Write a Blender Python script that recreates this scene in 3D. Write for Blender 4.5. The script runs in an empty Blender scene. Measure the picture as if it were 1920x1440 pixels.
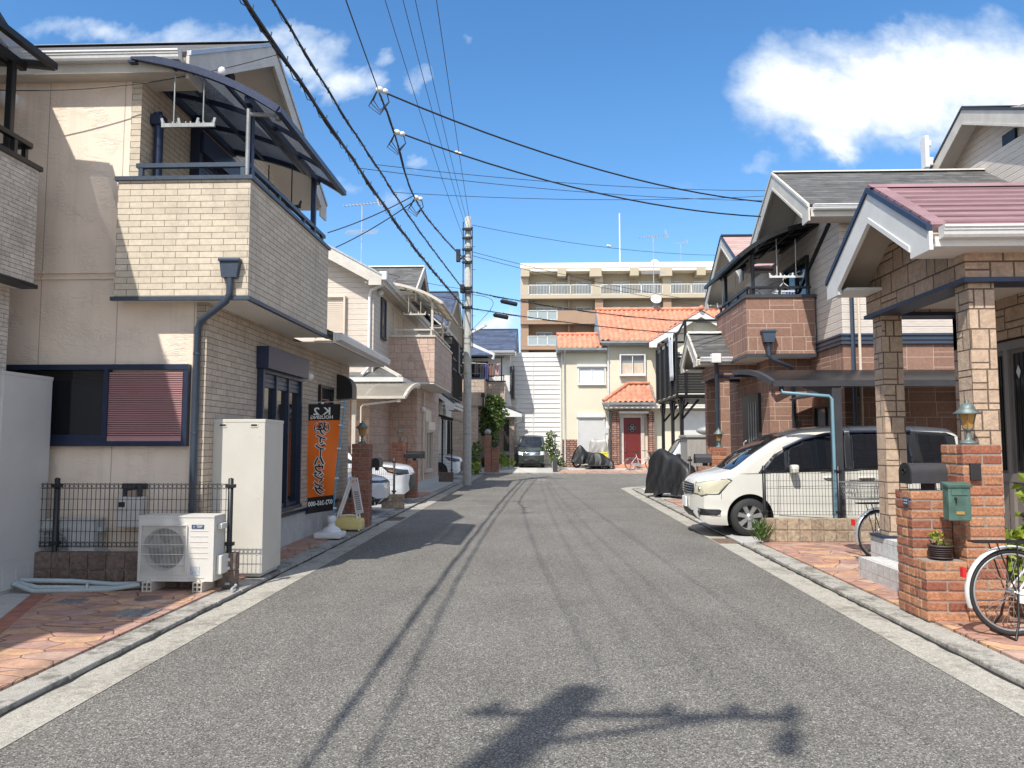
import bpy, bmesh, math, random
from mathutils import Vector, Matrix
S = bpy.context.scene
COL = S.collection
random.seed(7)
R_ = math.radians
# ---------------------------------------------------------------- camera
cd = bpy.data.cameras.new('camera'); cam = bpy.data.objects.new('camera', cd); COL.objects.link(cam)
cd.sensor_width = 36; cd.lens = 27.0; cd.clip_start = .05; cd.clip_end = 3000
cam.location = (0, 0, 1.6)
cam.rotation_euler = (math.pi/2 + math.atan(110/1440), 0, math.atan(52/1440))
S.camera = cam
# ---------------------------------------------------------------- light
SUN = Vector((.31, .72, -1)).normalized()          # the way the light travels
EL = math.asin(-SUN.z)
ld = bpy.data.lights.new('sun', 'SUN'); ld.energy = 4.5; ld.angle = R_(.55); ld.color = (1, .955, .88)
lo = bpy.data.objects.new('sun', ld); COL.objects.link(lo)
lo.rotation_euler = SUN.to_track_quat('-Z', 'Y').to_euler(); lo.location = (-10, -20, 40)
S.view_settings.view_transform = 'Standard'; S.view_settings.look = 'None'
S.view_settings.exposure = .42; S.view_settings.gamma = 1
S.cycles.use_denoising = True
S.cycles.max_bounces = 8; S.cycles.transparent_max_bounces = 12

class NT:
    """small helper round a node tree"""
    def __init__(s, t): s.t = t
    def n(s, typ, ins=None, **props):
        nd = s.t.nodes.new('ShaderNode' + typ)
        for k, v in props.items(): setattr(nd, k, v)
        for k, v in (ins or {}).items():
            sk = nd.inputs[k]
            if isinstance(v, bpy.types.NodeSocket): s.t.links.new(v, sk)
            else: sk.default_value = v
        return nd
    def m(s, op, a, b=0.0, c=None, clamp=False):
        d = {0: a, 1: b}
        if c is not None: d[2] = c
        return s.n('Math', d, operation=op, use_clamp=clamp).outputs[0]
    def vm(s, op, a, b=(0, 0, 0)):
        return s.n('VectorMath', {0: a, 1: b}, operation=op).outputs[0]
    def mix(s, f, a, b, mode='MIX'):
        nd = s.n('Mix', data_type='RGBA', blend_type=mode)
        for sk, v in ((nd.inputs[0], f), (nd.inputs[6], a), (nd.inputs[7], b)):
            if isinstance(v, bpy.types.NodeSocket): s.t.links.new(v, sk)
            else: sk.default_value = (*v, 1) if isinstance(v, tuple) and len(v) == 3 else v
        return nd.outputs[2]
    def noise(s, vec, scale, detail=3, rough=.55, dist=0):
        d = {'Scale': scale, 'Detail': detail, 'Roughness': rough, 'Distortion': dist}
        if vec is not None: d['Vector'] = vec
        return s.n('TexNoise', d).outputs['Fac']
    def ss(s, x, a, b, lo=0., hi=1.):
        return s.n('MapRange', {'Value': x, 'From Min': a, 'From Max': b, 'To Min': lo, 'To Max': hi}, interpolation_type='SMOOTHSTEP').outputs[0]
    def ramp(s, x, stops):
        nd = s.n('ValToRGB', {'Fac': x}); e = nd.color_ramp.elements
        while len(e) < len(stops): e.new(.5)
        for el, (p, c) in zip(e, stops): el.position = p; el.color = (*c, 1)
        return nd.outputs['Color']

# ---------------------------------------------------------------- sky with clouds
W = bpy.data.worlds.new('World'); S.world = W; W.use_nodes = True
wt = W.node_tree; wt.nodes.clear(); q = NT(wt)
sky = q.n('TexSky'); sky.sky_type = 'NISHITA'; sky.sun_disc = False
sky.sun_elevation = EL; sky.sun_rotation = math.atan2(-SUN.x, -SUN.y)
sky.air_density = 1.0; sky.dust_density = .35; sky.ozone_density = 2.2
gd = q.n('TexCoord').outputs['Generated']
sp = q.n('SeparateXYZ', {0: gd})
ya = q.m('MAXIMUM', q.m('ABSOLUTE', sp.outputs['Y']), .08)
sx = q.m('DIVIDE', sp.outputs['X'], ya); sz = q.m('DIVIDE', sp.outputs['Z'], ya)
pl = q.n('CombineXYZ', {0: sx, 1: sz, 2: q.m('MULTIPLY', sp.outputs['Y'], 2.)}).outputs[0]
wrp = q.n('TexNoise', {'Vector': pl, 'Scale': 5.5, 'Detail': 5., 'Roughness': .6}).outputs['Color']
plw = q.vm('ADD', pl, q.vm('MULTIPLY', q.vm('SUBTRACT', wrp, (.5, .5, .5)), (.20, .15, 0)))
sw = q.n('SeparateXYZ', {0: plw})
def blob(u, v, rx, ry, k):
    cx, cz = (u-1012)/1440, (830-v)/1440
    a = q.m('DIVIDE', q.m('SUBTRACT', sw.outputs[0], cx), rx/1440); b = q.m('DIVIDE', q.m('SUBTRACT', sw.outputs[1], cz), ry/1440)
    d = q.m('ADD', q.m('MULTIPLY', a, a), q.m('MULTIPLY', b, b))
    return q.m('MULTIPLY', q.m('SUBTRACT', 1., d, clamp=True), k)
tot = None
for bl in [(1500, 130, 120, 100, 1.0), (1560, 170, 190, 130, 1.35), (1740, 140, 270, 140, 1.4), (1900, 150, 280, 160, 1.3), (1560, 245, 110, 45, 1.2), (1640, 60, 200, 60, .9), (1800, 250, 200, 45, .8), (1420, 280, 55, 22, .6),
           (625, 110, 85, 55, 1.15), (570, 70, 100, 60, .95), (520, 30, 90, 40, .8), (700, 70, 30, 25, .6), (320, 40, 130, 45, .85), (180, 15, 110, 35, .8), (450, 45, 100, 40, .8), (60, 30, 120, 30, .6), (740, 140, 26, 45, .6),
           (655, 335, 45, 25, .6), (745, 350, 60, 30, .55), (925, 610, 55, 30, 1.), (780, 295, 40, 16, .5), (1250, 340, 130, 30, .3), (840, 55, 22, 22, .5),
           (2300, 300, 300, 140, 1.2), (-300, 150, 380, 90, .9), (2600, -300, 500, 200, 1.), (-900, -200, 400, 200, 1.), (900, -900, 500, 300, 1.1)]:
    v = blob(*bl); tot = v if tot is None else q.m('MAXIMUM', tot, v)
fine = q.noise(q.vm('MULTIPLY', pl, (1, 1.5, 1)), 11, 7, .62)
big = q.noise(pl, 3.3, 4, .6)
den = q.m('ADD', tot, q.m('MULTIPLY', q.m('SUBTRACT', fine, .5), 1.15))
mask = q.m('MULTIPLY', q.ss(den, .08, 1.25), q.ss(tot, .0, .30))
cc = q.mix(q.ss(q.m('ADD', den, q.m('MULTIPLY', q.m('SUBTRACT', big, .5), 1.2)), .55, 1.35), (5.6, 6.5, 7.7), (8.9, 9.0, 9.1))
# the clear sky, a touch more azure towards the zenith as the photograph has it
hs = q.n('HueSaturation', {'Hue': .500, 'Saturation': 1.26, 'Value': 1.52, 'Color': sky.outputs[0]}).outputs[0]
# unseen white cloud added over the rest of the sky to brighten the shade
far = q.m('SUBTRACT', 1., q.m('MULTIPLY', q.ss(sp.outputs['Y'], .05, .45), q.ss(sp.outputs['Z'], .62, .80, 1., 0.)))
cl2 = q.m('MULTIPLY', q.ss(q.noise(q.vm('MULTIPLY', gd, (1.6, 1.6, 2.4)), 1.7, 6, .6), .42, .62), far)
hs = q.mix(q.m('MULTIPLY', cl2, .9), hs, (11.5, 11.6, 11.8))
skc = q.mix(q.m('MULTIPLY', mask, .96), hs, cc)
bgn = q.n('Background', {'Color': skc, 'Strength': .105}); ow = q.n('OutputWorld', {0: bgn.outputs[0]})

# ---------------------------------------------------------------- mesh building
class MB:
    def __init__(s): s.v = []; s.f = []; s.sm = []
    def add(s, vs, fs, smooth=False):
        o = len(s.v); s.v += [tuple(p) for p in vs]
        for f in fs: s.f.append(tuple(i+o for i in f)); s.sm.append(smooth)
        return s
    def box(s, x0, x1, y0, y1, z0, z1):
        return s.add([(x0,y0,z0),(x1,y0,z0),(x1,y1,z0),(x0,y1,z0),(x0,y0,z1),(x1,y0,z1),(x1,y1,z1),(x0,y1,z1)],
                     [(3,2,1,0),(4,5,6,7),(0,1,5,4),(1,2,6,5),(2,3,7,6),(3,0,4,7)])
    def cbox(s, x0, x1, y0, y1, z0, z1, c=.01):
        """box with chamfered edges"""
        o = bmesh.new(); bmesh.ops.create_cube(o, size=1)
        for v in o.verts:
            v.co = ((x0+x1)/2 + v.co.x*(x1-x0), (y0+y1)/2 + v.co.y*(y1-y0), (z0+z1)/2 + v.co.z*(z1-z0))
        bmesh.ops.bevel(o, geom=o.edges[:], offset=c, segments=2, affect='EDGES', profile=.6)
        return s.bm(o)
    def bm(s, o, smooth=False):
        o.verts.index_update()
        s.add([v.co[:] for v in o.verts], [[v.index for v in f.verts] for f in o.faces], smooth); o.free(); return s
    def prism(s, poly, axis, a, b):
        n = len(poly)
        def P(p, t): return {'x': (t, p[0], p[1]), 'y': (p[0], t, p[1]), 'z': (p[0], p[1], t)}[axis]
        vs = [P(p, a) for p in poly] + [P(p, b) for p in poly]
        area = sum(poly[i][0]*poly[(i+1) % n][1]-poly[(i+1) % n][0]*poly[i][1] for i in range(n))
        fs = [tuple(range(n)), tuple(range(2*n-1, n-1, -1))] + [(i, i+n, (i+1) % n + n, (i+1) % n) for i in range(n)]
        if (area > 0) == (axis != 'y') == (b > a): fs = [f[::-1] for f in fs]
        return s.add(vs, fs)
    def slab(s, pts, t):
        """polygon pts (3D, planar) given thickness t against its normal"""
        p = [Vector(a) for a in pts]; nrm = (p[1]-p[0]).cross(p[2]-p[0]).normalized()*t
        n = len(p); vs = p + [a-nrm for a in p]
        return s.add(vs, [tuple(range(n)), tuple(range(2*n-1, n-1, -1))] + [(i+n, (i+1) % n+n, (i+1) % n, i) for i in range(n)])
    def bar(s, p, q_, w, h, up=(0, 0, 1)):
        p, q_ = Vector(p), Vector(q_); d = (q_-p).normalized(); u = Vector(up)
        if abs(d.dot(u)) > .99: u = Vector((0, 1, 0))
        a = d.cross(u).normalized(); b = a.cross(d)
        vs = [c + a*i*w/2 + b*j*h/2 for c in (p, q_) for i, j in ((-1,-1),(1,-1),(1,1),(-1,1))]
        return s.add(vs, [(3,2,1,0),(4,5,6,7),(0,1,5,4),(1,2,6,5),(2,3,7,6),(3,0,4,7)])
    def tube(s, pts, r, seg=8, caps=True):
        pts = [Vector(p) for p in pts]; n = len(pts); rs = r if isinstance(r, (list, tuple)) else [r]*n
        ref = None; vs = []
        for i, p in enumerate(pts):
            d = (pts[min(i+1, n-1)] - pts[max(i-1, 0)]).normalized()
            if ref is None: ref = d.orthogonal().normalized()
            ref = (ref - d*ref.dot(d)); ref = ref.normalized() if ref.length > 1e-6 else d.orthogonal().normalized()
            b = d.cross(ref)
            vs += [p + (ref*math.cos(2*math.pi*k/seg) + b*math.sin(2*math.pi*k/seg))*rs[i] for k in range(seg)]
        fs = [(i*seg+k, i*seg+(k+1) % seg, (i+1)*seg+(k+1) % seg, (i+1)*seg+k) for i in range(n-1) for k in range(seg)]
        s.add(vs, fs, True)
        if caps: s.add(vs[:seg], [tuple(range(seg-1, -1, -1))]); s.add(vs[-seg:], [tuple(range(seg))])
        return s
    def lathe(s, prof, c=(0, 0, 0), seg=20, axis='z', a0=0, a1=None, smooth=True):
        full = a1 is None; a1 = a0 + 2*math.pi if full else a1; m = seg if full else seg+1
        vs = []
        for r, h in prof:
            for k in range(m):
                t = a0+(a1-a0)*k/seg; x, y = r*math.cos(t), r*math.sin(t)
                vs.append({'z': (c[0]+x, c[1]+y, c[2]+h), 'y': (c[0]+x, c[1]+h, c[2]+y), 'x': (c[0]+h, c[1]+x, c[2]+y)}[axis])
        fs = []
        for i in range(len(prof)-1):
            for k in range(seg):
                k2 = (k+1) % m
                f = (i*m+k, i*m+k2, (i+1)*m+k2, (i+1)*m+k)
                fs.append(f if axis != 'y' else f[::-1])
        return s.add(vs, fs, smooth)
    def ball(s, c, r, sc=(1, 1, 1), sub=2):
        o = bmesh.new(); bmesh.ops.create_icosphere(o, subdivisions=sub, radius=r)
        for v in o.verts: v.co = Vector((c[0]+v.co.x*sc[0], c[1]+v.co.y*sc[1], c[2]+v.co.z*sc[2]))
        return s.bm(o, True)
    def torus(s, c, R, r, axis='y', n=40, m=10, a0=0, a1=None):
        full = a1 is None; a1 = 2*math.pi if full else a1; pts = []
        for k in range(n + (1 if not full else 0)):
            t = a0+(a1-a0)*k/n
            for j in range(m):
                u = 2*math.pi*j/m; rr = R+r*math.cos(u); h = r*math.sin(u); x, y = rr*math.cos(t), rr*math.sin(t)
                pts.append({'y': (c[0]+x, c[1]+h, c[2]+y), 'z': (c[0]+x, c[1]+y, c[2]+h), 'x': (c[0]+h, c[1]+x, c[2]+y)}[axis])
        kk = n if full else n
        N = n if full else n+1
        fs = []
        for k in range(kk):
            for j in range(m):
                a, b = k*m, ((k+1) % N)*m
                f = (a+j, a+(j+1) % m, b+(j+1) % m, b+j)
                fs.append(f[::-1] if axis != 'y' else f)
        return s.add(pts, fs, True)
    def build(s, name, mat, parent=None, smooth=None):
        off = ORG.get(parent.name, Vector()) if parent else Vector()
        me = bpy.data.meshes.new(name)
        me.from_pydata([tuple(Vector(p)-off) for p in s.v], [], s.f)
        me.polygons.foreach_set('use_smooth', [bool(x) if smooth is None else smooth for x in s.sm])
        me.materials.append(M[mat] if isinstance(mat, str) else mat); me.update()
        o = bpy.data.objects.new(name, me); COL.objects.link(o)
        if parent: o.parent = parent; ORG[o.name] = off
        return o
ORG = {}
def thing(name, label, cat, loc=(0, 0, 0), rz=0, group=None, local=False):
    """an Empty at the thing's base. local=True: its parts are given in its own frame, else in world coordinates"""
    o = bpy.data.objects.new(name, None); COL.objects.link(o); o.location = loc; o.rotation_euler = (0, 0, rz)
    o.empty_display_size = .1
    tag(o, label, cat, group); ORG[o.name] = Vector() if local else Vector(loc); return o
def tag(o, label, cat, group=None):
    o['label'] = label; o['category'] = cat; o['kind'] = 'thing'
    if group: o['group'] = group
    return o
def struct(name, mb, mat, kind='structure'):
    o = mb.build(name, mat); o['kind'] = kind; return o
def dup(root, loc, rz=None, label=None, group=None):
    r = root.copy(); COL.objects.link(r); r.location = loc
    if rz is not None: r.rotation_euler = (0, 0, rz)
    if label: r['label'] = label
    if group: r['group'] = group
    for ch in list(root.children):
        c = ch.copy(); COL.objects.link(c); c.parent = r
        for g in list(ch.children):
            d = g.copy(); COL.objects.link(d); d.parent = c
    ORG[r.name] = Vector(); return r
def text_mb(s, size, Mx, off=0.0, depth=.002, align='CENTER', sx=1.):
    """writing as solid letters, set down by the matrix Mx (letters lie in its XY plane)"""
    c = bpy.data.curves.new('lettering', 'FONT'); c.body = s; c.size = size; c.align_x = align; c.align_y = 'CENTER'
    c.offset = off; c.extrude = depth; c.resolution_u = 2
    o = bpy.data.objects.new('lettering', c); COL.objects.link(o)
    dg = bpy.context.evaluated_depsgraph_get(); dg.update()
    me = o.evaluated_get(dg).to_mesh()
    b = MB(); Mm = Mx @ Matrix.Diagonal((sx, 1, 1, 1))
    b.add([Mm @ v.co for v in me.vertices], [tuple(p.vertices) for p in me.polygons])
    bpy.data.objects.remove(o); bpy.data.curves.remove(c); return b
def lerp(a, b, t): return a+(b-a)*t
# ---------------------------------------------------------------- materials
M = {}
def newmat(name):
    m = bpy.data.materials.new(name); m.use_nodes = True; t = m.node_tree; t.nodes.clear(); n = NT(t); M[name] = m
    return m, n
def fin(n, col, rough=.6, bump=None, bs=.3, bd=.01, metal=0., spec=.5, extra=None):
    d = {'Base Color': (*col, 1) if isinstance(col, tuple) else col, 'Roughness': rough, 'Metallic': metal, 'Specular IOR Level': spec}
    if bump is not None: d['Normal'] = n.n('Bump', {'Height': bump, 'Strength': bs, 'Distance': bd}).outputs[0]
    if extra: d.update(extra)
    p = n.n('BsdfPrincipled', d); n.n('OutputMaterial', {0: p.outputs[0]}); return p
def pos(n): return n.n('NewGeometry').outputs['Position']
def wall(n):
    """(along the wall, height) of a surface point, whichever way the wall faces"""
    g = n.n('NewGeometry'); a = n.n('SeparateXYZ', {0: g.outputs['True Normal']}); p = n.n('SeparateXYZ', {0: g.outputs['Position']})
    f = n.m('GREATER_THAN', n.m('ABSOLUTE', a.outputs[0]), n.m('ABSOLUTE', a.outputs[1]))
    u = n.m('ADD', n.m('MULTIPLY', p.outputs[1], f), n.m('MULTIPLY', p.outputs[0], n.m('SUBTRACT', 1., f)))
    return u, p.outputs[2], n.n('CombineXYZ', {0: u, 1: p.outputs[2], 2: 0.}).outputs[0]
def paint(name, col, rough=.5, metal=0., dirt=.12, sc=3., spec=.5, coat=0., bump=0.):
    m, n = newmat(name); P = pos(n)
    a = n.noise(P, sc, 4, .6); b = n.noise(P, sc*14, 3, .6)
    k = n.ss(n.m('ADD', a, n.m('MULTIPLY', n.m('SUBTRACT', b, .5), .5)), .3, .75, 1-dirt, 1+dirt*.35)
    c = n.vm('MULTIPLY', n.n('CombineXYZ', {0: k, 1: k, 2: k}).outputs[0], col)
    fin(n, c, n.ss(b, .2, .8, rough*.85, min(1, rough*1.12)), b if bump else None, bump, .004, metal, spec, {'Coat Weight': coat, 'Coat Roughness': .05} if coat else None)
    return m
def carpaint(name, col):
    m, n = newmat(name); d = n.ss(n.noise(pos(n), 2.2, 4, .6), .3, .8, 1.02, .95)
    fin(n, n.vm('MULTIPLY', n.n('CombineXYZ', {0: d, 1: d, 2: d}).outputs[0], col), .35, extra={'Coat Weight': 1., 'Coat Roughness': .03})
def brick(name, c1, c2, mortar, bw, bh, ms, off=.5, sq=1., sqf=2, bump=.5, bd=.012, nz=.25, stain=.25, rough=.85, dark=(.1, .08, .06), bias=0., z0=0.):
    m, n = newmat(name); u, z, v = wall(n)
    br = n.n('TexBrick', {'Vector': n.vm('ADD', v, (0, z0, 0)), 'Color1': (*c1, 1), 'Color2': (*c2, 1), 'Mortar': (*mortar, 1), 'Scale': 1., 'Mortar Size': ms, 'Mortar Smooth': .15, 'Bias': bias,
                           'Brick Width': bw, 'Row Height': bh}, offset=off, squash=sq, squash_frequency=sqf)
    P = pos(n); f1 = n.noise(P, 60, 4, .7); f2 = n.noise(n.vm('MULTIPLY', P, (1, 1, .6)), 1.6, 5, .65); f3 = n.noise(P, 18, 3, .6)
    c = n.mix(n.m('MULTIPLY', n.ss(f2, .48, .72), stain), br.outputs[0], dark)
    k = n.ss(n.m('ADD', n.m('MULTIPLY', f1, .5), n.m('MULTIPLY', f3, .5)), .3, .7, 1-nz, 1+nz*.6)
    c = n.vm('MULTIPLY', n.n('CombineXYZ', {0: k, 1: k, 2: k}).outputs[0], c)
    h = n.m('ADD', n.m('MULTIPLY', n.m('SUBTRACT', 1., br.outputs['Fac']), 1.), n.m('ADD', n.m('MULTIPLY', f3, .5*nz*2), n.m('MULTIPLY', f1, .25*nz*2)))
    fin(n, c, rough, h, bump, bd); return m
def ashlar(name, c1, c2, mortar, bw, bh, ms, bump=.8, bd=.014, nz=.25, stain=.2, rough=.85, dark=(.1, .08, .06)):
    """squared blocks of mixed sizes: each cell whole, split into two courses, or split side by side"""
    m, n = newmat(name); u, z, v = wall(n)
    wn = lambda a, b, c: n.n('TexWhiteNoise', {'Vector': n.n('CombineXYZ', {0: a, 1: b, 2: c}).outputs[0]}).outputs['Value']
    zr = n.m('DIVIDE', z, bh); r = n.m('FLOOR', zr); fz = n.m('FRACT', zr)
    ur = n.m('ADD', n.m('DIVIDE', u, bw), n.m('MULTIPLY', wn(r, 3.3, 0.), 1.)); c = n.m('FLOOR', ur); fx = n.m('FRACT', ur)
    k1 = wn(r, c, 1.7); k2 = wn(r, c, 5.1)
    sp_h = n.m('LESS_THAN', k1, .38); sp_v = n.m('GREATER_THAN', k1, .62)
    tz = n.m('ADD', .33, n.m('MULTIPLY', n.m('GREATER_THAN', k2, .5), .34)); tx = n.m('ADD', .34, n.m('MULTIPLY', k2, .32))
    ed = lambda f, w_: n.m('MULTIPLY', n.m('MINIMUM', f, n.m('SUBTRACT', 1., f)), w_)
    inn = lambda f, t_, w_, on: n.m('ADD', n.m('MULTIPLY', n.m('ABSOLUTE', n.m('SUBTRACT', f, t_)), w_), n.m('MULTIPLY', n.m('SUBTRACT', 1., on), 9.))
    d = n.m('MINIMUM', n.m('MINIMUM', ed(fx, bw), ed(fz, bh)), n.m('MINIMUM', inn(fz, tz, bh, sp_h), inn(fx, tx, bw, sp_v)))
    P = pos(n); f1 = n.noise(P, 55, 4, .7); f3 = n.noise(P, 16, 3, .6); f2 = n.noise(P, 1.5, 5, .65)
    d = n.m('ADD', d, n.m('MULTIPLY', n.m('SUBTRACT', f1, .5), ms*.5)); face = n.ss(d, ms*.55, ms*1.5)
    sub_ = n.m('ADD', n.m('MULTIPLY', sp_h, n.m('GREATER_THAN', fz, tz)), n.m('MULTIPLY', n.m('MULTIPLY', sp_v, n.m('GREATER_THAN', fx, tx)), 2.))
    tone = wn(r, c, n.m('ADD', 9.2, sub_))
    col = n.mix(tone, c1, c2); k = n.ss(n.m('ADD', n.m('MULTIPLY', f1, .5), n.m('MULTIPLY', f3, .5)), .3, .7, 1-nz, 1+nz*.6)
    col = n.vm('MULTIPLY', n.n('CombineXYZ', {0: k, 1: k, 2: k}).outputs[0], col)
    col = n.mix(n.m('MULTIPLY', n.ss(f2, .5, .75), stain), col, dark); col = n.mix(face, mortar, col)
    fin(n, col, rough, n.m('ADD', face, n.m('ADD', n.m('MULTIPLY', f3, .7), n.m('MULTIPLY', f1, .3))), bump, bd); return m
def siding(name, col, pitch=.15, groove=.35, nz=.12):
    m, n = newmat(name); u, z, v = wall(n)
    fr = n.m('FRACT', n.m('DIVIDE', z, pitch)); g = n.m('MULTIPLY', n.ss(fr, .0, .10), n.ss(fr, .9, 1., 1, 0))
    fr2 = n.m('FRACT', n.m('DIVIDE', z, pitch/3)); g2 = n.m('MULTIPLY', n.ss(fr2, .0, .2), n.ss(fr2, .8, 1., 1, 0))
    ns = n.noise(n.vm('MULTIPLY', v, (3, 30, 1)), 1.6, 4, .6); n2 = n.noise(v, .8, 3, .5)
    k = n.m('MULTIPLY', n.m('MULTIPLY', n.ss(ns, .3, .7, 1-nz, 1+nz*.4), n.ss(n2, .3, .8, 1.03, .93)), n.m('MULTIPLY', n.m('ADD', n.m('MULTIPLY', g, groove), 1-groove), n.m('ADD', n.m('MULTIPLY', g2, .10), .90)))
    c = n.vm('MULTIPLY', n.n('CombineXYZ', {0: k, 1: k, 2: k}).outputs[0], col)
    fin(n, c, .75, n.m('ADD', n.m('ADD', g, n.m('MULTIPLY', g2, .35)), n.m('MULTIPLY', ns, .5)), .5, .01); return m
def stucco(name, col, panel=.91, hp=3.0, amp=.5):
    m, n = newmat(name); u, z, v = wall(n); P = pos(n)
    w = n.noise(n.vm('MULTIPLY', P, (1, 1, 2.2)), 4.5, 5, .62, 1.4); w2 = n.noise(P, 70, 3, .6)
    ridge = n.m('SUBTRACT', 1., n.m('MULTIPLY', n.m('ABSOLUTE', n.m('SUBTRACT', w, .5)), 9.), clamp=True)
    fr = n.m('ABSOLUTE', n.m('SUBTRACT', n.m('FRACT', n.m('DIVIDE', n.m('ADD', u, .33), panel)), .5))
    j = n.ss(fr, .493, .4965)
    st = n.noise(n.vm('MULTIPLY', P, (1.2, 1.2, .35)), 1.3, 4, .6); sk = n.noise(n.vm('MULTIPLY', P, (9, 9, .5)), 1., 4, .7)
    k = n.m('MULTIPLY', n.m('MULTIPLY', n.ss(st, .35, .8, 1.03, .88), n.ss(sk, .5, .8, 1.0, .90)), n.m('SUBTRACT', 1., n.m('MULTIPLY', j, .45)))
    c = n.vm('MULTIPLY', n.n('CombineXYZ', {0: k, 1: k, 2: k}).outputs[0], col)
    h = n.m('ADD', n.m('MULTIPLY', ridge, n.ss(n.noise(P, 3., 2, .5), .4, .65)), n.m('SUBTRACT', n.m('MULTIPLY', w2, .15), j))
    fin(n, c, .9, h, amp, .012); return m
def roofmat(name, col, course=.1, bw=.9, bump=.6, line=.35, nz=.15, streak=.15, tint=None):
    """courses of flat roof tiles; z steps stand for distance down the slope"""
    m, n = newmat(name); u, z, v = wall(n)
    fr = n.m('FRACT', n.m('DIVIDE', z, course)); row = n.m('FLOOR', n.m('DIVIDE', z, course))
    ln = n.ss(fr, .0, .16); wn = n.n('TexWhiteNoise', {'Vector': n.n('CombineXYZ', {0: n.m('FLOOR', n.m('ADD', n.m('DIVIDE', u, bw), n.m('MULTIPLY', row, .37))), 1: row, 2: 0.}).outputs[0]}).outputs['Value']  # darker line at each course gap, its self-shadow put into the colour
    ns = n.noise(n.vm('MULTIPLY', v, (1.5, 6, 1)), 2., 5, .65)
    k = n.m('MULTIPLY', n.m('MULTIPLY', n.ss(wn, 0, 1, 1-nz, 1+nz), n.ss(ns, .3, .75, 1-streak, 1+streak)), n.m('ADD', n.m('MULTIPLY', ln, line), 1-line))
    c = n.vm('MULTIPLY', n.n('CombineXYZ', {0: k, 1: k, 2: k}).outputs[0], col)
    fin(n, c, .72, n.m('SUBTRACT', ln, n.m('MULTIPLY', fr, .5)), bump, .02, 0, .3); return m
def glassy(name, col, rough=.06, spec=.6):
    m, n = newmat(name); P = pos(n); w = n.noise(P, 1.1, 2, .5)
    fin(n, col, rough, w, .02, .05, 0, spec); return m
def sheet(name, col, trans=.35, rough=.25):
    """smoky polycarbonate"""
    m, n = newmat(name); P = pos(n); d = n.noise(P, 2.5, 5, .65)
    p = n.n('BsdfPrincipled', {'Base Color': (*col, 1), 'Roughness': rough})
    t = n.n('BsdfTransparent', {0: (*[min(1, c*2.2+.25) for c in col], 1)}); tl = n.n('BsdfTranslucent', {0: (*[min(1., c*2.2) for c in col], 1)})
    a = n.n('MixShader', {0: .35, 1: p.outputs[0], 2: tl.outputs[0]})
    b = n.n('MixShader', {0: n.ss(d, .3, .75, trans*1.25, trans*.8), 1: a.outputs[0], 2: t.outputs[0]})
    n.n('OutputMaterial', {0: b.outputs[0]}); return m
def leafy(name, c1, c2, rough=.5):
    m, n = newmat(name); r = n.n('NewGeometry').outputs['Random Per Island']; g = n.noise(pos(n), 2.2, 2, .5)
    c = n.mix(n.ss(n.m('ADD', n.m('MULTIPLY', r, .6), n.m('MULTIPLY', g, .5)), .2, .85), c1, c2)
    p = n.n('BsdfPrincipled', {'Base Color': c, 'Roughness': rough}); t = n.n('BsdfTranslucent', {0: c})
    mx = n.n('MixShader', {0: .3, 1: p.outputs[0], 2: t.outputs[0]}); n.n('OutputMaterial', {0: mx.outputs[0]}); return m
def realbrick(name, cols, rough=.85, bump=.6, speck=.5, sc=45):
    """each brick of a real masonry mesh gets its own tone"""
    m, n = newmat(name); r = n.n('NewGeometry').outputs['Random Per Island']; P = pos(n)
    c = n.ramp(r, [(i/max(1, len(cols)-1), k) for i, k in enumerate(cols)])
    f = n.noise(P, sc, 4, .7); f2 = n.noise(P, sc*4, 2, .6); f3 = n.noise(P, 9, 3, .6)
    k = n.m('MULTIPLY', n.ss(f, .25, .7, 1-speck, 1.12), n.ss(f3, .3, .75, .85, 1.08))
    c = n.vm('MULTIPLY', n.n('CombineXYZ', {0: k, 1: k, 2: k}).outputs[0], c)
    fin(n, c, rough, n.m('ADD', f, n.m('MULTIPLY', f2, .4)), bump, .012); return m

# ground
m, n = newmat('asphalt'); P = pos(n)
f = n.noise(P, 170, 2, .75); vo = n.n('TexVoronoi', {'Vector': P, 'Scale': 120., 'Randomness': 1.}); big = n.noise(P, .55, 5, .6); mid = n.noise(n.vm('MULTIPLY', P, (1.3, .25, 1)), 1.6, 4, .6)
vr = n.n('SeparateColor', {0: vo.outputs['Color']}).outputs[0]
k = n.m('MULTIPLY', n.m('MULTIPLY', n.ss(f, .25, .75, .74, 1.28), n.ss(vr, 0, 1, .70, 1.36)), n.m('MULTIPLY', n.ss(big, .3, .7, .9, 1.08), n.ss(mid, .3, .7, .93, 1.06)))
fl = n.n('SeparateColor', {0: n.n('TexVoronoi', {'Vector': P, 'Scale': 125., 'Randomness': 1.}).outputs['Color']}).outputs[1]
oil = n.m('MULTIPLY', n.ss(n.noise(P, .9, 3, .55), .66, .78, 1., .86), n.m('MULTIPLY', n.m('MULTIPLY', n.ss(n.noise(P, 60, 3, .75), .3, .7, .84, 1.16), n.m('ADD', n.m('ADD', .88, n.m('MULTIPLY', n.m('GREATER_THAN', fl, .86), .80)), n.m('MULTIPLY', n.m('LESS_THAN', fl, .16), -.42))), n.ss(n.noise(P, 17, 3, .7), .3, .7, .92, 1.08)))
c = n.vm('MULTIPLY', n.n('CombineXYZ', {0: n.m('MULTIPLY', k, oil), 1: n.m('MULTIPLY', k, oil), 2: n.m('MULTIPLY', k, oil)}).outputs[0], (.168, .158, .141))
fin(n, c, .9, n.m('ADD', f, n.m('MULTIPLY', vo.outputs['Distance'], .8)), .5, .008, 0, .25)
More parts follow.
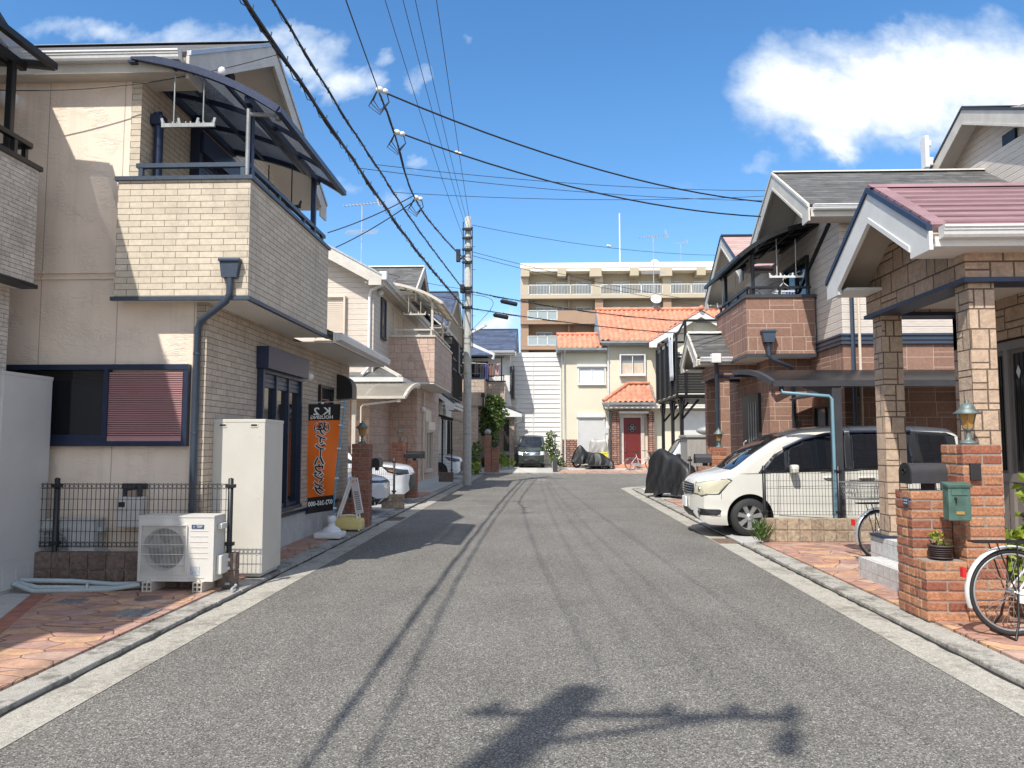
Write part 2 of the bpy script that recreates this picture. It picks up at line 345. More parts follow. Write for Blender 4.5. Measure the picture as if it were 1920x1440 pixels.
def concrete(name, col, speck=.25, stain=.3, dark=(.08, .075, .065), sc=1., th=.5):
    m, n = newmat(name); P = pos(n); f = n.noise(P, 120*sc, 3, .75); a = n.noise(P, 1.7*sc, 6, .65); b = n.noise(P, 11*sc, 5, .7)
    k = n.m('MULTIPLY', n.ss(f, .25, .75, 1-speck, 1+speck), n.ss(b, .3, .75, 1.08, .86))
    c = n.vm('MULTIPLY', n.n('CombineXYZ', {0: k, 1: k, 2: k}).outputs[0], col)
    c = n.mix(n.m('MULTIPLY', n.ss(n.m('ADD', a, n.m('MULTIPLY', n.m('SUBTRACT', b, .5), .5)), th, th+.28), stain), c, dark)
    fin(n, c, .9, n.m('ADD', f, b), .35, .006, 0, .3); return m
concrete('gutter_concrete', (.37, .345, .295), .55, .6, (.15, .135, .11), 1.1, .45)
concrete('kerb_concrete', (.35, .33, .29), .65, .8, (.09, .082, .07), 1.5, .43)
concrete('pale_concrete', (.47, .45, .41), .15, .35, (.22, .21, .19))
concrete('grey_concrete', (.40, .39, .37), .18, .4, (.18, .17, .16))
concrete('foundation', (.47, .465, .45), .08, .3, (.25, .24, .23), .7)
concrete('kerb_shade', (.022, .020, .018), .3, .3)  # near-black tone for the painted shadow line at the kerb foot
concrete('soil', (.24, .21, .17), .3, .3)
concrete('pole_concrete', (.40, .395, .36), .12, .45, (.2, .2, .18), .8)
m, n = newmat('crazy_paving'); P = pos(n)
pw = n.vm('ADD', n.vm('MULTIPLY', P, (2.1, 4.0, 0)), n.vm('MULTIPLY', n.vm('SUBTRACT', n.n('TexNoise', {'Vector': P, 'Scale': 2.6, 'Detail': 2.}).outputs['Color'], (.5, .5, .5)), (.42, .42, 0)))
e = n.n('TexVoronoi', {'Vector': pw, 'Scale': 1.25, 'Randomness': 1.}, feature='DISTANCE_TO_EDGE').outputs['Distance']
cv = n.n('TexVoronoi', {'Vector': pw, 'Scale': 1.25, 'Randomness': 1.}).outputs['Color']; cr = n.n('SeparateColor', {0: cv}).outputs[0]
c = n.ramp(cr, [(0, (.46, .23, .145)), (.3, (.42, .25, .195)), (.55, (.56, .33, .19)), (.8, (.36, .20, .165)), (1, (.50, .35, .27))])
a = n.noise(P, 7, 6, .7); b = n.noise(P, 55, 4, .7); st = n.noise(P, 1.8, 5, .65)
k = n.m('MULTIPLY', n.ss(a, .3, .72, .74, 1.15), n.ss(b, .3, .7, .84, 1.1))
c = n.vm('MULTIPLY', n.n('CombineXYZ', {0: k, 1: k, 2: k}).outputs[0], c)
c = n.mix(n.m('MULTIPLY', n.ss(st, .48, .72), .62), c, (.15, .11, .09))
c = n.mix(n.ss(n.m('ADD', e, n.m('MULTIPLY', n.m('SUBTRACT', b, .5), .02)), .006, .019, 1, 0), c, (.085, .055, .042))
fin(n, c, .8, n.m('ADD', n.ss(e, .0, .05), n.m('MULTIPLY', a, .35)), .55, .012)
# walls
stucco('peach_stucco', (.79, .655, .53))
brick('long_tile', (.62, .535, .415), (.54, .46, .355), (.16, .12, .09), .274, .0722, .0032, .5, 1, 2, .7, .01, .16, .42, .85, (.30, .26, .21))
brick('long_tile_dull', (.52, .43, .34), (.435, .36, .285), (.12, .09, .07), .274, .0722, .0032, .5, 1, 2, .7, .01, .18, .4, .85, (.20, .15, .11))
brick('ledge_stone', (.60, .54, .47), (.50, .45, .39), (.22, .18, .15), .33, .048, .0025, .37, .7, 3, .9, .014, .28, .3, .85)
siding('cream_siding', (.62, .54, .46), .155, .3)
siding('grey_siding', (.60, .53, .465), .15, .3)
ashlar('pink_block', (.58, .42, .335), (.50, .355, .28), (.22, .15, .115), .42, .26, .0045, .6, .012, .2)
ashlar('brown_block', (.30, .172, .122), (.235, .128, .092), (.50, .37, .29), .52, .30, .006, .6, .012, .22)
ashlar('buff_block', (.50, .36, .26), (.40, .28, .20), (.12, .08, .058), .40, .235, .007, .9, .016, .28)
ashlar('buff_column', (.52, .385, .28), (.45, .33, .24), (.14, .10, .07), .26, .19, .006, .9, .016, .26, .12)
ashlar('ash_block', (.47, .365, .29), (.40, .31, .24), (.22, .16, .125), .40, .22, .006, .6, .012, .2)
brick('grey_tile', (.66, .63, .58), (.58, .55, .50), (.35, .33, .3), .24, .08, .003, .5, 1, 2, .6, .01, .15, .2)
brick('granite_tile', (.56, .55, .535), (.50, .49, .475), (.25, .24, .23), .15, .15, .003, .0, 1, 2, .4, .006, .28, .1)
brick('ledger_brown', (.46, .24, .17), (.22, .14, .11), (.05, .03, .025), .33, .12, .016, .4, .6, 2, 1., .03, .35, .2)
realbrick('orange_brick', [(.50, .215, .11), (.54, .255, .14), (.28, .09, .055), (.48, .225, .12), (.56, .29, .17), (.34, .115, .07), (.52, .235, .12)])
realbrick('red_brick', [(.36, .15, .10), (.30, .12, .085), (.40, .19, .13), (.26, .10, .07)], sc=30)
realbrick('split_block', [(.40, .31, .22), (.46, .36, .25), (.35, .27, .19), (.43, .32, .23)], bump=1., sc=22)
realbrick('dark_block', [(.17, .12, .095), (.21, .15, .12), (.14, .10, .08)], bump=1., sc=22)
concrete('mortar', (.27, .235, .20), .2, .2)
# roofs
roofmat('grey_slate', (.105, .102, .098), .085, .9, .8, .6, .2, .3)
roofmat('navy_slate', (.060, .078, .125), .11, .9, .5, .4, .25, .22)
roofmat('burgundy_plain', (.26, .155, .165), .10, 1.2, .3, .1, .10, .1)
roofmat('burgundy_slate', (.42, .28, .25), .09, .9, .6, .4, .12, .12)
m, n = newmat('terracotta'); P = pos(n); r = n.n('TexWhiteNoise', {'Vector': n.vm('FLOOR', n.vm('MULTIPLY', P, (3.7, 3.7, 5.2)))}).outputs['Value']; a = n.noise(P, 8, 4, .6)
k = n.m('MULTIPLY', n.ss(r, 0, 1, .82, 1.15), n.ss(a, .3, .7, .85, 1.08)); c = n.vm('MULTIPLY', n.n('CombineXYZ', {0: k, 1: k, 2: k}).outputs[0], (.55, .215, .125))
c = n.mix(n.ss(n.noise(P, 14, 3, .6), .58, .75, 0, .6), c, (.72, .45, .33)); fin(n, c, .65)
# paints and metals
paint('cream_trim', (.56, .52, .455), .55, dirt=.14); paint('white_trim', (.66, .655, .63), .5, dirt=.08); paint('gutter_white', (.66, .66, .64), .4, dirt=.12, sc=2)
paint('soffit', (.70, .66, .60), .7, dirt=.06); paint('taupe_soffit', (.42, .36, .30), .7, dirt=.06)
paint('navy_metal', (.026, .038, .078), .38, .25, dirt=.18); paint('slate_metal', (.060, .080, .112), .42, .3, dirt=.15); paint('black_metal', (.018, .018, .02), .42, .2, dirt=.2); paint('charcoal', (.052, .052, .058), .5, .1, dirt=.2)
paint('black_plastic', (.02, .02, .022), .45, dirt=.2); paint('beige_metal', (.60, .54, .46), .4, .15, dirt=.1); paint('steel', (.48, .48, .48), .35, .7, dirt=.15); paint('dull_steel', (.33, .34, .34), .5, .5, dirt=.25)
paint('box_cream', (.54, .51, .45), .45, dirt=.05); paint('box_grey', (.50, .485, .46), .5, dirt=.05); paint('unit_white', (.60, .575, .53), .4, dirt=.05); paint('fan_grey', (.22, .22, .215), .5, dirt=.1); paint('unit_grey', (.52, .52, .51), .5, dirt=.1)
paint('fan_dark', (.075, .07, .066), .6, dirt=.15); paint('louvre_pink', (.44, .235, .235), .45, dirt=.08); paint('shutter_navy', (.085, .10, .135), .45, .2, dirt=.1); paint('shutter_white', (.66, .65, .63), .5, dirt=.06); paint('shutter_tan', (.62, .53, .43), .5, dirt=.06)
paint('hose', (.40, .45, .45), .6, dirt=.15); paint('pvc', (.78, .78, .75), .45, dirt=.1); paint('copper_green', (.085, .165, .135), .55, .2, dirt=.35, sc=9); paint('brass', (.55, .36, .12), .35, .6); paint('verdigris', (.16, .20, .19), .55, .4, dirt=.35, sc=20)
paint('taupe_door', (.205, .175, .155), .5, dirt=.06); paint('red_door', (.14, .020, .018), .4, dirt=.1); paint('black_door', (.025, .024, .024), .4, dirt=.1)
paint('cream_wall', (.64, .585, .45), .8, dirt=.05, sc=1.5); paint('tan_apartment', (.46, .39, .285), .85, dirt=.08, sc=.4); paint('brown_apartment', (.34, .225, .15), .85, dirt=.08, sc=.4); paint('pale_roof_edge', (.78, .72, .60), .7, dirt=.06, sc=.4)
paint('wire_black', (.022, .022, .026), .55, dirt=.1); paint('wire_blue', (.035, .045, .075), .5, dirt=.1); paint('porcelain', (.75, .74, .70), .25); paint('terra_pot', (.42, .15, .09), .7, dirt=.2, sc=8); paint('dark_pot', (.06, .04, .038), .6); paint('wood_tub', (.30, .17, .10), .75, dirt=.3, sc=10)
paint('yellow_tank', (.72, .60, .24), .5, dirt=.1); paint('yellow_box', (.80, .62, .05), .5); paint('banner_orange', (.80, .165, .012), .75, dirt=.06); paint('banner_black', (.014, .014, .016), .75, dirt=.1); paint('banner_white', (.80, .80, .78), .7); paint('pole_blue', (.10, .31, .50), .45); paint('sign_white', (.80, .79, .76), .55, dirt=.06); paint('sign_red', (.62, .08, .06), .6); paint('sign_grey', (.36, .34, .33), .6)
paint('white_plastic', (.68, .68, .67), .45, dirt=.06); paint('blue_label', (.05, .08, .16), .5); paint('grey_label', (.50, .53, .56), .6, dirt=.4, sc=60)
paint('rubber', (.022, .022, .022), .75, dirt=.2); paint('alloy', (.62, .62, .62), .3, .75, dirt=.1); paint('dark_alloy', (.10, .10, .105), .35, .6)
carpaint('pearl_white', (.62, .60, .54)); carpaint('cool_white', (.62, .64, .66)); carpaint('green_black', (.030, .042, .038)); paint('car_dark', (.02, .02, .022), .5); paint('bright_chrome', (.75, .75, .75), .12, 1.)
paint('pipe_blue', (.15, .28, .34), .45, .1); paint('bike_white', (.66, .65, .62), .3, coat=.4); paint('bike_silver', (.52, .53, .54), .3, .6); paint('red_reflector', (.60, .02, .02), .25); paint('chain_white', (.75, .75, .72), .4)
paint('cover_black', (.012, .012, .013), .5, dirt=.25, sc=5); paint('cover_silver', (.36, .34, .31), .4, .2, dirt=.15); paint('manhole', (.21, .15, .11), .8, dirt=.4, sc=25); paint('manhole_grey', (.20, .20, .20), .8, dirt=.4, sc=25)
paint('cloth_white', (.78, .80, .82), .85, dirt=.1); paint('cloth_black', (.02, .02, .025), .9); paint('cloth_brown', (.20, .11, .09), .9); paint('cloth_navy', (.05, .05, .16), .9); paint('cloth_blue', (.18, .30, .46), .9); paint('cloth_pink', (.60, .36, .34), .9); paint('cloth_tan', (.55, .44, .34), .9)
paint('shed_grey', (.34, .32, .295), .55, dirt=.08); paint('roof_box', (.45, .45, .44), .35, .3); paint('orange_panel', (.66, .36, .14), .7); paint('step_tile', (.60, .27, .16), .75, dirt=.2); paint('black_louvre', (.016, .015, .015), .5); paint('brick_border', (.36, .15, .10), .85, dirt=.3, sc=8)
glassy('dark_glass', (.012, .013, .015)); glassy('car_glass', (.010, .012, .016), .03, .7); glassy('window_glass', (.16, .17, .18), .08); glassy('pale_glass', (.30, .34, .34), .12); glassy('head_lamp', (.52, .49, .36), .10, .9); glassy('white_lamp', (.80, .80, .79), .3)
glassy('lens_dark', (.05, .055, .06), .08); glassy('amber_glass', (.42, .22, .05), .2); glassy('indicator', (.55, .16, .02), .2)
sheet('smoke_sheet', (.19, .20, .215), .42); sheet('black_sheet', (.035, .035, .038), .22); sheet('beige_sheet', (.34, .32, .28), .30)
leafy('leaf_mid', (.035, .075, .015), (.13, .19, .04)); leafy('leaf_lime', (.10, .17, .02), (.30, .38, .05)); leafy('leaf_dark', (.02, .045, .012), (.075, .12, .03)); paint('bark', (.16, .12, .085), .85, dirt=.3, sc=15)
# ---------------------------------------------------------------- the ground
b = MB(); b.add([(-900,-900,-.03),(900,-900,-.03),(900,900,-.03),(-900,900,-.03)], [(0,1,2,3)]); struct('ground', b, 'soil')
b = MB(); b.add([(-3.2,-25,0),(3.17,-25,0),(3.17,26.9,0),(3.1,27.9,0),(3.9,28.6,0),(40,28.9,0),(40,40.3,0),(-2.0,40.1,0),(-3.2,39.2,0)], [tuple(range(9))]); struct('road', b, 'asphalt')
b = MB()
b.add([(-3.18,-25,.004),(-2.82,-25,.004),(-2.82,39,.004),(-3.18,39,.004)], [(0,1,2,3)])
b.add([(2.82,-25,.004),(3.16,-25,.004),(3.16,26.8,.004),(3.5,27.6,.004),(4.1,28.1,.004),(40,28.3,.004),(40,28.9,.004),(3.9,28.6,.004),(3.1,27.9,.004),(2.82,27.2,.004)], [tuple(range(10))])
struct('gutter_strip', b, 'gutter_concrete')
# near-black strip painted in for the shadow line where gutter meets kerb
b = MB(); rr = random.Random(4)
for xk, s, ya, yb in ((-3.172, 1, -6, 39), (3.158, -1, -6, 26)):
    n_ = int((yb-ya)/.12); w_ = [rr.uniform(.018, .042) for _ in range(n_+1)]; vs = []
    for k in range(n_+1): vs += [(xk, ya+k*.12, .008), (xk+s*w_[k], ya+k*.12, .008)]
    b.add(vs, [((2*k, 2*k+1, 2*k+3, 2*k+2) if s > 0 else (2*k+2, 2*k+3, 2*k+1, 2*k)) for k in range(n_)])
struct('kerb_shade_strip', b, 'kerb_shade')
def kerb(x0, x1, y0, y1, h=.042):
    """rough edged kerb stones, each about 0.6 m"""
    y = y0; b = MB()
    while y < y1-.01:
        e = min(y+.6, y1); d = random.uniform(-.004, .004)
        b.cbox(x0+d, x1+d, y+.003, e-.003, -.05, h+d*.5, .012); y = e
    return b
struct('kerb', kerb(-3.40, -3.17, -8, 39), 'kerb_concrete')
b = kerb(3.16, 3.42, -8, 12.3); b2 = kerb(3.16, 3.42, 16.4, 26.4); b.add(b2.v, b2.f); struct('kerb', b, 'kerb_concrete')
b = MB(); b.prism([(3.16,26.4),(3.42,26.4),(3.72,27.3),(4.2,27.8),(9,28.0),(9,28.25),(4.1,28.05),(3.5,27.5)], 'z', -.05, .065); struct('kerb', b, 'kerb_concrete')
def flat(name, poly, z, mat, t=.12):
    return struct(name, MB().prism(poly, 'z', z-t, z), mat)
flat('pavement', [(-3.4,-8),(-3.4,15.5),(-6.2,15.5),(-6.2,9.0),(-5.25,8.34),(-4.3,6.05),(-2.95-.9,4.2),(-3.42,2.6),(-3.42,-8)], .058, 'crazy_paving')
flat('paving_border', [(-5.25,8.34),(-4.30,6.05),(-3.85,4.2),(-3.42,2.6),(-3.42,2.0),(-3.95,3.9),(-4.45,6.03),(-5.42,8.34)], .060, 'brick_border')
flat('driveway', [(-5.42,8.34),(-4.45,6.03),(-3.95,3.9),(-3.42,2.0),(-3.42,-8),(-14,-8),(-14,8.6),(-5.42,8.6)], .05, 'pale_concrete')
flat('driveway', [(-3.4,15.5),(-3.4,21.9),(-14,21.9),(-14,15.5)], .055, 'grey_concrete')
flat('pavement', [(-3.4,21.9),(-3.4,24.0),(-8,24.0),(-8,21.9)], .058, 'crazy_paving')
flat('pavement', [(-3.4,24.0),(-3.4,30.4),(-8,30.4),(-8,24.0)], .058, 'pale_concrete')
flat('driveway', [(-3.4,30.4),(-3.4,36.5),(-12,36.5),(-12,30.4)], .055, 'grey_concrete')
flat('garden_bed', [(-3.4,36.5),(-3.4,39.6),(-6,39.6),(-6,36.5)], .06, 'soil')
flat('pavement', [(3.42,-8),(14,-8),(14,12.25),(3.42,12.25)], .058, 'crazy_paving')
flat('driveway', [(3.42,12.25),(14,12.25),(14,16.2),(3.16,16.2),(3.16,12.35)], .03, 'grey_concrete')
flat('pavement', [(3.42,16.2),(9,16.2),(9,21.5),(3.42,21.5)], .058, 'crazy_paving')
flat('driveway', [(3.42,21.5),(14,21.5),(14,28.0),(4.2,27.8),(3.72,27.3),(3.42,26.4)], .05, 'pale_concrete')
# the forecourts beyond the end of the road rise a little
b = MB(); xs = [(-6,'pale_concrete'), (-.4,'crazy_paving'), (1.2,'grey_concrete')]
b.add([(-6,40.0,.01),(40,40.2,.01),(40,42.0,.22),(-6,42.0,.22),(40,56,.25),(-6,56,.25)], [(0,1,2,3),(3,2,4,5)]); struct('forecourt', b, 'grey_concrete')
b = MB(); b.add([(-2.4,40.08,.022),(-.15,40.1,.022),(-.15,42,.236),(-2.4,42,.236)], [(0,1,2,3)]); struct('forecourt_slab', b, 'pale_concrete')
b = MB(); b.add([(.9,40.1,.023),(6,40.15,.023),(6,41.2,.14),(.9,41.2,.14)], [(0,1,2,3)]); struct('pavement', b, 'crazy_paving')
b = MB(); b.box(-2.4, 12, 40.0, 40.12, -.05, .05); struct('kerb', b, 'kerb_concrete')
# old seams and patches in the asphalt
b = MB(); b.add([(-2.2,19.6,.004),(-.5,19.7,.004),(-.5,19.73,.004),(-2.2,19.63,.004)], [(0,1,2,3)]); b.add([(-.2,33,.004),(.35,33,.004),(.35,33.4,.004),(-.2,33.4,.004)], [(0,1,2,3)]); struct('road_patch', b, 'gutter_concrete')

# ---------------------------------------------------------------- pieces of houses
def rakeboards(bm_, rp, rz, half, ez, h, along, t, axis, low=.30):
    """two barge boards in the gable plane (a box of thickness t at 'along'), with the level ends the photo shows"""
    for s in (-1, 1):
        e = rp+s*half; sl = (rz-ez)/half
        k = .36
        poly = [(rp, rz), (e, ez), (e, ez-low), (e-s*k, ez-low+.0), (e-s*k, ez-h+sl*k), (rp, rz-h)]
        if axis == 'x': bm_.prism(poly, 'x', along, along+t)
        else: bm_.prism(poly, 'y', along, along+t)
def gable_roof(root, axis, a0, a1, rp, rz, halves, ez, roof, trim='cream_trim', soff='soffit', gut='gutter_white', ends=(0, 1), gutters=(0, 1), barge_h=.30, cap='charcoal', th=.07, tiles=None, low=.32, ridge=None):
    """ridge along axis from a0 to a1 at cross position rp; halves=(low side, high side) run of each slope"""
    sof = min(.24, low-.03); gbs = []
    def V(a, c, z): return (a, c, z) if axis == 'x' else (c, a, z)
    rb, sb, gb, tb, db = MB(), MB(), MB(), MB(), MB()
    for s, hf in ((-1, halves[0]), (1, halves[1])):
        e = rp+s*hf; zz = rz-(rz-ez)*1.0
        pts = [V(a0, rp, rz), V(a1, rp, rz), V(a1, e, zz), V(a0, e, zz)]
        if (axis == 'x') == (s > 0): pts = pts[::-1]
        P = [Vector(p) for p in pts]; nn = (P[1]-P[0]).cross(P[2]-P[0])
        if nn.z < 0: pts = pts[::-1]
        rb.slab(pts, th)
        sb.slab([(x, y, z-th-.006) for x, y, z in pts], .05)
        i = 0 if s < 0 else 1
        if i in gutters:
            g0, g1 = a0+.05, a1-.05
            prof = [(e+s*d_, zz-h_) for d_, h_ in ((0,.02),(.10,.015),(.118,.022),(.12,.04),(.107,.048),(.107,.066),(.098,.074),(.092,.105),(.078,.128),(0,.13))]
            gb = MB(); gb.prism(prof, axis, g0, g1); gbs.append(gb)
            tb.prism([(e-s*.02, zz-.10), (e-s*.001, zz-.10), (e-s*.001, zz-sof), (e-s*.48, zz-sof), (e-s*.48, zz-sof+.03), (e-s*.02, zz-sof+.03)], axis, a0+.02, a1-.02)
    for i in ends:
        al = a0-.035 if i == 0 else a1+.0; t = .035
        rp_h = halves
        for s, hf in ((-1, halves[0]), (1, halves[1])):
            e = rp+s*hf; sl = (rz-ez)/hf; k = .36
            poly = [(rp, rz-.05), (e, ez-.05), (e, ez-low), (e-s*k, ez-low), (e-s*k, ez-barge_h-.05+sl*k), (rp, rz-barge_h-.05)]
            tb.prism(poly, axis, al, al+t)
            # a thin moulding along the lower edge, proud of the board
            poly2 = [(rp, rz-barge_h-.0), (e-s*k, ez-barge_h+sl*k), (e-s*k, ez-barge_h-.055+sl*k), (rp, rz-barge_h-.055)]
            tb.prism(poly2, axis, al-.012 if i == 0 else al+.012, al+t-.012 if i == 0 else al+t+.012)
            # dark drip edge
            polyd = [(rp, rz+.012), (e, ez+.012), (e, ez-.045), (rp, rz-.045)]
            db.prism(polyd, axis, al-.02 if i == 0 else al+.005, al+.03 if i == 0 else al+t+.02)
    r = rb.build('roof', roof, root); db.build('drip_edge', cap, r) if db.v else None; s_ = sb.build('soffit', soff, r); t_ = tb.build('barge_board', trim, r)
    for gb in gbs: gb.build('gutter', gut, r)
    c = MB(); c.prism([(rp-.11, rz-.02), (rp, rz+.05), (rp+.11, rz-.02), (rp, rz)], axis, a0-.03, a1+.03); c.build('ridge_cap', ridge or cap, r)
    return r
def curve_pts(x0, z0, x1, z1, n=14, flat=.35):
    """side line of a bowed terrace roof from the house (x0,z0) out to its lip"""
    out = []
    D, Hh = x1-x0, z0-z1
    for i in range(n+1):
        t = i/n; out.append((x0+D*t, z0-Hh*(flat*t+(1-flat)*t**2.6)))
    return out
def canopy(root, x0, z0, x1, z1, y0, y1, frame, panel, nb=4, w=.045, flat=.45, bx=None, posts=(), pz=0, prot=.0, postw=.07, axis='x', beam=.07):
    """bowed terrace roof: bars, beams, see-through panel, posts. axis 'x': falls along x, runs along y"""
    prof = curve_pts(x0, z0, x1, z1, flat=flat)
    sw_ = (lambda p: p) if axis == 'x' else (lambda p: (p[1], p[0], p[2]))
    f = MB()
    for k in range(nb+1):
        y = lerp(y0, y1, k/nb); ww = w*1.5 if k in (0, nb) else w
        for (xa, za), (xb, zb) in zip(prof, prof[1:]): f.bar(sw_((xa, y, za)), sw_((xb, y, zb)), ww, ww*1.2)
    for x, z, t in ((x0, z0-.03, beam*1.2), (x1, z1, beam)): f.bar(sw_((x, y0-.02, z)), sw_((x, y1+.02, z)), t, t)
    for fr in (.33, .68):
        i = int(fr*14); f.bar(sw_((prof[i][0], y0, prof[i][1]-.03)), sw_((prof[i][0], y1, prof[i][1]-.03)), w*.8, w*.9)
    if bx is not None:
        zb = min(prof, key=lambda p: abs(p[0]-bx))[1]-.07
        f.bar(sw_((bx, y0+.05, zb)), sw_((bx, y1-.05, zb)), beam, beam*1.3)
    fr = f.build('canopy_frame', frame, root)
    p = MB(); m = len(prof)
    vs = [sw_((x, y, z+.028)) for y in (y0+.01, y1-.01) for x, z in prof] + [sw_((x, y, z+.034)) for y in (y0+.01, y1-.01) for x, z in prof]
    fs = [(i, i+1, m+i+1, m+i) for i in range(m-1)] + [(2*m+i, 3*m+i, 3*m+i+1, 2*m+i+1) for i in range(m-1)]
    p.add(vs, fs, True); p.build('canopy_panel', panel, root)
    for y in posts:
        zb = min(prof, key=lambda q_: abs(q_[0]-bx))[1]-.1
        c = sw_((bx, y, 0)); a = postw/2
        MB().cbox(c[0]-a, c[0]+a, c[1]-a, c[1]+a, pz, zb, .008).build('post', frame, root)
    return fr
def rail(root, pts, z0, z1, mat, w=.06, h=.05, step=.9, name='railing'):
    f = MB()
    for a, b_ in zip(pts, pts[1:]):
        f.bar((*a, z1), (*b_, z1), w, h); L = math.dist(a, b_); n_ = max(1, round(L/step))
        for k in range(n_+1):
            t = min(max(k/n_, .04), .96); x, y = lerp(a[0], b_[0], t), lerp(a[1], b_[1], t); f.bar((x, y, z0), (x, y, z1-h/2), w*.8, w*.8)
    return f.build(name, mat, root)
def win(root, face, c, w, z0, z1, fmat, gmat, d=.05, fw=.05, sashes=2, shutter=None, box=0, curtain=None, name='window', smat='shutter_navy', open_=1.):
    """sliding window on a wall. face: '-y','+x','-x' with c = (position of the wall, centre along it)"""
    p, m = c; s = {'-y': -1, '-x': -1, '+x': 1}[face]
    def B(mb, a0, a1, d0, d1, h0, h1):
        lo_, hi = sorted((p+s*d0, p+s*d1))
        return mb.box(a0, a1, lo_, hi, h0, h1) if face == '-y' else mb.box(lo_, hi, a0, a1, h0, h1)
    f = MB(); a0, a1 = m-w/2, m+w/2
    B(f, a0-fw, a1+fw, 0, d, z1, z1+fw); B(f, a0-fw, a1+fw, 0, d*1.3, z0-fw, z0); B(f, a0-fw, a0, 0, d, z0, z1); B(f, a1, a1+fw, 0, d, z0, z1)
    for k in range(1, sashes): x = lerp(a0, a1, k/sashes); B(f, x-.022, x+.022, .012, d*.8, z0, z1)
    for k in range(sashes):
        xa, xb = lerp(a0, a1, k/sashes), lerp(a0, a1, (k+1)/sashes); B(f, xa, xb, .012, d*.55, z0, z0+.05); B(f, xa, xb, .012, d*.55, z1-.035, z1)
    o = f.build(name, fmat, root)
    g = MB(); B(g, a0+.001, a1-.001, .004, .014, z0+.001, z1-.001); g.build('pane', gmat, o)
    if curtain:
        q_ = MB(); n_ = 30; pts = [(lerp(a0+.03, a1-.03, i/n_), p+s*(.017+.0025*math.sin(i*1.1))) for i in range(n_+1)]
        h0, h1 = curtain[1], curtain[2]
        vs = [((x, y, z) if face == '-y' else (y, x, z)) for z in (h0, h1) for x, y in pts]
        q_.add(vs, [(i, i+1, n_+2+i, n_+1+i) for i in range(n_)], True); q_.build('curtain', curtain[0], o)
    if box: k = MB(); B(k, a0-fw-.04, a1+fw+.04, .003, .17, z1+fw+.002, z1+fw+box); k.build('shutter_box', fmat, o)
    if shutter:
        k = MB(); zt = z1; zb = z1-(z1-z0)*shutter; n_ = max(3, int((zt-zb)/.055))
        for i in range(n_):
            h = lerp(zb, zt, i/n_); dz = (zt-zb)/n_
            B(k, a0+.004, a1-.004, d*.35, d*.35+.014, h+.007, h+dz-.007); B(k, a0+.004, a1-.004, d*.3, d*.3+.006, h, h+dz)
        k.build('shutter', smat, o)
    return o
def hanger(label, c, L, drop, mat, axis='x', group='laundry pole holders under balcony roofs', n=2):
    """hanging holder for a laundry pole: two rods and a toothed bar"""
    t = thing('laundry_holder', label, 'laundry holder', c, group=group)
    A = (lambda a, h, o=0: (c[0]+a, c[1]+o, c[2]+h)) if axis == 'x' else (lambda a, h, o=0: (c[0]+o, c[1]+a, c[2]+h))
    b = MB(); b.bar(A(-L/2, 0), A(L/2, 0), .03, .045)
    for k in range(4):
        a = lerp(-L/2+.02, L/2-.02, k/3); b.bar(A(a, .01), A(a+.02*(1 if k > 1 else -1), .085), .02, .028)
        for j in (-.05, .05): b.bar(A(a*.8+j, .02), A(a*.8+j, .045), .012, .02)
    b.build('bar', mat, t)
    for s in (-.24, .24): MB().tube([A(s*L*1.15, .0), A(s*L*1.15, drop)], .009, 8).build('rod', mat, t)
    return t

# ---------------------------------------------------------------- left: the beige tiled house with the bowed balcony roof
hA = thing('beige_house', 'beige two storey house with long-tile balcony, navy fittings and pinkish window shutter', 'house', (-6.5, 11.8, 0))
YA, XB = 8.62, -3.81
MB().box(-10, -3.94, YA, YA+.2, .05, 3.25).box(-10, -4.80, YA, YA+.2, 3.25, 6.15).build('stucco_wall', 'peach_stucco', hA)
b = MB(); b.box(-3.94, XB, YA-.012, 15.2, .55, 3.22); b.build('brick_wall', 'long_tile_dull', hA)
b = MB(); b.box(-3.94, XB-.02, YA+.0, 15.18, .0, .50); b.build('foundation', 'foundation', hA)
MB().box(-3.94, XB+.02, YA+.02, 15.22, .50, .55).build('base_flashing', 'navy_metal', hA)
b = MB(); b.box(-4.80, -4.68, YA-.006, YA+.2, 4.5, 6.15); b.box(-5.0, -4.68, YA+.2, 14.0, 3.2, 5.9); b.prism([(YA+.2, 5.9), (13.6, 5.9), (11.0, 7.3)], 'x', -5.0, -4.68); b.build('upper_wall', 'long_tile', hA)
MB().box(-10, -5.0, 13.8, 14.0, .05, 6.0).box(-10, -3.94, 15.0, 15.2, .05, 3.2).box(-9.9, -4.1, 9, 15, .05, .3).build('rear_wall', 'peach_stucco', hA)
MB().box(-10, -4.85, YA-.02, YA-.0, 3.49, 3.52).box(-10, -4.85, YA-.02, YA-.0, 3.56, 3.59).build('belt_moulding', 'peach_stucco', hA)
gable_roof(hA, 'x', -10.2, -4.06, 11.12, 7.66, (2.72, 3.0), 6.10, 'grey_slate', cap='steel', ends=(1,), gutters=(0,))
MB().box(-4.66, -4.60, 10.9, 11.1, 6.5, 7.15).build('gable_vent', 'navy_metal', hA)
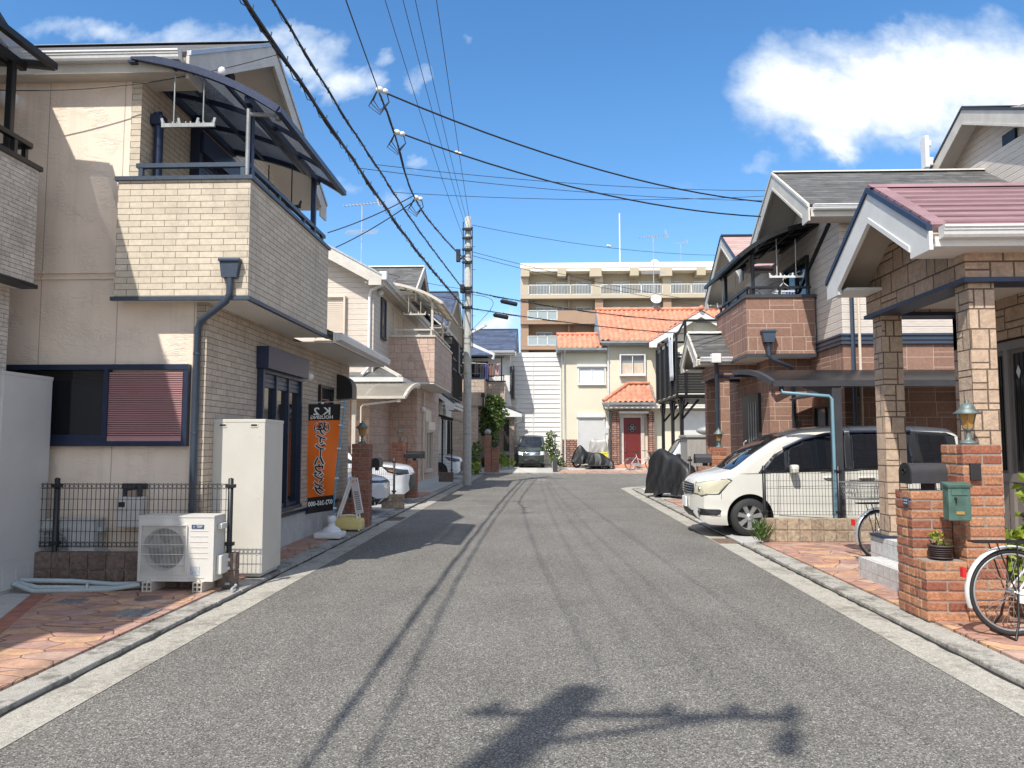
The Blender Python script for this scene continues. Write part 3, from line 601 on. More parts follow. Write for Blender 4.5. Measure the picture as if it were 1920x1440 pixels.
# balcony: parapet on three sides, floor, coping, soffit
Y0, Y1, X1, ZB, ZT = 8.40, 11.62, -3.27, 3.24, 4.58
b = MB(); b.box(-4.80, X1, Y0, Y0+.12, ZB, ZT); b.box(X1-.12, X1, Y0+.12, Y1-.12, ZB, ZT); b.box(-4.80, X1, Y1-.12, Y1, ZB, ZT)
bal = b.build('balcony', 'long_tile', hA)
b = MB(); b.box(-4.83, X1+.03, Y0-.03, Y0+.15, ZT, ZT+.045); b.box(X1-.15, X1+.03, Y0+.15, Y1-.15, ZT, ZT+.045); b.box(-4.83, X1+.03, Y1-.15, Y1+.03, ZT, ZT+.045); b.build('coping', 'slate_metal', bal)
b = MB(); b.box(-4.83, X1+.03, Y0-.03, Y0+.02, ZB-.045, ZB-.002); b.box(X1-.02, X1+.03, Y0+.02, Y1+.03, ZB-.045, ZB-.002); b.build('drip_edge', 'slate_metal', bal)
MB().box(-4.78, X1-.022, Y0+.022, Y1-.01, ZB-.03, ZB+.05).build('balcony_soffit', 'soffit', bal)
rail(hA, [(-4.62, Y0+.06), (X1-.06, Y0+.06), (X1-.06, Y1-.06)], ZT+.05, ZT+.19, 'slate_metal')
canopy(hA, -4.66, 6.02, -2.95, 5.36, 8.34, 11.25, 'navy_metal', 'smoke_sheet', nb=3, bx=-3.33, posts=(8.52, 11.0), pz=ZT+.05, flat=.5)
MB().tube([(-3.33,8.44,ZT+.05),(-3.33,8.44,5.42)], .026).tube([(-3.33,8.44,5.36),(-3.05,8.62,5.42)], .026).tube([(-3.05,8.62,5.36),(-3.05,8.62,5.50)], .036).build('corner_pipe', 'dull_steel', hA)
MB().ball((-3.62,8.36,5.83), .045, (1,1,1.3)).build('lamp_bulb', 'white_plastic', hA)
win(hA, '+x', (-4.68, 10.85), 1.7, 3.6, 5.45, 'navy_metal', 'dark_glass', sashes=2, shutter=.97, box=.28)
MB().box(-4.68, -4.55, 9.88, 9.97, 3.5, 6.0).build('window_post', 'navy_metal', hA)
MB().tube([(-4.6,8.88,3.3),(-4.6,8.88,5.52),(-4.62,8.88,5.58)], .055, 12).cbox(-4.68,-4.53,8.80,8.96,5.42,5.55,.02).build('downpipe', 'navy_metal', hA)
# the window with the louvred pinkish shutter on the stucco
w = MB(); x0, x1, z0, z1 = -6.4, -3.985, 1.56, 2.49; yy = YA
w.box(x0, x1, yy-.09, yy-.002, z1-.06, z1); w.box(x0, x1, yy-.09, yy-.002, z0, z0+.055); w.box(x1-.05, x1, yy-.085, yy-.002, z0+.055, z1-.06); w.box(-4.955, -4.90, yy-.095, yy-.002, z0+.055, z1-.06); w.box(x0, x0+.05, yy-.085, yy-.002, z0+.055, z1-.06)
w.box(x0+.05, -4.955, yy-.05, yy-.004, z0+.055, z0+.13)
wo = w.build('window', 'navy_metal', hA); MB().box(x0+.05, -4.955, yy-.03, yy-.01, z0+.13, z1-.06).build('pane', 'dark_glass', wo)
sh = MB(); n_ = 30
for i in range(n_):
    h = lerp(z0+.10, z1-.085, i/n_); d = (z1-.085-z0-.10)/n_
    sh.prism([(yy-.05, h), (yy-.083, h+.002), (yy-.083, h+d*.55), (yy-.05, h+d*.95)], 'x', -4.895, x1-.06)
sh.box(-4.895, x1-.06, yy-.083, yy-.05, z0+.058, z0+.10); sh.build('shutter', 'louvre_pink', wo)
# brick side: patio window with shutter box, bulb lamp, letter slot awning, lattice
win(hA, '+x', (XB, 11.05), 1.62, .66, 2.55, 'navy_metal', 'dark_glass', sashes=3, shutter=.10, box=.30, d=.09, smat='shutter_navy')
MB().ball((XB+.10,12.2,2.66), .075).tube([(XB,12.2,2.56),(XB+.06,12.2,2.58),(XB+.09,12.2,2.62)], .015).build('wall_lamp', 'porcelain', hA)
b = MB(); fx = XB+.004
for k in range(6): b.bar((fx+.02, 13.25+k*.1-.12, 1.95), (fx+.02, 13.25+k*.1+.12, 2.35), .014, .014); b.bar((fx+.02, 13.25+k*.1+.12, 1.95), (fx+.02, 13.25+k*.1-.12, 2.35), .014, .014)
b.box(fx, fx+.05, 13.05, 13.1, 1.7, 2.6); b.box(fx, fx+.05, 13.85, 13.9, 1.7, 2.6); b.box(fx, fx+.05, 13.1, 13.85, 1.7, 1.75); b.box(fx, fx+.05, 13.1, 13.85, 2.55, 2.6)
lw = b.build('lattice_window', 'black_metal', hA); MB().box(fx, fx+.008, 13.1, 13.85, 1.75, 2.55).build('pane', 'dark_glass', lw)
hp = [(XB, 2.42), (XB+.30, 2.42), (XB+.30, 2.62)] + [(XB+.30*math.cos(a)*1., 2.62+.26*math.sin(a)) for a in [i*math.pi/16 for i in range(1, 9)]] + [(XB, 2.88)]
MB().prism([(x, z) for x, z in hp], 'y', 14.25, 14.6).build('vent_hood', 'black_metal', hA)
# the lower eave past the balcony
b = MB(); b.slab([(-3.16,11.72,3.30),(-3.16,15.5,3.30),(-4.7,15.5,3.95),(-4.7,11.72,3.95)][::1], .07); lr = b.build('lower_roof', 'grey_slate', hA)
b = MB(); b.prism([(-3.16,3.30),(-3.06,3.30),(-3.05,3.27),(-3.07,3.19),(-3.16,3.17)], 'y', 11.7, 15.55); b.build('gutter', 'gutter_white', lr)
b = MB(); b.box(-4.6, -3.17, 11.70, 15.5, 3.14, 3.16); b.box(-3.19, -3.165, 11.68, 15.5, 3.14, 3.30); b.build('soffit', 'soffit', lr)
# downpipe with hopper on the balcony, running to the ground at the corner
b = MB(); hx, hy = -3.46, YA-.30
b.prism([(hx-.11,3.62),(hx-.085,3.44),(hx+.085,3.44),(hx+.11,3.62)], 'y', hy, Y0-.002); b.cbox(hx-.12, hx+.12, hy-.02, Y0-.002, 3.62, 3.655, .006)
b.tube([(hx,hy+.04,3.45),(hx,hy+.04,3.26),(hx-.04,hy+.05,3.18),(-3.85,YA-.10,2.98),(-3.895,YA-.07,2.90),(-3.895,YA-.07,.05)], .038, 12)
for z in (2.6,1.7,.9): b.tube([(-3.895,YA-.07,z),(-3.895,YA-.07,z+.02)], .044, 12)
b.build('downpipe', 'slate_metal', hA)
b = MB(); b.ball((-6.22,YA-.10,5.62), .115, (1,.9,1)); b.lathe([(.10,-.03),(.105,.09)], (-6.22,YA-.09,5.62), 18, 'y'); b.build('vent_cap', 'white_plastic', hA)
hanger('grey laundry pole holder under the bowed roof, at the balcony corner nearest the camera', (-4.02, 8.42, 5.23), .62, .62, 'dull_steel')
hanger('black laundry pole holder at the far end of the beige balcony', (-3.75, 10.75, 5.0), .62, .62, 'black_metal')

# ---------------------------------------------------------------- far left: the neighbour with the ledge-stone balcony
hB = thing('stone_tiled_house', 'house at the left edge with grey ledge-stone balcony and dark canopy', 'house', (-8, 4, 0))
b = MB(); b.box(-5.6, -5.45, 1.5, 7.98, 3.3, 4.55); b.box(-7.2, -5.6, 7.86, 7.98, 3.3, 4.55); bl = b.build('balcony', 'ledge_stone', hB)
b = MB(); b.box(-5.63, -5.42, 1.5, 8.01, 4.55, 4.60); b.box(-7.2, -5.63, 7.83, 8.01, 4.55, 4.60); b.box(-5.6, -5.42, 1.5, 8.01, 3.255, 3.298); b.build('coping', 'black_metal', bl)
MB().box(-7.2, -5.47, 1.5, 7.97, 3.26, 3.35).build('balcony_soffit', 'soffit', bl)
rail(hB, [(-5.5, 1.5), (-5.5, 7.9), (-7, 7.9)], 4.6, 4.80, 'black_metal')
MB().box(-10, -5.72, .5, 8.0, .05, 3.3).build('lower_wall', 'ledge_stone', hB)
MB().box(-10, -6.85, .5, 8.05, 3.3, 6.3).prism([(.5,6.3),(8.0,6.3),(4.3,8.3)], 'x', -10, -6.85).build('upper_wall', 'cream_siding', hB)
gable_roof(hB, 'x', -10.2, -6.12, 4.4, 8.35, (4.0, 3.85), 6.35, 'grey_slate', ends=(1,), gutters=(1,))
canopy(hB, -6.8, 5.82, -5.32, 5.72, 2.2, 7.95, 'black_metal', 'smoke_sheet', nb=5, bx=-5.62, posts=(7.72, 2.5), pz=4.6, flat=.3)
# ---------------------------------------------------------------- left: boxes, pipes, fence
def cabinet(name, label, x0, x1, y0, y1, z0, z1, mat, slots=False, plinth='unit_grey', cat='cabinet', panel=None):
    t = thing(name, label, cat, ((x0+x1)/2, (y0+y1)/2, z0))
    b = MB(); b.cbox(x0, x1, y0, y1, z0+.035, z1, .012)
    for xx in (x0+.06, x1-.06):
        for z in (z0+.25, lerp(z0, z1, .5), z1-.2): b.lathe([(.0, -.004), (.007, -.003), (.008, 0)], (xx, y0, z), 8, 'y')
    b.build('body', mat, t)
    MB().box(x0+.03, x1-.03, y0+.03, y1-.03, z0, z0+.035).build('plinth', plinth, t)
    b = MB(); b.cbox(x0-.004, x1+.004, y0-.004, y1+.004, z1-.035, z1+.004, .006); b.build('lid', mat, t)
    if slots:
        for xx in (x0+.12, x1-.13):
            g = MB().box(xx-.045, xx+.045, y0-.006, y0-.0, z1-.092, z1-.05).build('vent_slot', mat, t)
            MB().box(xx-.034, xx+.034, y0-.0085, y0-.006, z1-.076, z1-.056).build('opening', 'car_dark', g)
    if panel: panel(t)
    return t
def wb_panel(t):
    b = MB()
    for (y_a, y_b, za, zb) in ((9.2, 9.49, .27, .275), (9.2, 9.205, .10, .27), (9.35, 9.49, .72, .725), (9.35, 9.355, .275, .72)): b.box(-3.2, -3.1975, y_a, y_b, za, zb)
    b.build('panel_seam', 'unit_grey', t)
cabinet('water_heater_tank', 'tall cream water heater cabinet by the kerb, behind the end of the mesh fence', -3.82, -3.20, 8.86, 9.50, .06, 1.87, 'box_cream', True, panel=wb_panel)
def gt_panel(t):
    b = MB()
    for (y_a, y_b, za, zb) in ((7.55, 7.56, .5, .9), (7.25, 7.56, .9, .91), (7.56, 7.62, .49, .50), (7.62, 7.63, .40, .50), (7.6, 8.3, .40, .41), (7.62, 8.28, .30, .31), (7.95, 7.96, .12, .30), (7.75, 7.76, .12, .3), (8.15, 8.16, .12, .3), (8.28, 8.29, .2, .40)): b.box(-5.47, -5.4675, y_a, y_b, za, zb)
    b.build('panel_seam', 'unit_grey', t)
cabinet('water_heater_tank', 'tall grey cabinet standing in shade at the left edge on the concrete drive', -6.05, -5.47, 7.62, 8.42, .05, 2.33, 'box_grey', panel=gt_panel)

def ac_unit(label, loc, W_=.80, D=.30, H=.66, feet=True, brand=True, mat='unit_white', rz=0., sticker=True):
    t = thing('air_conditioner_unit', label, 'air conditioner', loc, rz, 'air conditioner outdoor units', local=True)
    f = .10 if feet else .02
    b = MB(); x0, x1 = -W_/2, W_/2
    fc, fr, fz = -W_*.165, min(W_*.275, .225), f+H*.50
    # front panel with a round opening: ring of faces round the fan
    yf = -D/2; n_ = 48; ring = []; outer = []
    for k in range(n_):
        a = 2*math.pi*k/n_; ca, sa = math.cos(a), math.sin(a); ring.append((fc+fr*ca, yf, fz+fr*sa))
        ex = (x1-fc) if ca > 0 else (fc-x0); ez = (f+H-fz) if sa > 0 else (fz-f)
        m_ = min(ex/abs(ca) if abs(ca) > 1e-6 else 9, ez/abs(sa) if abs(sa) > 1e-6 else 9); outer.append((fc+m_*ca, yf, fz+m_*sa))
    b.add(ring+outer, [(k, (k+1) % n_, n_+(k+1) % n_, n_+k) for k in range(n_)])
    for (cx, cz) in ((x0, f), (x1, f), (x1, f+H), (x0, f+H)):
        i = max(range(n_), key=lambda k: -math.dist(outer[k], (cx, yf, cz))); c = (cx, yf, cz)
        js = sorted(range(n_), key=lambda k: math.dist(outer[k], c))[:2]; b.add([c, outer[js[0]], outer[js[1]]], [(0, 1, 2)])
    b.add([(x0,yf,f),(x1,yf,f),(x1,yf,f+H),(x0,yf,f+H),(x0,-yf,f),(x1,-yf,f),(x1,-yf,f+H),(x0,-yf,f+H)], [(0,1,5,4),(1,2,6,5),(3,7,6,2),(0,4,7,3),(4,5,6,7)])
    b.lathe([(fr, 0), (fr-.012, .05), (fr-.012, .12)], (fc, yf, fz), n_, 'y')
    for k in range(6): b.box(W_*.19, x1-.06, yf-.004, yf-.001, f+H*(.36+.085*k), f+H*(.36+.085*k)+.006)
    b.box(x0-.004, x1+.004, yf-.006, -yf+.004, f+H, f+H+.018); b.box(x0+.02, x1-.09, yf-.006, yf-.001, f+.035, f+.045)
    b.build('body', mat, t)
    fb = MB(); fb.lathe([(0, .10), (fr, .10)], (fc, yf, fz), 32, 'y'); fb.build('fan_recess', 'fan_dark', t)
    fn = MB(); fn.lathe([(.0, .03), (.05, .035), (.06, .08)], (fc, yf, fz), 16, 'y')
    for k in range(3):
        a = k*2.094+.5; p = [(fc+r*math.cos(a+da), yf+dy, fz+r*math.sin(a+da)) for r, da, dy in ((.05,-.3,.085),(fr*.93,-.45,.085),(fr*.93,.5,.045),(.05,.5,.05))]
        fn.add(p, [(0,1,2,3)])
    fn.build('fan', 'fan_grey', t)
    g = MB(); gx0, gx1, g0, g1 = x0+.035, fc+fr+.03, fz-fr-.03, fz+fr+.03
    n_ = 34
    for k in range(n_+1): x = lerp(gx0, gx1, k/n_); g.bar((x, yf-.014, g0), (x, yf-.014, g1), .0035, .0035)
    for k in range(6): z = lerp(g0, g1, k/5); g.bar((gx0, yf-.019, z), (gx1, yf-.019, z), .006, .006)
    g.bar((gx0, yf-.01, g0), (gx0, yf-.01, g1), .012, .02); g.bar((gx1, yf-.01, g0), (gx1, yf-.01, g1), .012, .02); g.bar((gx0, yf-.012, g1), (gx1, yf-.012, g1), .012, .016)
    g.build('fan_guard', mat, t)
    MB().cbox(x1+.0015, x1+.06, -.07, .12, f+.06, f+.26, .015).build('side_cover', mat, t); MB().cbox(x1+.0015, x1+.05, -.06, .09, f+H-.13, f+H-.07, .012).build('handle', mat, t)
    for k in (0, 1):
        v = MB(); v.lathe([(.0, .05), (.018, .05), (.018, 0), (.026, 0), (.026, -.02)], (x1+.03, .10, f+.10+.09*k), 10, 'x'); v.build('valve', mat, t)
    if brand:
        p = MB().box(W_*.205, W_*.205+.13, yf-.006, yf-.0005, f+H-.115, f+H-.075).build('badge', 'blue_label', t)
        T = Matrix.Translation((W_*.205+.085, yf-.0065, f+H-.088)) @ Matrix.Rotation(math.pi/2, 4, 'X')
        lt = text_mb('MITSUBISHI', .0125, T, .0004, .0004); lt2 = text_mb('ELECTRIC', .0105, Matrix.Translation((0, 0, -.0125)) @ T, .0004, .0004); lt.add(lt2.v, lt2.f)
        cx, cz = W_*.205+.026, f+H-.095; r = .0095
        for a in (90, 210, 330):
            d = Vector((math.cos(R_(a)), math.sin(R_(a)))); e = [Vector((math.cos(R_(a+s_*30)), math.sin(R_(a+s_*30)))) for s_ in (-1, 1)]
            P = [(0, 0), e[0]*r/1.732*1., d*r*1.0, e[1]*r/1.732*1.]; P = [(cx+q_[0]*1.2, yf-.0068, cz+q_[1]*1.2) for q_ in P]; lt.add(P, [(0,1,2,3)])
        lt.build('lettering', 'white_plastic', p)
    if sticker:
        MB().box(W_*.20, W_*.20+.10, yf-.003, yf-.0005, f+.065, f+.155).build('rating_label', 'grey_label', t)
    if feet:
        for x in (x0+.13, x1-.14):
            q_ = MB(); w_ = .10; h = f
            for px in (-w_/2, -.006, w_/2-.012): q_.box(x+px, x+px+.012, -D/2-.05, D/2+.05, 0, h)
            for pz in (0, h/2-.006, h-.012): q_.box(x-w_/2+.012, x+w_/2-.012, -D/2-.045, D/2+.045, pz+.0005, pz+.0115)
            q_.lathe([(.02, h), (.02, h+.012), (.008, h+.012), (.008, h+.03)], (x, -D/2-.02, 0), 8); q_.build('foot', 'beige_metal', t)
    return t
ac_unit('cream air conditioner unit on the paving, its round fan grille facing the street', (-3.80, 8.13, .06), .80, .28, .66)
ac_unit('grey air conditioner unit behind the black mesh fence, half hidden by the grey cabinet', (-5.25, 8.46, .12), .72, .20, .60, False, False, 'unit_grey', sticker=False)
# refrigerant hoses and drain
b = MB()
for k, (dy, zz, bow) in enumerate(((0, .085, .02), (.06, .135, .03), (-.05, .075, .0))):
    b.tube([(-5.45, 7.95+dy, .12+zz*.3), (-5.2, 7.9+dy, zz+bow), (-4.9, 7.95+dy, zz+bow*.6), (-4.5, 8.02+dy, zz*.6+.03), (-4.18, 8.08+dy, .10+k*.01)], .025, 10)
b.tube([(-4.72,7.96,.10),(-4.70,7.97,.10)], .05, 10)
tag(b.build('refrigerant_hose', 'hose'), 'pale green insulated hoses lying along the foot of the dark block wall', 'hose')
b = MB(); b.tube([(-3.35, 8.2, .10), (-3.3, 8.3, .085), (-3.24, 8.22, .08), (-3.21, 8.02, .078)], .014, 8); tag(b.build('drain_hose', 'hose'), 'thin grey drain hose on the paving beside the cream air conditioner unit', 'hose')

def block_wall(name, label, x0, x1, y0, y1, z0, rows, bl, bh, mat, cat='wall', along='x', extra=None):
    """split-face blocks laid in courses with mortar between"""
    t = thing(name, label, cat, ((x0+x1)/2, (y0+y1)/2, z0)); b = MB()
    a0, a1 = (x0, x1) if along == 'x' else (y0, y1); n_ = max(1, round((a1-a0)/bl)); w_ = (a1-a0)/n_
    for r in range(rows):
        for k in range(n_):
            u0, u1 = a0+k*w_+.004, a0+(k+1)*w_-.004; j = random.uniform(-.006, .004)
            if along == 'x': b.cbox(u0, u1, y0+j, y1, z0+r*bh+.004, z0+(r+1)*bh-.003, .012)
            else: b.cbox(x0, x1+j, u0, u1, z0+r*bh+.004, z0+(r+1)*bh-.003, .012)
    b.build('block_course', mat, t)
    m_ = MB(); m_.box(x0+.015, x1-.015, y0+.018, y1-.012, z0, z0+rows*bh-.01); m_.build('mortar', 'mortar', t); return t
block_wall('block_wall', 'low dark split-face block wall under the black mesh fence', -6.3, -3.26, 8.24, 8.36, .04, 2, .20, .19, 'dark_block')
def mesh_fence(label, p, q_, z0, z1, posts, mat='black_metal', step=.05, hs=.16, wr=.0025, wave=True, group=None):
    """wire panel fence between two ground points, posts at the given fractions"""
    p, q_ = Vector((*p, 0)), Vector((*q_, 0)); t = thing('mesh_fence', label, 'fence', (*((p+q_)/2).xy, z0), group=group); L = (q_-p).length
    at = lambda s, z: tuple(p.lerp(q_, s) + Vector((0, 0, z)))
    b = MB(); n_ = max(2, round(L/step))
    for k in range(n_+1): b.bar(at(k/n_, z0+.04), at(k/n_, z1-.02), wr*2, wr*2)
    m_ = max(2, round((z1-z0)/hs))
    zs = [z0+.05, z0+.10] + [lerp(z0+.10, z1-.08, k/m_) for k in range(1, m_)] + [z1-.08, z1-.03]
    for z in zs: b.bar(at(0, z), at(1, z), wr*2, wr*2)
    if wave:
        for zc in (z1-.055, z0+.075):
            for k in range(n_):
                for s_ in (-1, 1): b.bar(at((k+.08)/n_, zc+s_*.004), at((k+.5)/n_, zc+s_*.024), wr*1.6, wr*1.6); b.bar(at((k+.5)/n_, zc+s_*.024), at((k+.92)/n_, zc+s_*.004), wr*1.6, wr*1.6)
    b.build('wire_panel', mat, t)
    for s in posts:
        o = MB(); c = p.lerp(q_, s); o.lathe([(.028, z0-.03), (.028, z1+.03), (.0, z1+.04)], (c.x, c.y, 0), 12)
        for z in (z1-.05, z0+.09): o.cbox(c.x-.05, c.x+.05, c.y-.035, c.y+.03, z-.02, z+.02, .006)
        o.build('post', mat, t)
    return t
mesh_fence('black mesh fence on the dark block wall behind the cream air conditioner unit', (-6.2, 8.30), (-3.36, 8.30), .42, 1.18, (.32, 1.0))
# gas meter on the stucco, seen through the fence
t = thing('gas_meter', 'white gas meter with brass pipes on the wall behind the black mesh fence', 'gas meter', (-4.56, 8.5, .6))
MB().cbox(-4.70,-4.42,8.42,8.58,.66,1.0,.02).cbox(-4.68,-4.55,8.405,8.42,.86,.97,.008).build('body', 'unit_white', t); MB().box(-4.655,-4.585,8.400,8.4045,.89,.945).build('display', 'car_dark', t)
MB().tube([(-4.64,8.5,1.0),(-4.64,8.5,1.08),(-4.52,8.5,1.10)], .026).tube([(-4.47,8.5,1.0),(-4.47,8.5,1.12)], .03).tube([(-4.69,8.55,1.11),(-4.42,8.55,1.11)], .034).build('pipe', 'charcoal', t)
# covers in the paving
for (x, y, r, lab, mt) in ((-3.88, 7.62, .13, 'round brown manhole cover in the left paving in front of the cream air conditioner', 'manhole'), (5.2, 10.3, .17, 'round brown manhole cover in the right paving near the block wall', 'manhole')):
    b = MB().lathe([(0, .066), (r*.9, .066), (r, .062), (r, .05)], (x, y, 0), 28, smooth=False)
    for k in range(5): b.box(x-r*.7, x+r*.7, y-r*.7+k*r*.33, y-r*.7+k*r*.33+.012, .0655, .068)
    tag(b.build('manhole_cover', mt), lab, 'manhole cover')
for (x, y, w_, d, lab) in ((-3.66, 6.98, .17, .14, 'square grey inspection cover in the left paving near the kerb'), (4.35, 10.3, .2, .13, 'square grey inspection cover in the right paving by the silver bicycle'), (-4.55, 7.45, .12, .09, 'small grey cover plate in the shaded left paving')):
    b = MB().cbox(x-w_, x+w_, y-d, y+d, .045, .068, .006)
    for k in range(6): b.box(x-w_*.85, x+w_*.85, y-d*.8+k*d*.3, y-d*.8+k*d*.3+.01, .0675, .070)
    tag(b.build('inspection_cover', 'manhole_grey'), lab, 'inspection cover')
for (y, x) in ((16.2, -3.0),):
    b = MB().box(x-.14, x+.14, y-.35, y+.35, .0, .012)
    for k in range(12): b.box(x-.13, x+.13, y-.33+k*.056, y-.31+k*.056, .0121, .018)
    tag(b.build('drain_grate', 'manhole'), 'rusty drain grate in the left gutter past the beige house', 'drain grate')
b = MB().box(2.84, 3.14, 12.45, 13.05, .0, .012)
for k in range(10): b.box(2.86, 3.12, 12.48+k*.056, 12.5+k*.056, .0121, .018)
tag(b.build('drain_grate', 'manhole'), 'rusty drain grate in the right gutter under the front of the white minivan', 'drain grate')

# ---------------------------------------------------------------- banner, sandwich board
t = thing('banner_flag', 'orange and black vertical banner on a blue pole with a white base, read from behind', 'banner', (-3.38, 12.53, .06))
by = 12.53; bx0, bx1, bx0b, bx1b = -3.90, -3.275, -3.845, -3.375
def BN(u, v):     # u across 0..1, v up 0..1
    zt, zb = 2.235, .50+(-.05 if False else 0)
    x = lerp(lerp(bx0b, bx1b, u), lerp(bx0, bx1, u), v); z = lerp(lerp(.43, .50, u), 2.235, v)
    y = by + .028*math.sin(u*4.2+v*5.)*(1-.4*v) + .02*math.sin(v*9+u*2)
    return Vector((x, y, z))
def bpart(v0, v1, nm, mt, par):
    o = MB(); nu, nv = 14, max(3, int((v1-v0)*40)); vs = [BN(i/nu, lerp(v0, v1, j/nv)) for j in range(nv+1) for i in range(nu+1)]
    fs = [(j*(nu+1)+i, j*(nu+1)+i+1, (j+1)*(nu+1)+i+1, (j+1)*(nu+1)+i) for j in range(nv) for i in range(nu)]
    vs2 = [p+Vector((0, .004, 0)) for p in vs]; o.add(vs+vs2, fs+[tuple(i+len(vs) for i in f[::-1]) for f in fs], True); return o.build(nm, mt, par)
cl = bpart(.145, .848, 'cloth', 'banner_orange', t); c2 = bpart(.848, 1., 'top_band', 'banner_black', t); c3 = bpart(.0, .145, 'bottom_band', 'banner_black', t)
def on_banner(s, size, u, v, off, lift, mt, par, sx=1., rot=0., shear=0.):
    """mirrored writing laid on the waving cloth"""
    g = text_mb(s, size, Matrix.Rotation(rot, 4, 'Z'), off, .0, 'CENTER', sx); o = MB(); c = BN(u, v)
    W2 = lerp(bx1b-bx0b, bx1-bx0, v)
    vs = []
    for x, y, z in g.v:
        x = -x; y2 = y + x*shear; uu = u + x/W2; vv = v + y2/1.77; p = BN(uu, vv); vs.append(p + Vector((0, -lift, 0)))
    o.add(vs, g.f); return o.build('lettering', mt, par)
on_banner('K 2', .17, .51, .930, .004, .004, 'banner_white', c2, 1.2); on_banner('HOUSING', .080, .50, .876, .002, .004, 'banner_white', c2, 1.05)
ch = [('(株)', .788, .165, 0), ('ケ', .742, .155, 0), ('イ', .673, .15, 0), ('シ', .604, .15, 0), ('ー', .537, .15, math.pi/2), ('ハ', .468, .155, 0), ('ウ', .398, .15, 0), ('ジ', .330, .15, 0), ('ン', .262, .15, 0), ('グ', .193, .155, 0)]
for s, v, sz, rot in ch:
    u = lerp(.47, .52, v); k = dict(sx=1.25 if len(s) == 1 else 1.0, rot=rot); ob = 1 if len(s) == 1 else .55
    on_banner(s, sz, u, v, .014*ob, .003, 'banner_white', cl, **k); on_banner(s, sz, u, v, .0045*ob*ob, .006, 'banner_black', cl, **k)
on_banner('072-265-0001', .105, .5, .083, .003, .004, 'banner_white', c3, .78)
MB().tube([(-3.385,by+.03,.42),(-3.215,by+.03,2.30)], .011).build('pole', 'pole_blue', t); MB().tube([(-3.93,by+.03,2.262),(-3.20,by+.03,2.275)], .005).build('crossbar', 'white_plastic', t)
b = MB()
for v in (.02, .30, .58, .80, .97): p = BN(1, v); b.box(p.x-.01, p.x+.045, by-.0, by+.045, p.z-.013, p.z+.013)
p = BN(.5, 1); b.box(p.x-.015, p.x+.015, by+.012, by+.045, p.z-.03, p.z+.035); b.build('loop', 'white_plastic', t)
b = MB(); cx, cy = -3.40, by+.02
b.cbox(cx-.24, cx+.2, cy-.2, cy+.2, .06, .155, .03); b.lathe([(.17, .15), (.13, .21), (.06, .25), (.055, .30), (.068, .31), (.068, .41), (.02, .415)], (cx, cy, 0), 20); b.build('base', 'white_plastic', t)
t = thing('sandwich_board', 'white folding sign board with red writing leaning beside the brick pillar', 'sign board', (-3.36, 13.6, .06))
def leg2(a, b_): MB().bar(a, b_, .024, .024).build('leg', 'sign_white', t)
for y in (13.52, 13.72): leg2((-3.33, y, .99), (-3.64, y, .06)); leg2((-3.33, y, .99), (-3.17, y, .06))
MB().bar((-3.60, 13.5, .35), (-3.60, 13.74, .35), .02, .02).bar((-3.52, 13.52, .33), (-3.22, 13.52, .33), .018, .018).build('stretcher', 'sign_white', t)
MB().slab([(-3.585,13.51,.24),(-3.585,13.73,.24),(-3.34,13.73,.98),(-3.34,13.51,.98)], .012).build('panel', 'sign_white', t)
# the panel that faces the road is turned a little towards the viewer
tl, tr, bl_, br_ = Vector((-3.33,13.50,.985)), Vector((-3.20,13.44,.985)), Vector((-3.21,13.50,.35)), Vector((-3.085,13.44,.38))
fp = MB().slab([bl_, br_, tr, tl], .012).build('front_panel', 'sign_white', t)
ex = (br_-bl_).normalized(); ez = (tl-bl_).normalized(); en = ex.cross(ez); Mx = Matrix((ex.to_4d(), ez.to_4d(), en.to_4d(), (0,0,0,1))).transposed()
def SB(s, size, u, v, mt, sx=1.): 
    p = bl_.lerp(br_, u).lerp(tl.lerp(tr, u), v)+en*.002; K = Mx.copy(); K[0][3], K[1][3], K[2][3] = p; K[3] = (0, 0, 0, 1)
    return text_mb(s, size, K @ Matrix.Diagonal((-1, 1, 1, 1)), .001, .0008, 'CENTER', sx)
SB('オープン', .052, .5, .90, 'sign_red', .62).build('lettering', 'sign_red', fp)
g = MB()
for k in range(9):
    v = .60-.06*k
    for j in range(5): 
        u = .16+.15*j; p0 = bl_.lerp(br_, u).lerp(tl.lerp(tr, u), v)+en*.001; wv = ex*.014*random.uniform(.6, 1.); hv = ez*.013; g.add([p0-wv-hv, p0+wv-hv, p0+wv+hv, p0-wv+hv], [(0,1,2,3)])
g.build('printed_panel', 'sign_grey', fp)
t = thing('water_weight', 'yellow plastic water weight lying under the white folding sign board', 'water tank', (-3.4, 13.62, .06))
MB().cbox(-3.68,-3.12,13.50,13.76,.07,.27,.05).cbox(-3.55,-3.2,13.55,13.7,.25,.30,.03).build('body', 'yellow_tank', t); MB().lathe([(.04,0),(.04,.035),(.0,.036)], (-3.6,13.6,.265), 12).build('cap', 'red_reflector', t); MB().tube([(-3.45,13.62,.29),(-3.45,13.62,.325),(-3.3,13.62,.325),(-3.3,13.62,.29)], .014).build('handle', 'yellow_tank', t)

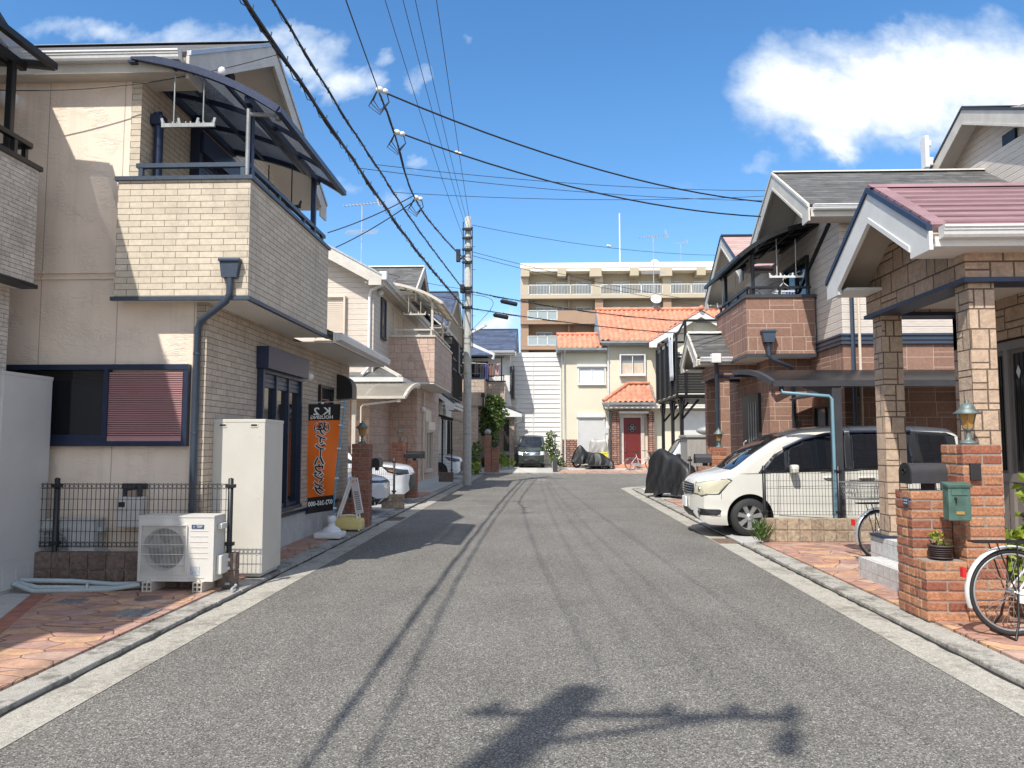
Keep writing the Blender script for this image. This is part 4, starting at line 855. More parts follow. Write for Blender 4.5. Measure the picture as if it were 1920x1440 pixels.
# ---------------------------------------------------------------- real brick pillars, lanterns, letter boxes
def masonry(boxes, bw=.23, bh=.074, gap=.011, ch=.007, odd=True):
    """bricks round the outside of each (x0,x1,y0,y1,z0,z1), bonded course by course; returns bricks, mortar"""
    b, mo = MB(), MB()
    for (x0, x1, y0, y1, z0, z1) in boxes:
        n_ = max(1, round((z1-z0)/(bh+gap))); h = (z1-z0)/n_; d = .10
        mo.box(x0+.007, x1-.007, y0+.007, y1-.007, z0, z1-.002)
        for r in range(n_):
            za, zb = z0+r*h+gap/2, z0+(r+1)*h-gap/2
            def run(a0, a1, f, sh):
                L = a1-a0; k = max(1, round(L/(bw+gap))); w_ = L/k
                cuts = [a0]+[a0+w_*(i+(.5 if sh else 1)) for i in range(k if sh else k-1)]+[a1]
                for u0, u1 in zip(cuts, cuts[1:]):
                    if u1-u0 > .03: f(u0+gap/2, u1-gap/2)
            j = lambda: random.uniform(-.003, .003)
            run(x0, x1, lambda u, v: b.cbox(u if u > x0+.02 else x0, v if v < x1-.02 else x1, y0+j(), y0+d, za, zb, ch), r % 2)
            run(y0+d, y1, lambda u, v: (b.cbox(x0+j(), x0+d, u, v if v < y1-.02 else y1, za, zb, ch), b.cbox(x1-d, x1+j(), u, v if v < y1-.02 else y1, za, zb, ch)), (r+1) % 2)
            if r == n_-1 and x1-x0 > 2*d+.02 and y1-y0 > d+.03: b.cbox(x0+d+.006, x1-d-.006, y0+d+.006, y1-.004, za, zb, ch)
    return b, mo
def pillar(label, boxes, mat='orange_brick', group='brick gate pillars along the street', **k):
    x0, x1, y0, y1, z0, z1 = boxes[0]
    t = thing('brick_pillar', label, 'brick pillar', ((x0+x1)/2, (y0+y1)/2, z0), group=group)
    b, mo = masonry(boxes, **k); b.build('brickwork', mat, t); mo.build('mortar', 'mortar', t); return t
def lantern(label, c, s=1., group='carriage lanterns on the gate pillars'):
    t = thing('gate_lantern', label, 'lantern', c, 0, group, local=True); v = lambda L: [(r*s, h*s) for r, h in L]
    MB().lathe(v([(.0,0),(.075,0),(.075,.018),(.05,.03),(.022,.05),(.03,.075),(.016,.10),(.026,.125),(.04,.135),(.04,.145),(0,.147)]), (0,0,0), 14).build('base', 'verdigris', t)
    g = MB(); g.lathe(v([(.043,.147),(.075,.285)]), (0,0,0), 6, smooth=False); g.build('glass', 'amber_glass', t)
    f = MB()
    for k in range(6): a = k*math.pi/3; f.bar((.044*s*math.cos(a),.044*s*math.sin(a),.146*s), (.077*s*math.cos(a),.077*s*math.sin(a),.287*s), .008*s, .008*s)
    f.build('frame', 'verdigris', t)
    MB().lathe(v([(.115,.278),(.118,.288),(.07,.325),(.062,.345),(.045,.372),(.012,.382),(.016,.40),(.006,.415),(.0,.42)]), (0,0,0), 14).build('cap', 'verdigris', t)
    return t
def letterbox(label, c, rz, L=.48, r=.085, mat='charcoal', group='rounded letter boxes on the gate pillars'):
    """tunnel-shaped letter box, long axis local x, door at -x"""
    t = thing('letter_box', label, 'letter box', c, rz, group, local=True)
    prof = [(-r, 0), (r, 0), (r, .10)]+[(r*math.cos(a), .10+r*math.sin(a)) for a in [i*math.pi/12 for i in range(1, 12)]]+[(-r, .10)]
    MB().prism(prof, 'x', -L/2, L/2).build('body', mat, t)
    pr2 = [(y*1.05, (z-.09)*1.05+.09) for y, z in prof]; MB().prism(pr2, 'x', L/2+.001, L/2+.012).build('back_plate', 'black_plastic', t); d = MB(); d.prism(pr2, 'x', -L/2-.014, -L/2-.001); d.lathe([(.022, -.012), (.022, 0)], (-L/2-.014, 0, .11), 10, 'x'); d.build('door', 'black_plastic', t)
    MB().box(-.05, .05, -.03, .03, -.06, -.002).build('bracket', 'black_metal', t); return t
pillar('dark red brick pillar beside the orange banner, carrying the lantern nearest the beige house', [(-3.52,-3.19,14.31,14.62,.05,1.58), (-3.75,-3.522,14.35,14.58,.05,.56)], 'red_brick')
lantern('dark green lantern with amber glass on the dark red brick pillar nearest the orange banner', (-3.36, 14.46, 1.58), 1.05)
letterbox('black letter box on the road side of the dark red brick pillar by the banner', (-3.12, 14.7, 1.13), math.pi/2, .3, .075)
# ---------------------------------------------------------------- left: second house, with cars before it
hC = thing('pink_siding_house', 'pale pink sided house with block-faced balcony and beige canopy behind the two white cars', 'house', (-7, 26, 0))
YC = 21.65
b = MB(); b.box(-11, -4.75, YC, YC+.2, 3.2, 6.4); b.box(-5.0, -4.75, YC+.2, 29.6, 3.2, 6.4); b.prism([(-11, 6.4), (-4.75, 6.4), (-7.9, 8.2)], 'y', YC, YC+.2); b.build('upper_wall', 'cream_siding', hC)
b = MB(); b.box(-11, -4.0, 24.9, 25.1, .3, 3.4); b.box(-4.2, -3.99, 25.1, 30.2, .3, 3.5); b.box(-11, -4.9, YC+.3, YC+.5, .05, 3.2); b.box(-5.1, -4.9, YC+.5, 24.9, .05, 3.2); b.build('lower_wall', 'pink_block', hC)
MB().box(-11, -3.97, 24.88, 30.2, .0, .32).build('foundation', 'foundation', hC)
gable_roof(hC, 'y', YC-.42, 30.2, -7.9, 8.25, (3.6, 3.45), 6.35, 'grey_slate', cap='steel', ends=(0,), gutters=(1,), barge_h=.34)
# cross gable over the balcony
gable_roof(hC, 'x', -7.4, -4.05, 26.4, 7.75, (1.9, 1.9), 6.5, 'grey_slate', cap='cream_trim', ends=(1,), gutters=(0,)); MB().prism([(24.7,6.4),(28.1,6.4),(26.4,7.55)], 'x', -4.9, -4.74).build('gable_wall', 'grey_siding', hC)
b = MB(); b.box(-4.76, -3.30, 23.9, 24.04, 3.5, 4.92); b.box(-3.44, -3.30, 24.04, 28.6, 3.5, 4.92); bl = b.build('balcony', 'pink_block', hC)
b = MB(); b.box(-4.76, -3.27, 23.86, 24.07, 4.92, 4.98); b.box(-3.47, -3.27, 24.07, 28.63, 4.92, 4.98); b.build('coping', 'beige_metal', bl)
MB().box(-4.76, -3.32, 23.92, 28.6, 3.44, 3.52).build('balcony_soffit', 'soffit', bl)
rail(hC, [(-4.6, 23.97), (-3.37, 23.97), (-3.37, 28.5)], 4.98, 5.16, 'beige_metal')
canopy(hC, -4.75, 6.62, -3.05, 5.98, 23.75, 28.2, 'beige_metal', 'beige_sheet', nb=4, bx=-3.40, posts=(24.05, 26.6), pz=4.98, flat=.45)
win(hC, '-y', (YC, -6.0), .8, 4.55, 5.75, 'shutter_tan', 'shutter_tan', d=.14, shutter=.99, smat='shutter_tan', sashes=1)
win(hC, '+x', (-4.75, 22.9), .55, 4.75, 5.9, 'charcoal', 'window_glass', d=.06, sashes=1)
win(hC, '+x', (-4.75, 25.4), 1.6, 4.0, 5.9, 'beige_metal', 'dark_glass', d=.06, shutter=.95, smat='shutter_tan')
MB().ball((-4.68,22.2,6.0), .09).build('vent_cap', 'white_plastic', hC); MB().lathe([(.09,-.01),(.1,-.03),(.07,-.035),(.07,-.01)], (-5.6,YC,5.75), 16, 'y').build('vent_ring', 'cream_siding', hC)
b = MB(); b.tube([(-4.45,YC-.2,6.3),(-4.5,YC-.12,6.1),(-4.82,YC-.07,5.95),(-4.86,YC-.06,5.8),(-4.86,YC-.06,3.75),(-5.0,YC-.3,3.5)], .045, 10); b.cbox(-4.52,-4.30,YC-.45,YC-.25,6.18,6.42,.02); b.build('downpipe', 'gutter_white', hC)
# small hipped porch roof
px0, px1, py0, py1 = -6.6, -3.9, 21.3, 24.8
b = MB(); b.slab([(px0,py0,3.42),(px1,py0,3.42),(-4.9,22.3,3.95),(px0,22.3,3.95)], .06); b.slab([(px1,py0,3.42),(px1,24.0,3.42),(-4.9,24.0,3.95),(-4.9,22.3,3.95)], .06); pr = b.build('porch_roof', 'grey_slate', hC)
MB().prism([(py0,3.42),(py0-.11,3.42),(py0-.10,3.30),(py0,3.29)], 'x', px0, px1+.1).build('gutter', 'gutter_white', pr); MB().prism([(px1,3.42),(px1+.10,3.42),(px1+.09,3.30),(px1,3.29)], 'y', py0, 24.2).build('gutter', 'gutter_white', pr)
b = MB(); b.box(px0, px1-.01, py0+.01, 24.0, 3.27, 3.31); b.bar((px1,py0,3.45),(-4.9,22.3,3.99), .12, .06); b.build('soffit', 'cream_trim', pr)
MB().box(-6.4,-5.65,21.35,21.5,3.45,3.85).build('orange_panel', 'orange_panel', hC)
win(hC, '+x', (-3.99, 27.2), 1.5, .62, 1.98, 'beige_metal', 'dark_glass', d=.10, box=.30, shutter=.02, sashes=2)
MB().box(-3.99,-3.95,26.5,27.9,2.1,2.75).build('shutter_case', 'shutter_tan', hC); MB().tube([(-3.93,25.9,.35),(-3.93,25.9,3.3)], .03).build('cable_duct', 'beige_metal', hC); MB().ball((-3.9,25.6,2.72), .09).build('wall_lamp', 'porcelain', hC)
for (xx, yy, zz, lab) in ((-3.95, 23.6, 5.65, 'white laundry pole holder under the beige canopy of the pink sided house, nearer one'), (-3.55, 25.9, 5.40, 'white laundry pole holder deep under the beige canopy of the pink sided house')): hanger(lab, (xx, yy+.35, zz), .7, .65, 'cream_trim')
b = MB(); 
for k in range(7): b.ball((-3.6-.05*k, 25.2+.25*k, 5.18-.02*(k % 3)), .10, (1,1.3,.7), 1)
tag(b.build('laundry', 'cloth_white'), 'bundle of white washing drying on the pink sided house balcony', 'laundry')
# carport
cp = thing('carport', 'beige carport with bowed translucent roof over the two white cars', 'carport', (-4.3, 19.6, .05))
canopy(cp, 21.5, 3.24, 19.2, 2.74, -7.4, -3.4, 'beige_metal', 'beige_sheet', nb=4, bx=19.5, posts=(-4.75, -7.1), pz=.05, postw=.10, w=.05, flat=.40, axis='y')
# its roof falls across towards the cars' noses: long gutter beam and drain pipe
MB().tube([(-4.52,19.3,.1),(-4.52,19.3,2.50),(-4.47,19.3,2.56),(-3.55,19.25,2.66)], .028).tube([(-3.55,19.25,2.62),(-3.55,19.25,2.72)], .05).build('drain_pipe', 'beige_metal', cp)
pillar('second dark red brick pillar, behind the cars, with a black letter box', [(-4.15,-3.75,21.5,21.8,.05,1.62), (-3.74,-3.45,21.52,21.78,.05,1.1)], 'red_brick')
lantern('small lantern on the second dark red brick pillar behind the cars', (-3.95, 21.65, 1.62), .95)
letterbox('black letter box behind the cars, seen above the bonnet of the farther white car', (-3.52, 21.6, 1.16), 0., .55, .10)
block_wall('block_wall', 'short tan split-face block stub between the two white cars', -3.74, -3.46+.25, 18.14, 18.30, .05, 2, .26, .17, 'split_block')
mesh_fence('black mesh fence between the two white cars', (-5.6, 18.24), (-3.46, 18.24), .36, 1.20, (1.0,), wave=False)
# ---------------------------------------------------------------- left: third and fourth houses
hD = thing('dark_trim_house', 'grey tiled house with navy roof half hidden behind the utility pole', 'house', (-7, 34, 0))
b = MB(); b.box(-12, -4.6, 32.0, 32.2, .05, 6.3); b.box(-4.8, -4.6, 32.2, 39.6, .05, 6.3); b.build('wall', 'grey_tile', hD); MB().box(-4.62, -4.45, 36.3, 38.6, .05, 3.4).build('lower_wall', 'grey_tile', hD)
gable_roof(hD, 'x', -13, -3.9, 36, 8.75, (4.1, 3.8), 6.55, 'navy_slate', ends=(1,), gutters=(0,), cap='navy_metal')
gable_roof(hD, 'y', 30.9, 36, -5.6, 7.9, (2.2, 1.6), 6.5, 'navy_slate', ends=(), gutters=(1,), cap='navy_metal')
b = MB(); b.box(-4.55, -3.75, 32.4, 36.3, 3.5, 4.7); b.build('balcony', 'charcoal', hD)
f = MB()
for k in range(9): y = 32.3+k*.5; f.bar((-3.7, y, 3.55), (-3.7, y, 6.1), .05, .05)
for z in (4.75, 5.2, 6.1): f.bar((-3.7,32.3,z), (-3.7,36.3,z), .06, .06); f.bar((-4.55,32.3,z), (-3.7,32.3,z), .06, .06)
f.build('balcony_frame', 'black_metal', hD); MB().box(-4.3,-3.6,33.9,34.6,4.7,6.0).build('shutter_box', 'charcoal', hD)
MB().box(-4.58, -4.5, 33, 36, 3.55, 6.1).build('window', 'dark_glass', hD)
gable_roof(hD, 'y', 31.3, 35.6, -4.45, 3.95, (.95, .95), 3.25, 'navy_slate', trim='white_trim', ends=(0,), gutters=(1,), cap='navy_metal', barge_h=.22)
canopy(hD, -5.6, 2.95, -3.55, 2.55, 31.2, 35.0, 'black_metal', 'smoke_sheet', nb=3, bx=-4.0, posts=(31.5, 34.8), pz=.05, flat=.5)
win(hD, '+x', (-4.45, 37.2), .6, 1.1, 2.6, 'black_metal', 'dark_glass', d=.08, sashes=3)
block_wall('block_wall', 'low brown block wall at the kerb before the utility pole', -4.6, -3.43, 30.5, 30.66, .05, 2, .39, .19, 'dark_block')
mesh_fence('black mesh fence on the low brown block wall before the utility pole', (-4.6, 30.58), (-3.5, 30.58), .43, 1.35, (1.,), wave=False)
hE = thing('brown_block_house', 'house at the end of the left side with navy roof, block-faced balcony and washing', 'house', (-4.5, 43, 0))
b = MB(); b.box(-8, -3.35, 41.5, 41.7, .05, 3.7); b.box(-3.55, -3.35, 41.7, 44.6, .05, 3.7); b.box(-3.35, -1.55, 44.4, 44.6, .05, 3.7); b.box(-1.75, -1.55, 44.6, 50, .05, 3.7); b.build('lower_wall', 'ash_block', hE)
b = MB(); b.box(-8, -1.7, 44.4, 44.7, 3.7, 6.9); b.box(-1.9, -1.7, 44.7, 50, 3.7, 6.9); b.prism([(44.4,6.9),(50,6.9),(47.2,8.3)], 'x', -1.9, -1.7); b.build('upper_wall', 'white_trim', hE)
gable_roof(hE, 'x', -9, -1.38, 47.2, 8.60, (3.6, 3.6), 6.85, 'navy_slate', ends=(1,), gutters=(0,), cap='navy_metal')
b = MB(); b.slab([(-9,42.3,6.45),(-2.6,42.3,6.45),(-4.6,45,7.6),(-9,45,7.6)], .08); lr = b.build('lower_roof', 'navy_slate', hE); MB().bar((-2.5,42.25,6.35),(-4.7,45,7.62), .06, .34).build('barge_board', 'white_trim', lr)
b = MB(); b.box(-8, -3.0, 41.4, 41.55, 3.65, 5.05); b.box(-3.15, -3.0, 41.55, 43.5, 3.65, 5.05); b.box(-3.0, -1.95, 43.4, 43.55, 3.65, 5.05); b.box(-2.1, -1.95, 43.55, 45, 3.65, 5.05); bl = b.build('balcony', 'ash_block', hE)
MB().box(-8, -3.02, 41.42, 44, 3.6, 3.7).box(-3.02, -1.97, 43.42, 45, 3.6, 3.7).build('balcony_soffit', 'taupe_soffit', bl)
b = MB(); b.box(-8, -2.97, 41.37, 41.58, 5.05, 5.11); b.box(-3.18, -2.97, 41.58, 43.3, 5.05, 5.11); b.box(-3.0, -1.92, 43.37, 43.58, 5.05, 5.11); b.build('coping', 'navy_metal', bl)
rail(hE, [(-6, 41.47), (-3.07, 41.47)], 5.11, 5.35, 'navy_metal'); rail(hE, [(-2.95, 43.47), (-2.0, 43.47)], 5.11, 5.40, 'black_metal')
MB().box(-5.2, -2.1, 43.0, 43.05, 6.35, 6.45).bar((-2.15,43.2,5.1),(-2.15,43.2,6.4), .07, .07).bar((-4.2,42.5,5.1),(-4.2,42.5,6.4), .06, .06).bar((-5.4,42.3,6.42),(-2.0,43.0,6.42), .1, .1).build('canopy_frame', 'black_metal', hE)
MB().box(-1.72,-1.60,44.3,44.36,4.4,6.0).box(-1.55,-1.5,44.7,46,4.2,6.1).build('window', 'charcoal', hE)
MB().box(-8.0,-3.5,44.36,44.39,3.8,6.2).box(-3.9,-3.0,44.33,44.38,5.0,6.3).build('patio_window', 'dark_glass', hE)
# entrance: dark door in a recess, slim pillar, little roof
MB().box(-2.05,-1.78,44.28,44.38,.35,2.95).build('door', 'black_door', hE); MB().box(-1.72,-1.45,43.6,44.0,.05,3.15).box(-2.2,-1.45,43.62,44.4,2.9,3.2).build('porch_pillar', 'ash_block', hE)
b = MB(); b.slab([(-2.1,43.2,3.72),(-1.0,43.2,3.30),(-1.0,44.6,3.30),(-2.1,44.6,3.72)], .06); pr = b.build('porch_roof', 'navy_slate', hE); MB().prism([(-2.1,3.64),(-1.0,3.24),(-1.0,3.05),(-2.1,3.05)], 'y', 43.22, 43.3).build('barge_board', 'white_trim', pr); MB().tube([(-1.0,43.3,3.2),(-.92,43.3,3.05),(-.95,43.4,2.8),(-1.4,43.5,2.7)], .05).build('downpipe', 'dull_steel', hE)
b = MB(); b.tube([(-3.05,41.3,4.1),(-3.05,41.3,3.55),(-3.3,41.35,3.45)], .05); b.tube([(-2.3,43.3,4.0),(-2.35,43.3,3.75),(-2.8,43.3,3.6)], .05); b.cbox(-3.15,-2.95,41.2,41.38,4.05,4.3,.02); b.cbox(-2.42,-2.18,43.2,43.38,3.95,4.2,.02); b.build('downpipe', 'black_metal', hE)
b = MB().box(-2.6,-1.5,42.3,43.4,.02,.42); tag(b.build('entrance_step', 'granite_tile'), 'grey tiled entrance step before the dark door at the end of the left side', 'step')
pillar('brown brick gate pillar with a ball lamp at the foot of the climbing plant', [(-2.90,-2.55,40.3,40.6,.02,2.0), (-2.53,-2.15,40.32,40.58,.02,1.35)], 'red_brick')
tag(MB().ball((-2.72,40.42,2.16), .17).build('ball_lamp', 'dull_steel'), 'round lamp on top of the brown brick gate pillar by the climbing plant', 'lamp')
letterbox('dark letter box on the lower step of the gate pillar by the climbing plant', (-2.3, 40.4, 1.42), math.pi/2, .4, .13)
# washing on the balcony of the end house
wp = MB().tube([(-4.3,42.1,6.0),(-2.2,42.9,6.0)], .02); tag(wp.build('laundry_pole', 'cream_trim'), 'pale laundry pole across the balcony of the end house', 'laundry pole')
for (x, w_, h, mt, lab) in ((-3.98, .42, .95, 'cloth_white', 'pale blue shirt, first from the utility pole, hanging on the far balcony'), (-3.5, .22, .75, 'cloth_black', 'narrow black garment hanging on the far balcony'), (-3.22, .28, .95, 'cloth_black', 'black garment beside the purple one on the far balcony'), (-2.98, .22, 1.0, 'cloth_navy', 'purple garment hanging on the far balcony'), (-2.70, .30, .75, 'cloth_brown', 'brown garment hanging on the far balcony'), (-2.40, .22, .70, 'cloth_pink', 'pinkish striped garment hanging on the far balcony, farthest right')):
    y = 42.1+(x+4.3)/2.1*.8; b = MB(); n_ = 8; vs = []
    for j in range(6):
        for i in range(n_+1): vs.append((x+w_*(i/n_-.5)*(1-.25*(j == 0)), y-.03+.05*math.sin(i*1.4+j*.3), 6.0-h*j/5))
    b.add(vs, [(j*(n_+1)+i, j*(n_+1)+i+1, (j+1)*(n_+1)+i+1, (j+1)*(n_+1)+i) for j in range(5) for i in range(n_)], True); o = b.build('garment', mt); sd = o.modifiers.new('thick', 'SOLIDIFY'); sd.thickness = .012; tag(o, lab, 'garment', 'washing on the far balcony')
# ---------------------------------------------------------------- right: nearest house, its entrance porch
def porch(h, gx, cx1, yc, half, ez, rz, px, y_posts, pw, roof, wallm, colm, zb, beam=(.37), gut=True, trim='white_trim', soff='taupe_soffit', cap='navy_metal', bh=.32, ridge=None):
    """gabled entrance roof facing the road, on two square columns"""
    r = gable_roof(h, 'x', gx, cx1, yc, rz, (half, half), ez, roof, trim=trim, soff=soff, gut='gutter_white', ends=(0,), gutters=(0, 1), barge_h=bh, cap=cap, low=.22, ridge=ridge)
    y0, y1 = y_posts; w2 = pw/2; zB = ez-.42
    b = MB(); b.box(px-.05, px+.2, y0-.05, y1+.05, zB, ez-.30); b.prism([(y0-.05, ez-.302), (y1+.05, ez-.302), (y1+.05, ez+.02), (yc, rz-.16), (y0-.05, ez+.02)], 'x', px-.05, px+.2)
    b.box(px+.2, cx1, y0-.05, y0+.2, zB, ez-.17); b.box(px+.2, cx1, y1-.2, y1+.05, zB, ez-.17)
    bb = b.build('beam', wallm, h)
    t = MB(); t.box(px-.075, px+.22, y0-.075, y1+.075, zB-.045, zB-.001); t.box(px+.22, cx1, y0-.075, y0+.22, zB-.045, zB-.001); t.box(px+.22, cx1, y1-.22, y1+.075, zB-.045, zB-.001); t.build('beam_trim', 'navy_metal', bb)
    MB().box(px+.2, cx1, y0+.2, y1-.2, zB+.03, zB+.05).build('porch_ceiling', 'cream_trim', bb)
    for yy in (y0+w2, y1-w2):
        MB().box(px, px+pw, yy-w2, yy+w2, zb, zB-.046).build('column', colm, h)
    return r
h1 = thing('buff_block_house', 'right-hand house with burgundy porch roof, buff block columns and grey panelled door', 'house', (6, 8.2, 0))
porch(h1, 3.56, 12, 8.2, 1.24, 3.56, 4.32, 4.03, (7.28, 9.36), .235, 'burgundy_plain', 'buff_block', 'buff_column', .52, ridge='burgundy_plain')
# stepped courses of the burgundy sheet roof, real lips down the near slope and the far one
b = MB()
for s in (-1, 1):
    for k in range(8):
        t_ = (k+.6)/8.2; y = 8.2+s*1.24*t_; z = 4.32-.76*t_
        b.prism([(y, z+.004), (y+s*.015, z-.006), (y+s*.018, z+.020), (y-s*.12, z+.083), (y-s*.125, z+.078)], 'x', 3.66, 11.9)
b.build('roof_course', 'burgundy_plain', h1)
b = MB(); b.prism([(8.2-1.24, 3.57), (8.2-1.235, 3.60), (8.2-.02, 4.35), (8.2-.02, 4.32)], 'x', 3.55, 3.68); b.build('verge', 'burgundy_plain', h1)
# floor, steps, door wall
MB().box(3.95, 6, 7.2, 9.45, .05, .50).build('porch_floor', 'granite_tile', h1)
MB().box(3.93, 4.33, 7.22, 7.57, .50, .53).build('column_base', 'navy_metal', h1); MB().box(3.93, 4.33, 9.07, 9.42, .50, .53).build('column_base', 'navy_metal', h1)
MB().box(3.70, 3.95, 7.3, 9.2, .05, .28).build('entrance_step', 'granite_tile', h1)
MB().box(5.05, 5.25, 5.2, 7.25, .05, 3.2).box(5.05, 5.25, 7.25, 9.5, 2.72, 3.2).box(5.25, 12, 5.2, 5.4, .05, 3.2).box(5.05, 12, 9.36, 9.5, .05, 3.15).build('entrance_wall', 'buff_block', h1)
d = MB(); d.box(5.09, 5.2, 7.28, 9.30, .5, 2.70); dr = d.build('door', 'taupe_door', h1)
b = MB()
for yy in (7.32, 7.68, 8.05, 8.45, 8.9): b.box(5.055, 5.09, yy, yy+.07, .52, 2.68)
for z in (.52, 1.18, 2.6): b.box(5.052, 5.09, 7.28, 9.3, z, z+.09)
b.build('door_frame', 'taupe_door', dr)
for (ya, yb) in ((7.43, 7.63), (7.80, 8.0), (8.17, 8.38), (8.6, 8.82)):
    g = MB().box(5.07, 5.088, ya, yb, 1.30, 2.55).build('pane', 'dark_glass', dr); l = MB(); m_ = (ya+yb)/2
    for yy in (ya+.03, m_, yb-.03): l.box(5.064, 5.069, yy-.004, yy+.004, 1.30, 2.55)
    l.build('leading', 'black_metal', dr); MB().prism([(m_, 2.42), (m_+.035, 2.35), (m_, 2.28), (m_-.035, 2.35)], 'x', 5.058, 5.063).build('diamond', 'white_trim', dr)
MB().box(5.02, 5.05, 7.71, 7.75, 2.22, 2.30).build('bell_plate', 'brass', dr)
MB().bar((5.02,8.1,1.0),(5.02,8.1,1.55),.03,.03).build('handle', 'black_metal', dr)
pillar('orange brick pillar in the right foreground, stepped, with flower pot and two letter boxes', [(3.72,4.06,6.93,7.30,.05,1.585), (3.36,3.715,7.14,7.46,.05,1.165), (3.36,3.715,6.92,7.135,.05,.57)], 'orange_brick', bw=.225, bh=.076, gap=.012, ch=.011)
lantern('verdigris lantern with amber glass on the orange brick pillar in the right foreground', (3.87, 7.1, 1.585), .98)
letterbox('large black tunnel-shaped letter box on the right foreground pillar, red brick below it', (3.57, 7.26, 1.23), R_(8), .42, .083)
MB0 = MB().cbox(3.80-.03, 3.86, 6.90, 6.93, 1.27, 1.42, .005); tag(MB0.build('intercom', 'black_plastic'), 'small black intercom on the orange brick pillar next to the black letter box', 'intercom')
t = thing('post_box', 'small weathered green metal post box hung on the orange brick pillar', 'letter box', (3.63, 6.88, .92))
MB().cbox(3.515,3.705,6.80,6.90,.93,1.235,.008).prism([(6.79,1.215),(6.905,1.24),(6.905,1.26),(6.785,1.235)], 'x', 3.505, 3.715).build('body', 'copper_green', t)
MB().box(3.54,3.68,6.793,6.80,1.15,1.20).build('flap', 'copper_green', t); MB().box(3.575,3.645,6.794,6.80,.985,1.01).build('name_plate', 'brass', t); MB().lathe([(.012,-.006),(.014,0)], (3.575,6.798,1.12), 10, 'y').box(3.57,3.58,6.786,6.794,1.08,1.12).build('key', 'black_metal', t)
MB().cbox(3.365,3.37+.07,7.128,7.139,1.02,1.09,.004).build('x', 'blue_label') if False else None
nb = thing('name_tile', 'small dark blue name tile set in the orange brick pillar under the black letter box', 'name plate', (3.35, 7.25, 1.02)); MB().box(3.346,3.358,7.18,7.27,1.03,1.10).build('tile', 'blue_label', nb)
for k in range(2): MB().box(3.343,3.346,7.195,7.255,1.045+.025*k,1.055+.025*k).build('marking', 'grey_label', nb)

# ---------------------------------------------------------------- right: second house, brown block and grey siding
h2 = thing('brown_block_house', 'two storey house with brown block base, grey siding and black balcony roof behind the minivan', 'house', (8, 18, 0))
YW, XW = 15.45, 6.05
MB().box(XW, 16, YW, YW+.2, 3.75, 6.25).box(XW, XW+.2, YW+.2, 22.5, 3.75, 6.2).prism([(YW+.2,6.2),(19.2,6.2),(17.1,7.42)], 'x', XW, XW+.2).box(XW+.2,16,22.3,22.5,.1,6.2).build('upper_wall', 'grey_siding', h2)
MB().box(XW, 16, YW, YW+.2, .05, 3.58).box(XW, XW+.2, YW+.2, 17.3, .05, 3.58).box(5.12, XW+.2, 17.3, 17.5, .05, 3.55).box(5.12, 5.32, 17.5, 22.4, .05, 3.55).build('lower_wall', 'brown_block', h2)
b = MB()
for k, (d, z0_, z1_) in enumerate(((.05, 3.56, 3.60), (.03, 3.60, 3.64), (.05, 3.64, 3.69), (.03, 3.69, 3.73), (.06, 3.73, 3.77))): b.box(XW-d, 16, YW-d, YW-.001, z0_, z1_); b.box(XW-d, XW-.001, YW-.001, 17.1, z0_, z1_)
b.build('belt_moulding', 'slate_metal', h2)
gable_roof(h2, 'x', 5.28, 9.9, 17.1, 7.66, (2.22, 2.3), 6.24, 'grey_slate', ends=(0,), gutters=(0,), barge_h=.34, cap='cream_trim')
MB().box(XW-.03, XW-.001, 16.95, 17.25, 6.45, 7.0).build('gable_vent', 'black_metal', h2)
MB().bar((XW-.02,15.9,6.15),(XW-.02,17.9,5.1), .06, .08).build('flashing', 'black_metal', h2)
# main block: its own gable, higher, facing the road
MB().box(9.9, 18, 13.2, 22, 3.8, 7.9).prism([(13.2,7.9),(21.5,7.9),(17.4,9.1)], 'x', 10.2, 10.4).build('main_wall', 'grey_siding', h2)
gable_roof(h2, 'x', 9.75, 18, 17.5, 9.28, (4.0, 3.0), 7.5, 'grey_slate', ends=(0,), gutters=(), barge_h=.34, cap='charcoal')
MB().box(10.14, 10.2, 16.3, 16.75, 7.6, 8.3).box(9.84,9.9,14.9,15.3,6,8.3).build('gable_vent', 'black_metal', h2)
# balcony
b = MB(); b.box(4.52, 6.0, 16.80, 16.94, 3.52, 4.76); b.box(4.52, 4.66, 16.94, 19.6, 3.52, 4.76); bl = b.build('balcony', 'brown_block', h2)
b = MB(); b.box(4.49, 6.03, 16.77, 16.97, 4.76, 4.83); b.box(4.49, 4.69, 16.97, 19.63, 4.76, 4.83); b.box(4.50, 6.03, 16.78, 16.799, 3.46, 3.53); b.box(4.50, 4.519, 16.80, 19.6, 3.46, 3.53); b.build('coping', 'charcoal', bl)
MB().box(4.54, 6.03, 16.82, 19.6, 3.47, 3.56).build('balcony_soffit', 'soffit', bl)
rail(h2, [(5.95, 16.87), (4.59, 16.87), (4.59, 19.5)], 4.83, 5.0, 'black_metal')
canopy(h2, 6.0, 6.36, 4.32, 5.62, 16.55, 19.9, 'black_metal', 'black_sheet', nb=5, bx=4.72, posts=(16.95, 19.4), pz=4.83, flat=.42, w=.05)
win(h2, '-x', (XW, 18.0), 1.5, 3.7, 5.75, 'black_metal', 'dark_glass', d=.08)
win(h2, '-x', (XW, 16.35), 1.15, .6, 2.35, 'black_metal', 'window_glass', d=.08); 
MB().prism([(XW-.55,2.52),(XW,2.75),(XW,2.78),(XW-.57,2.55)], 'y', 15.62, 17.05).build('awning', 'charcoal', h2)
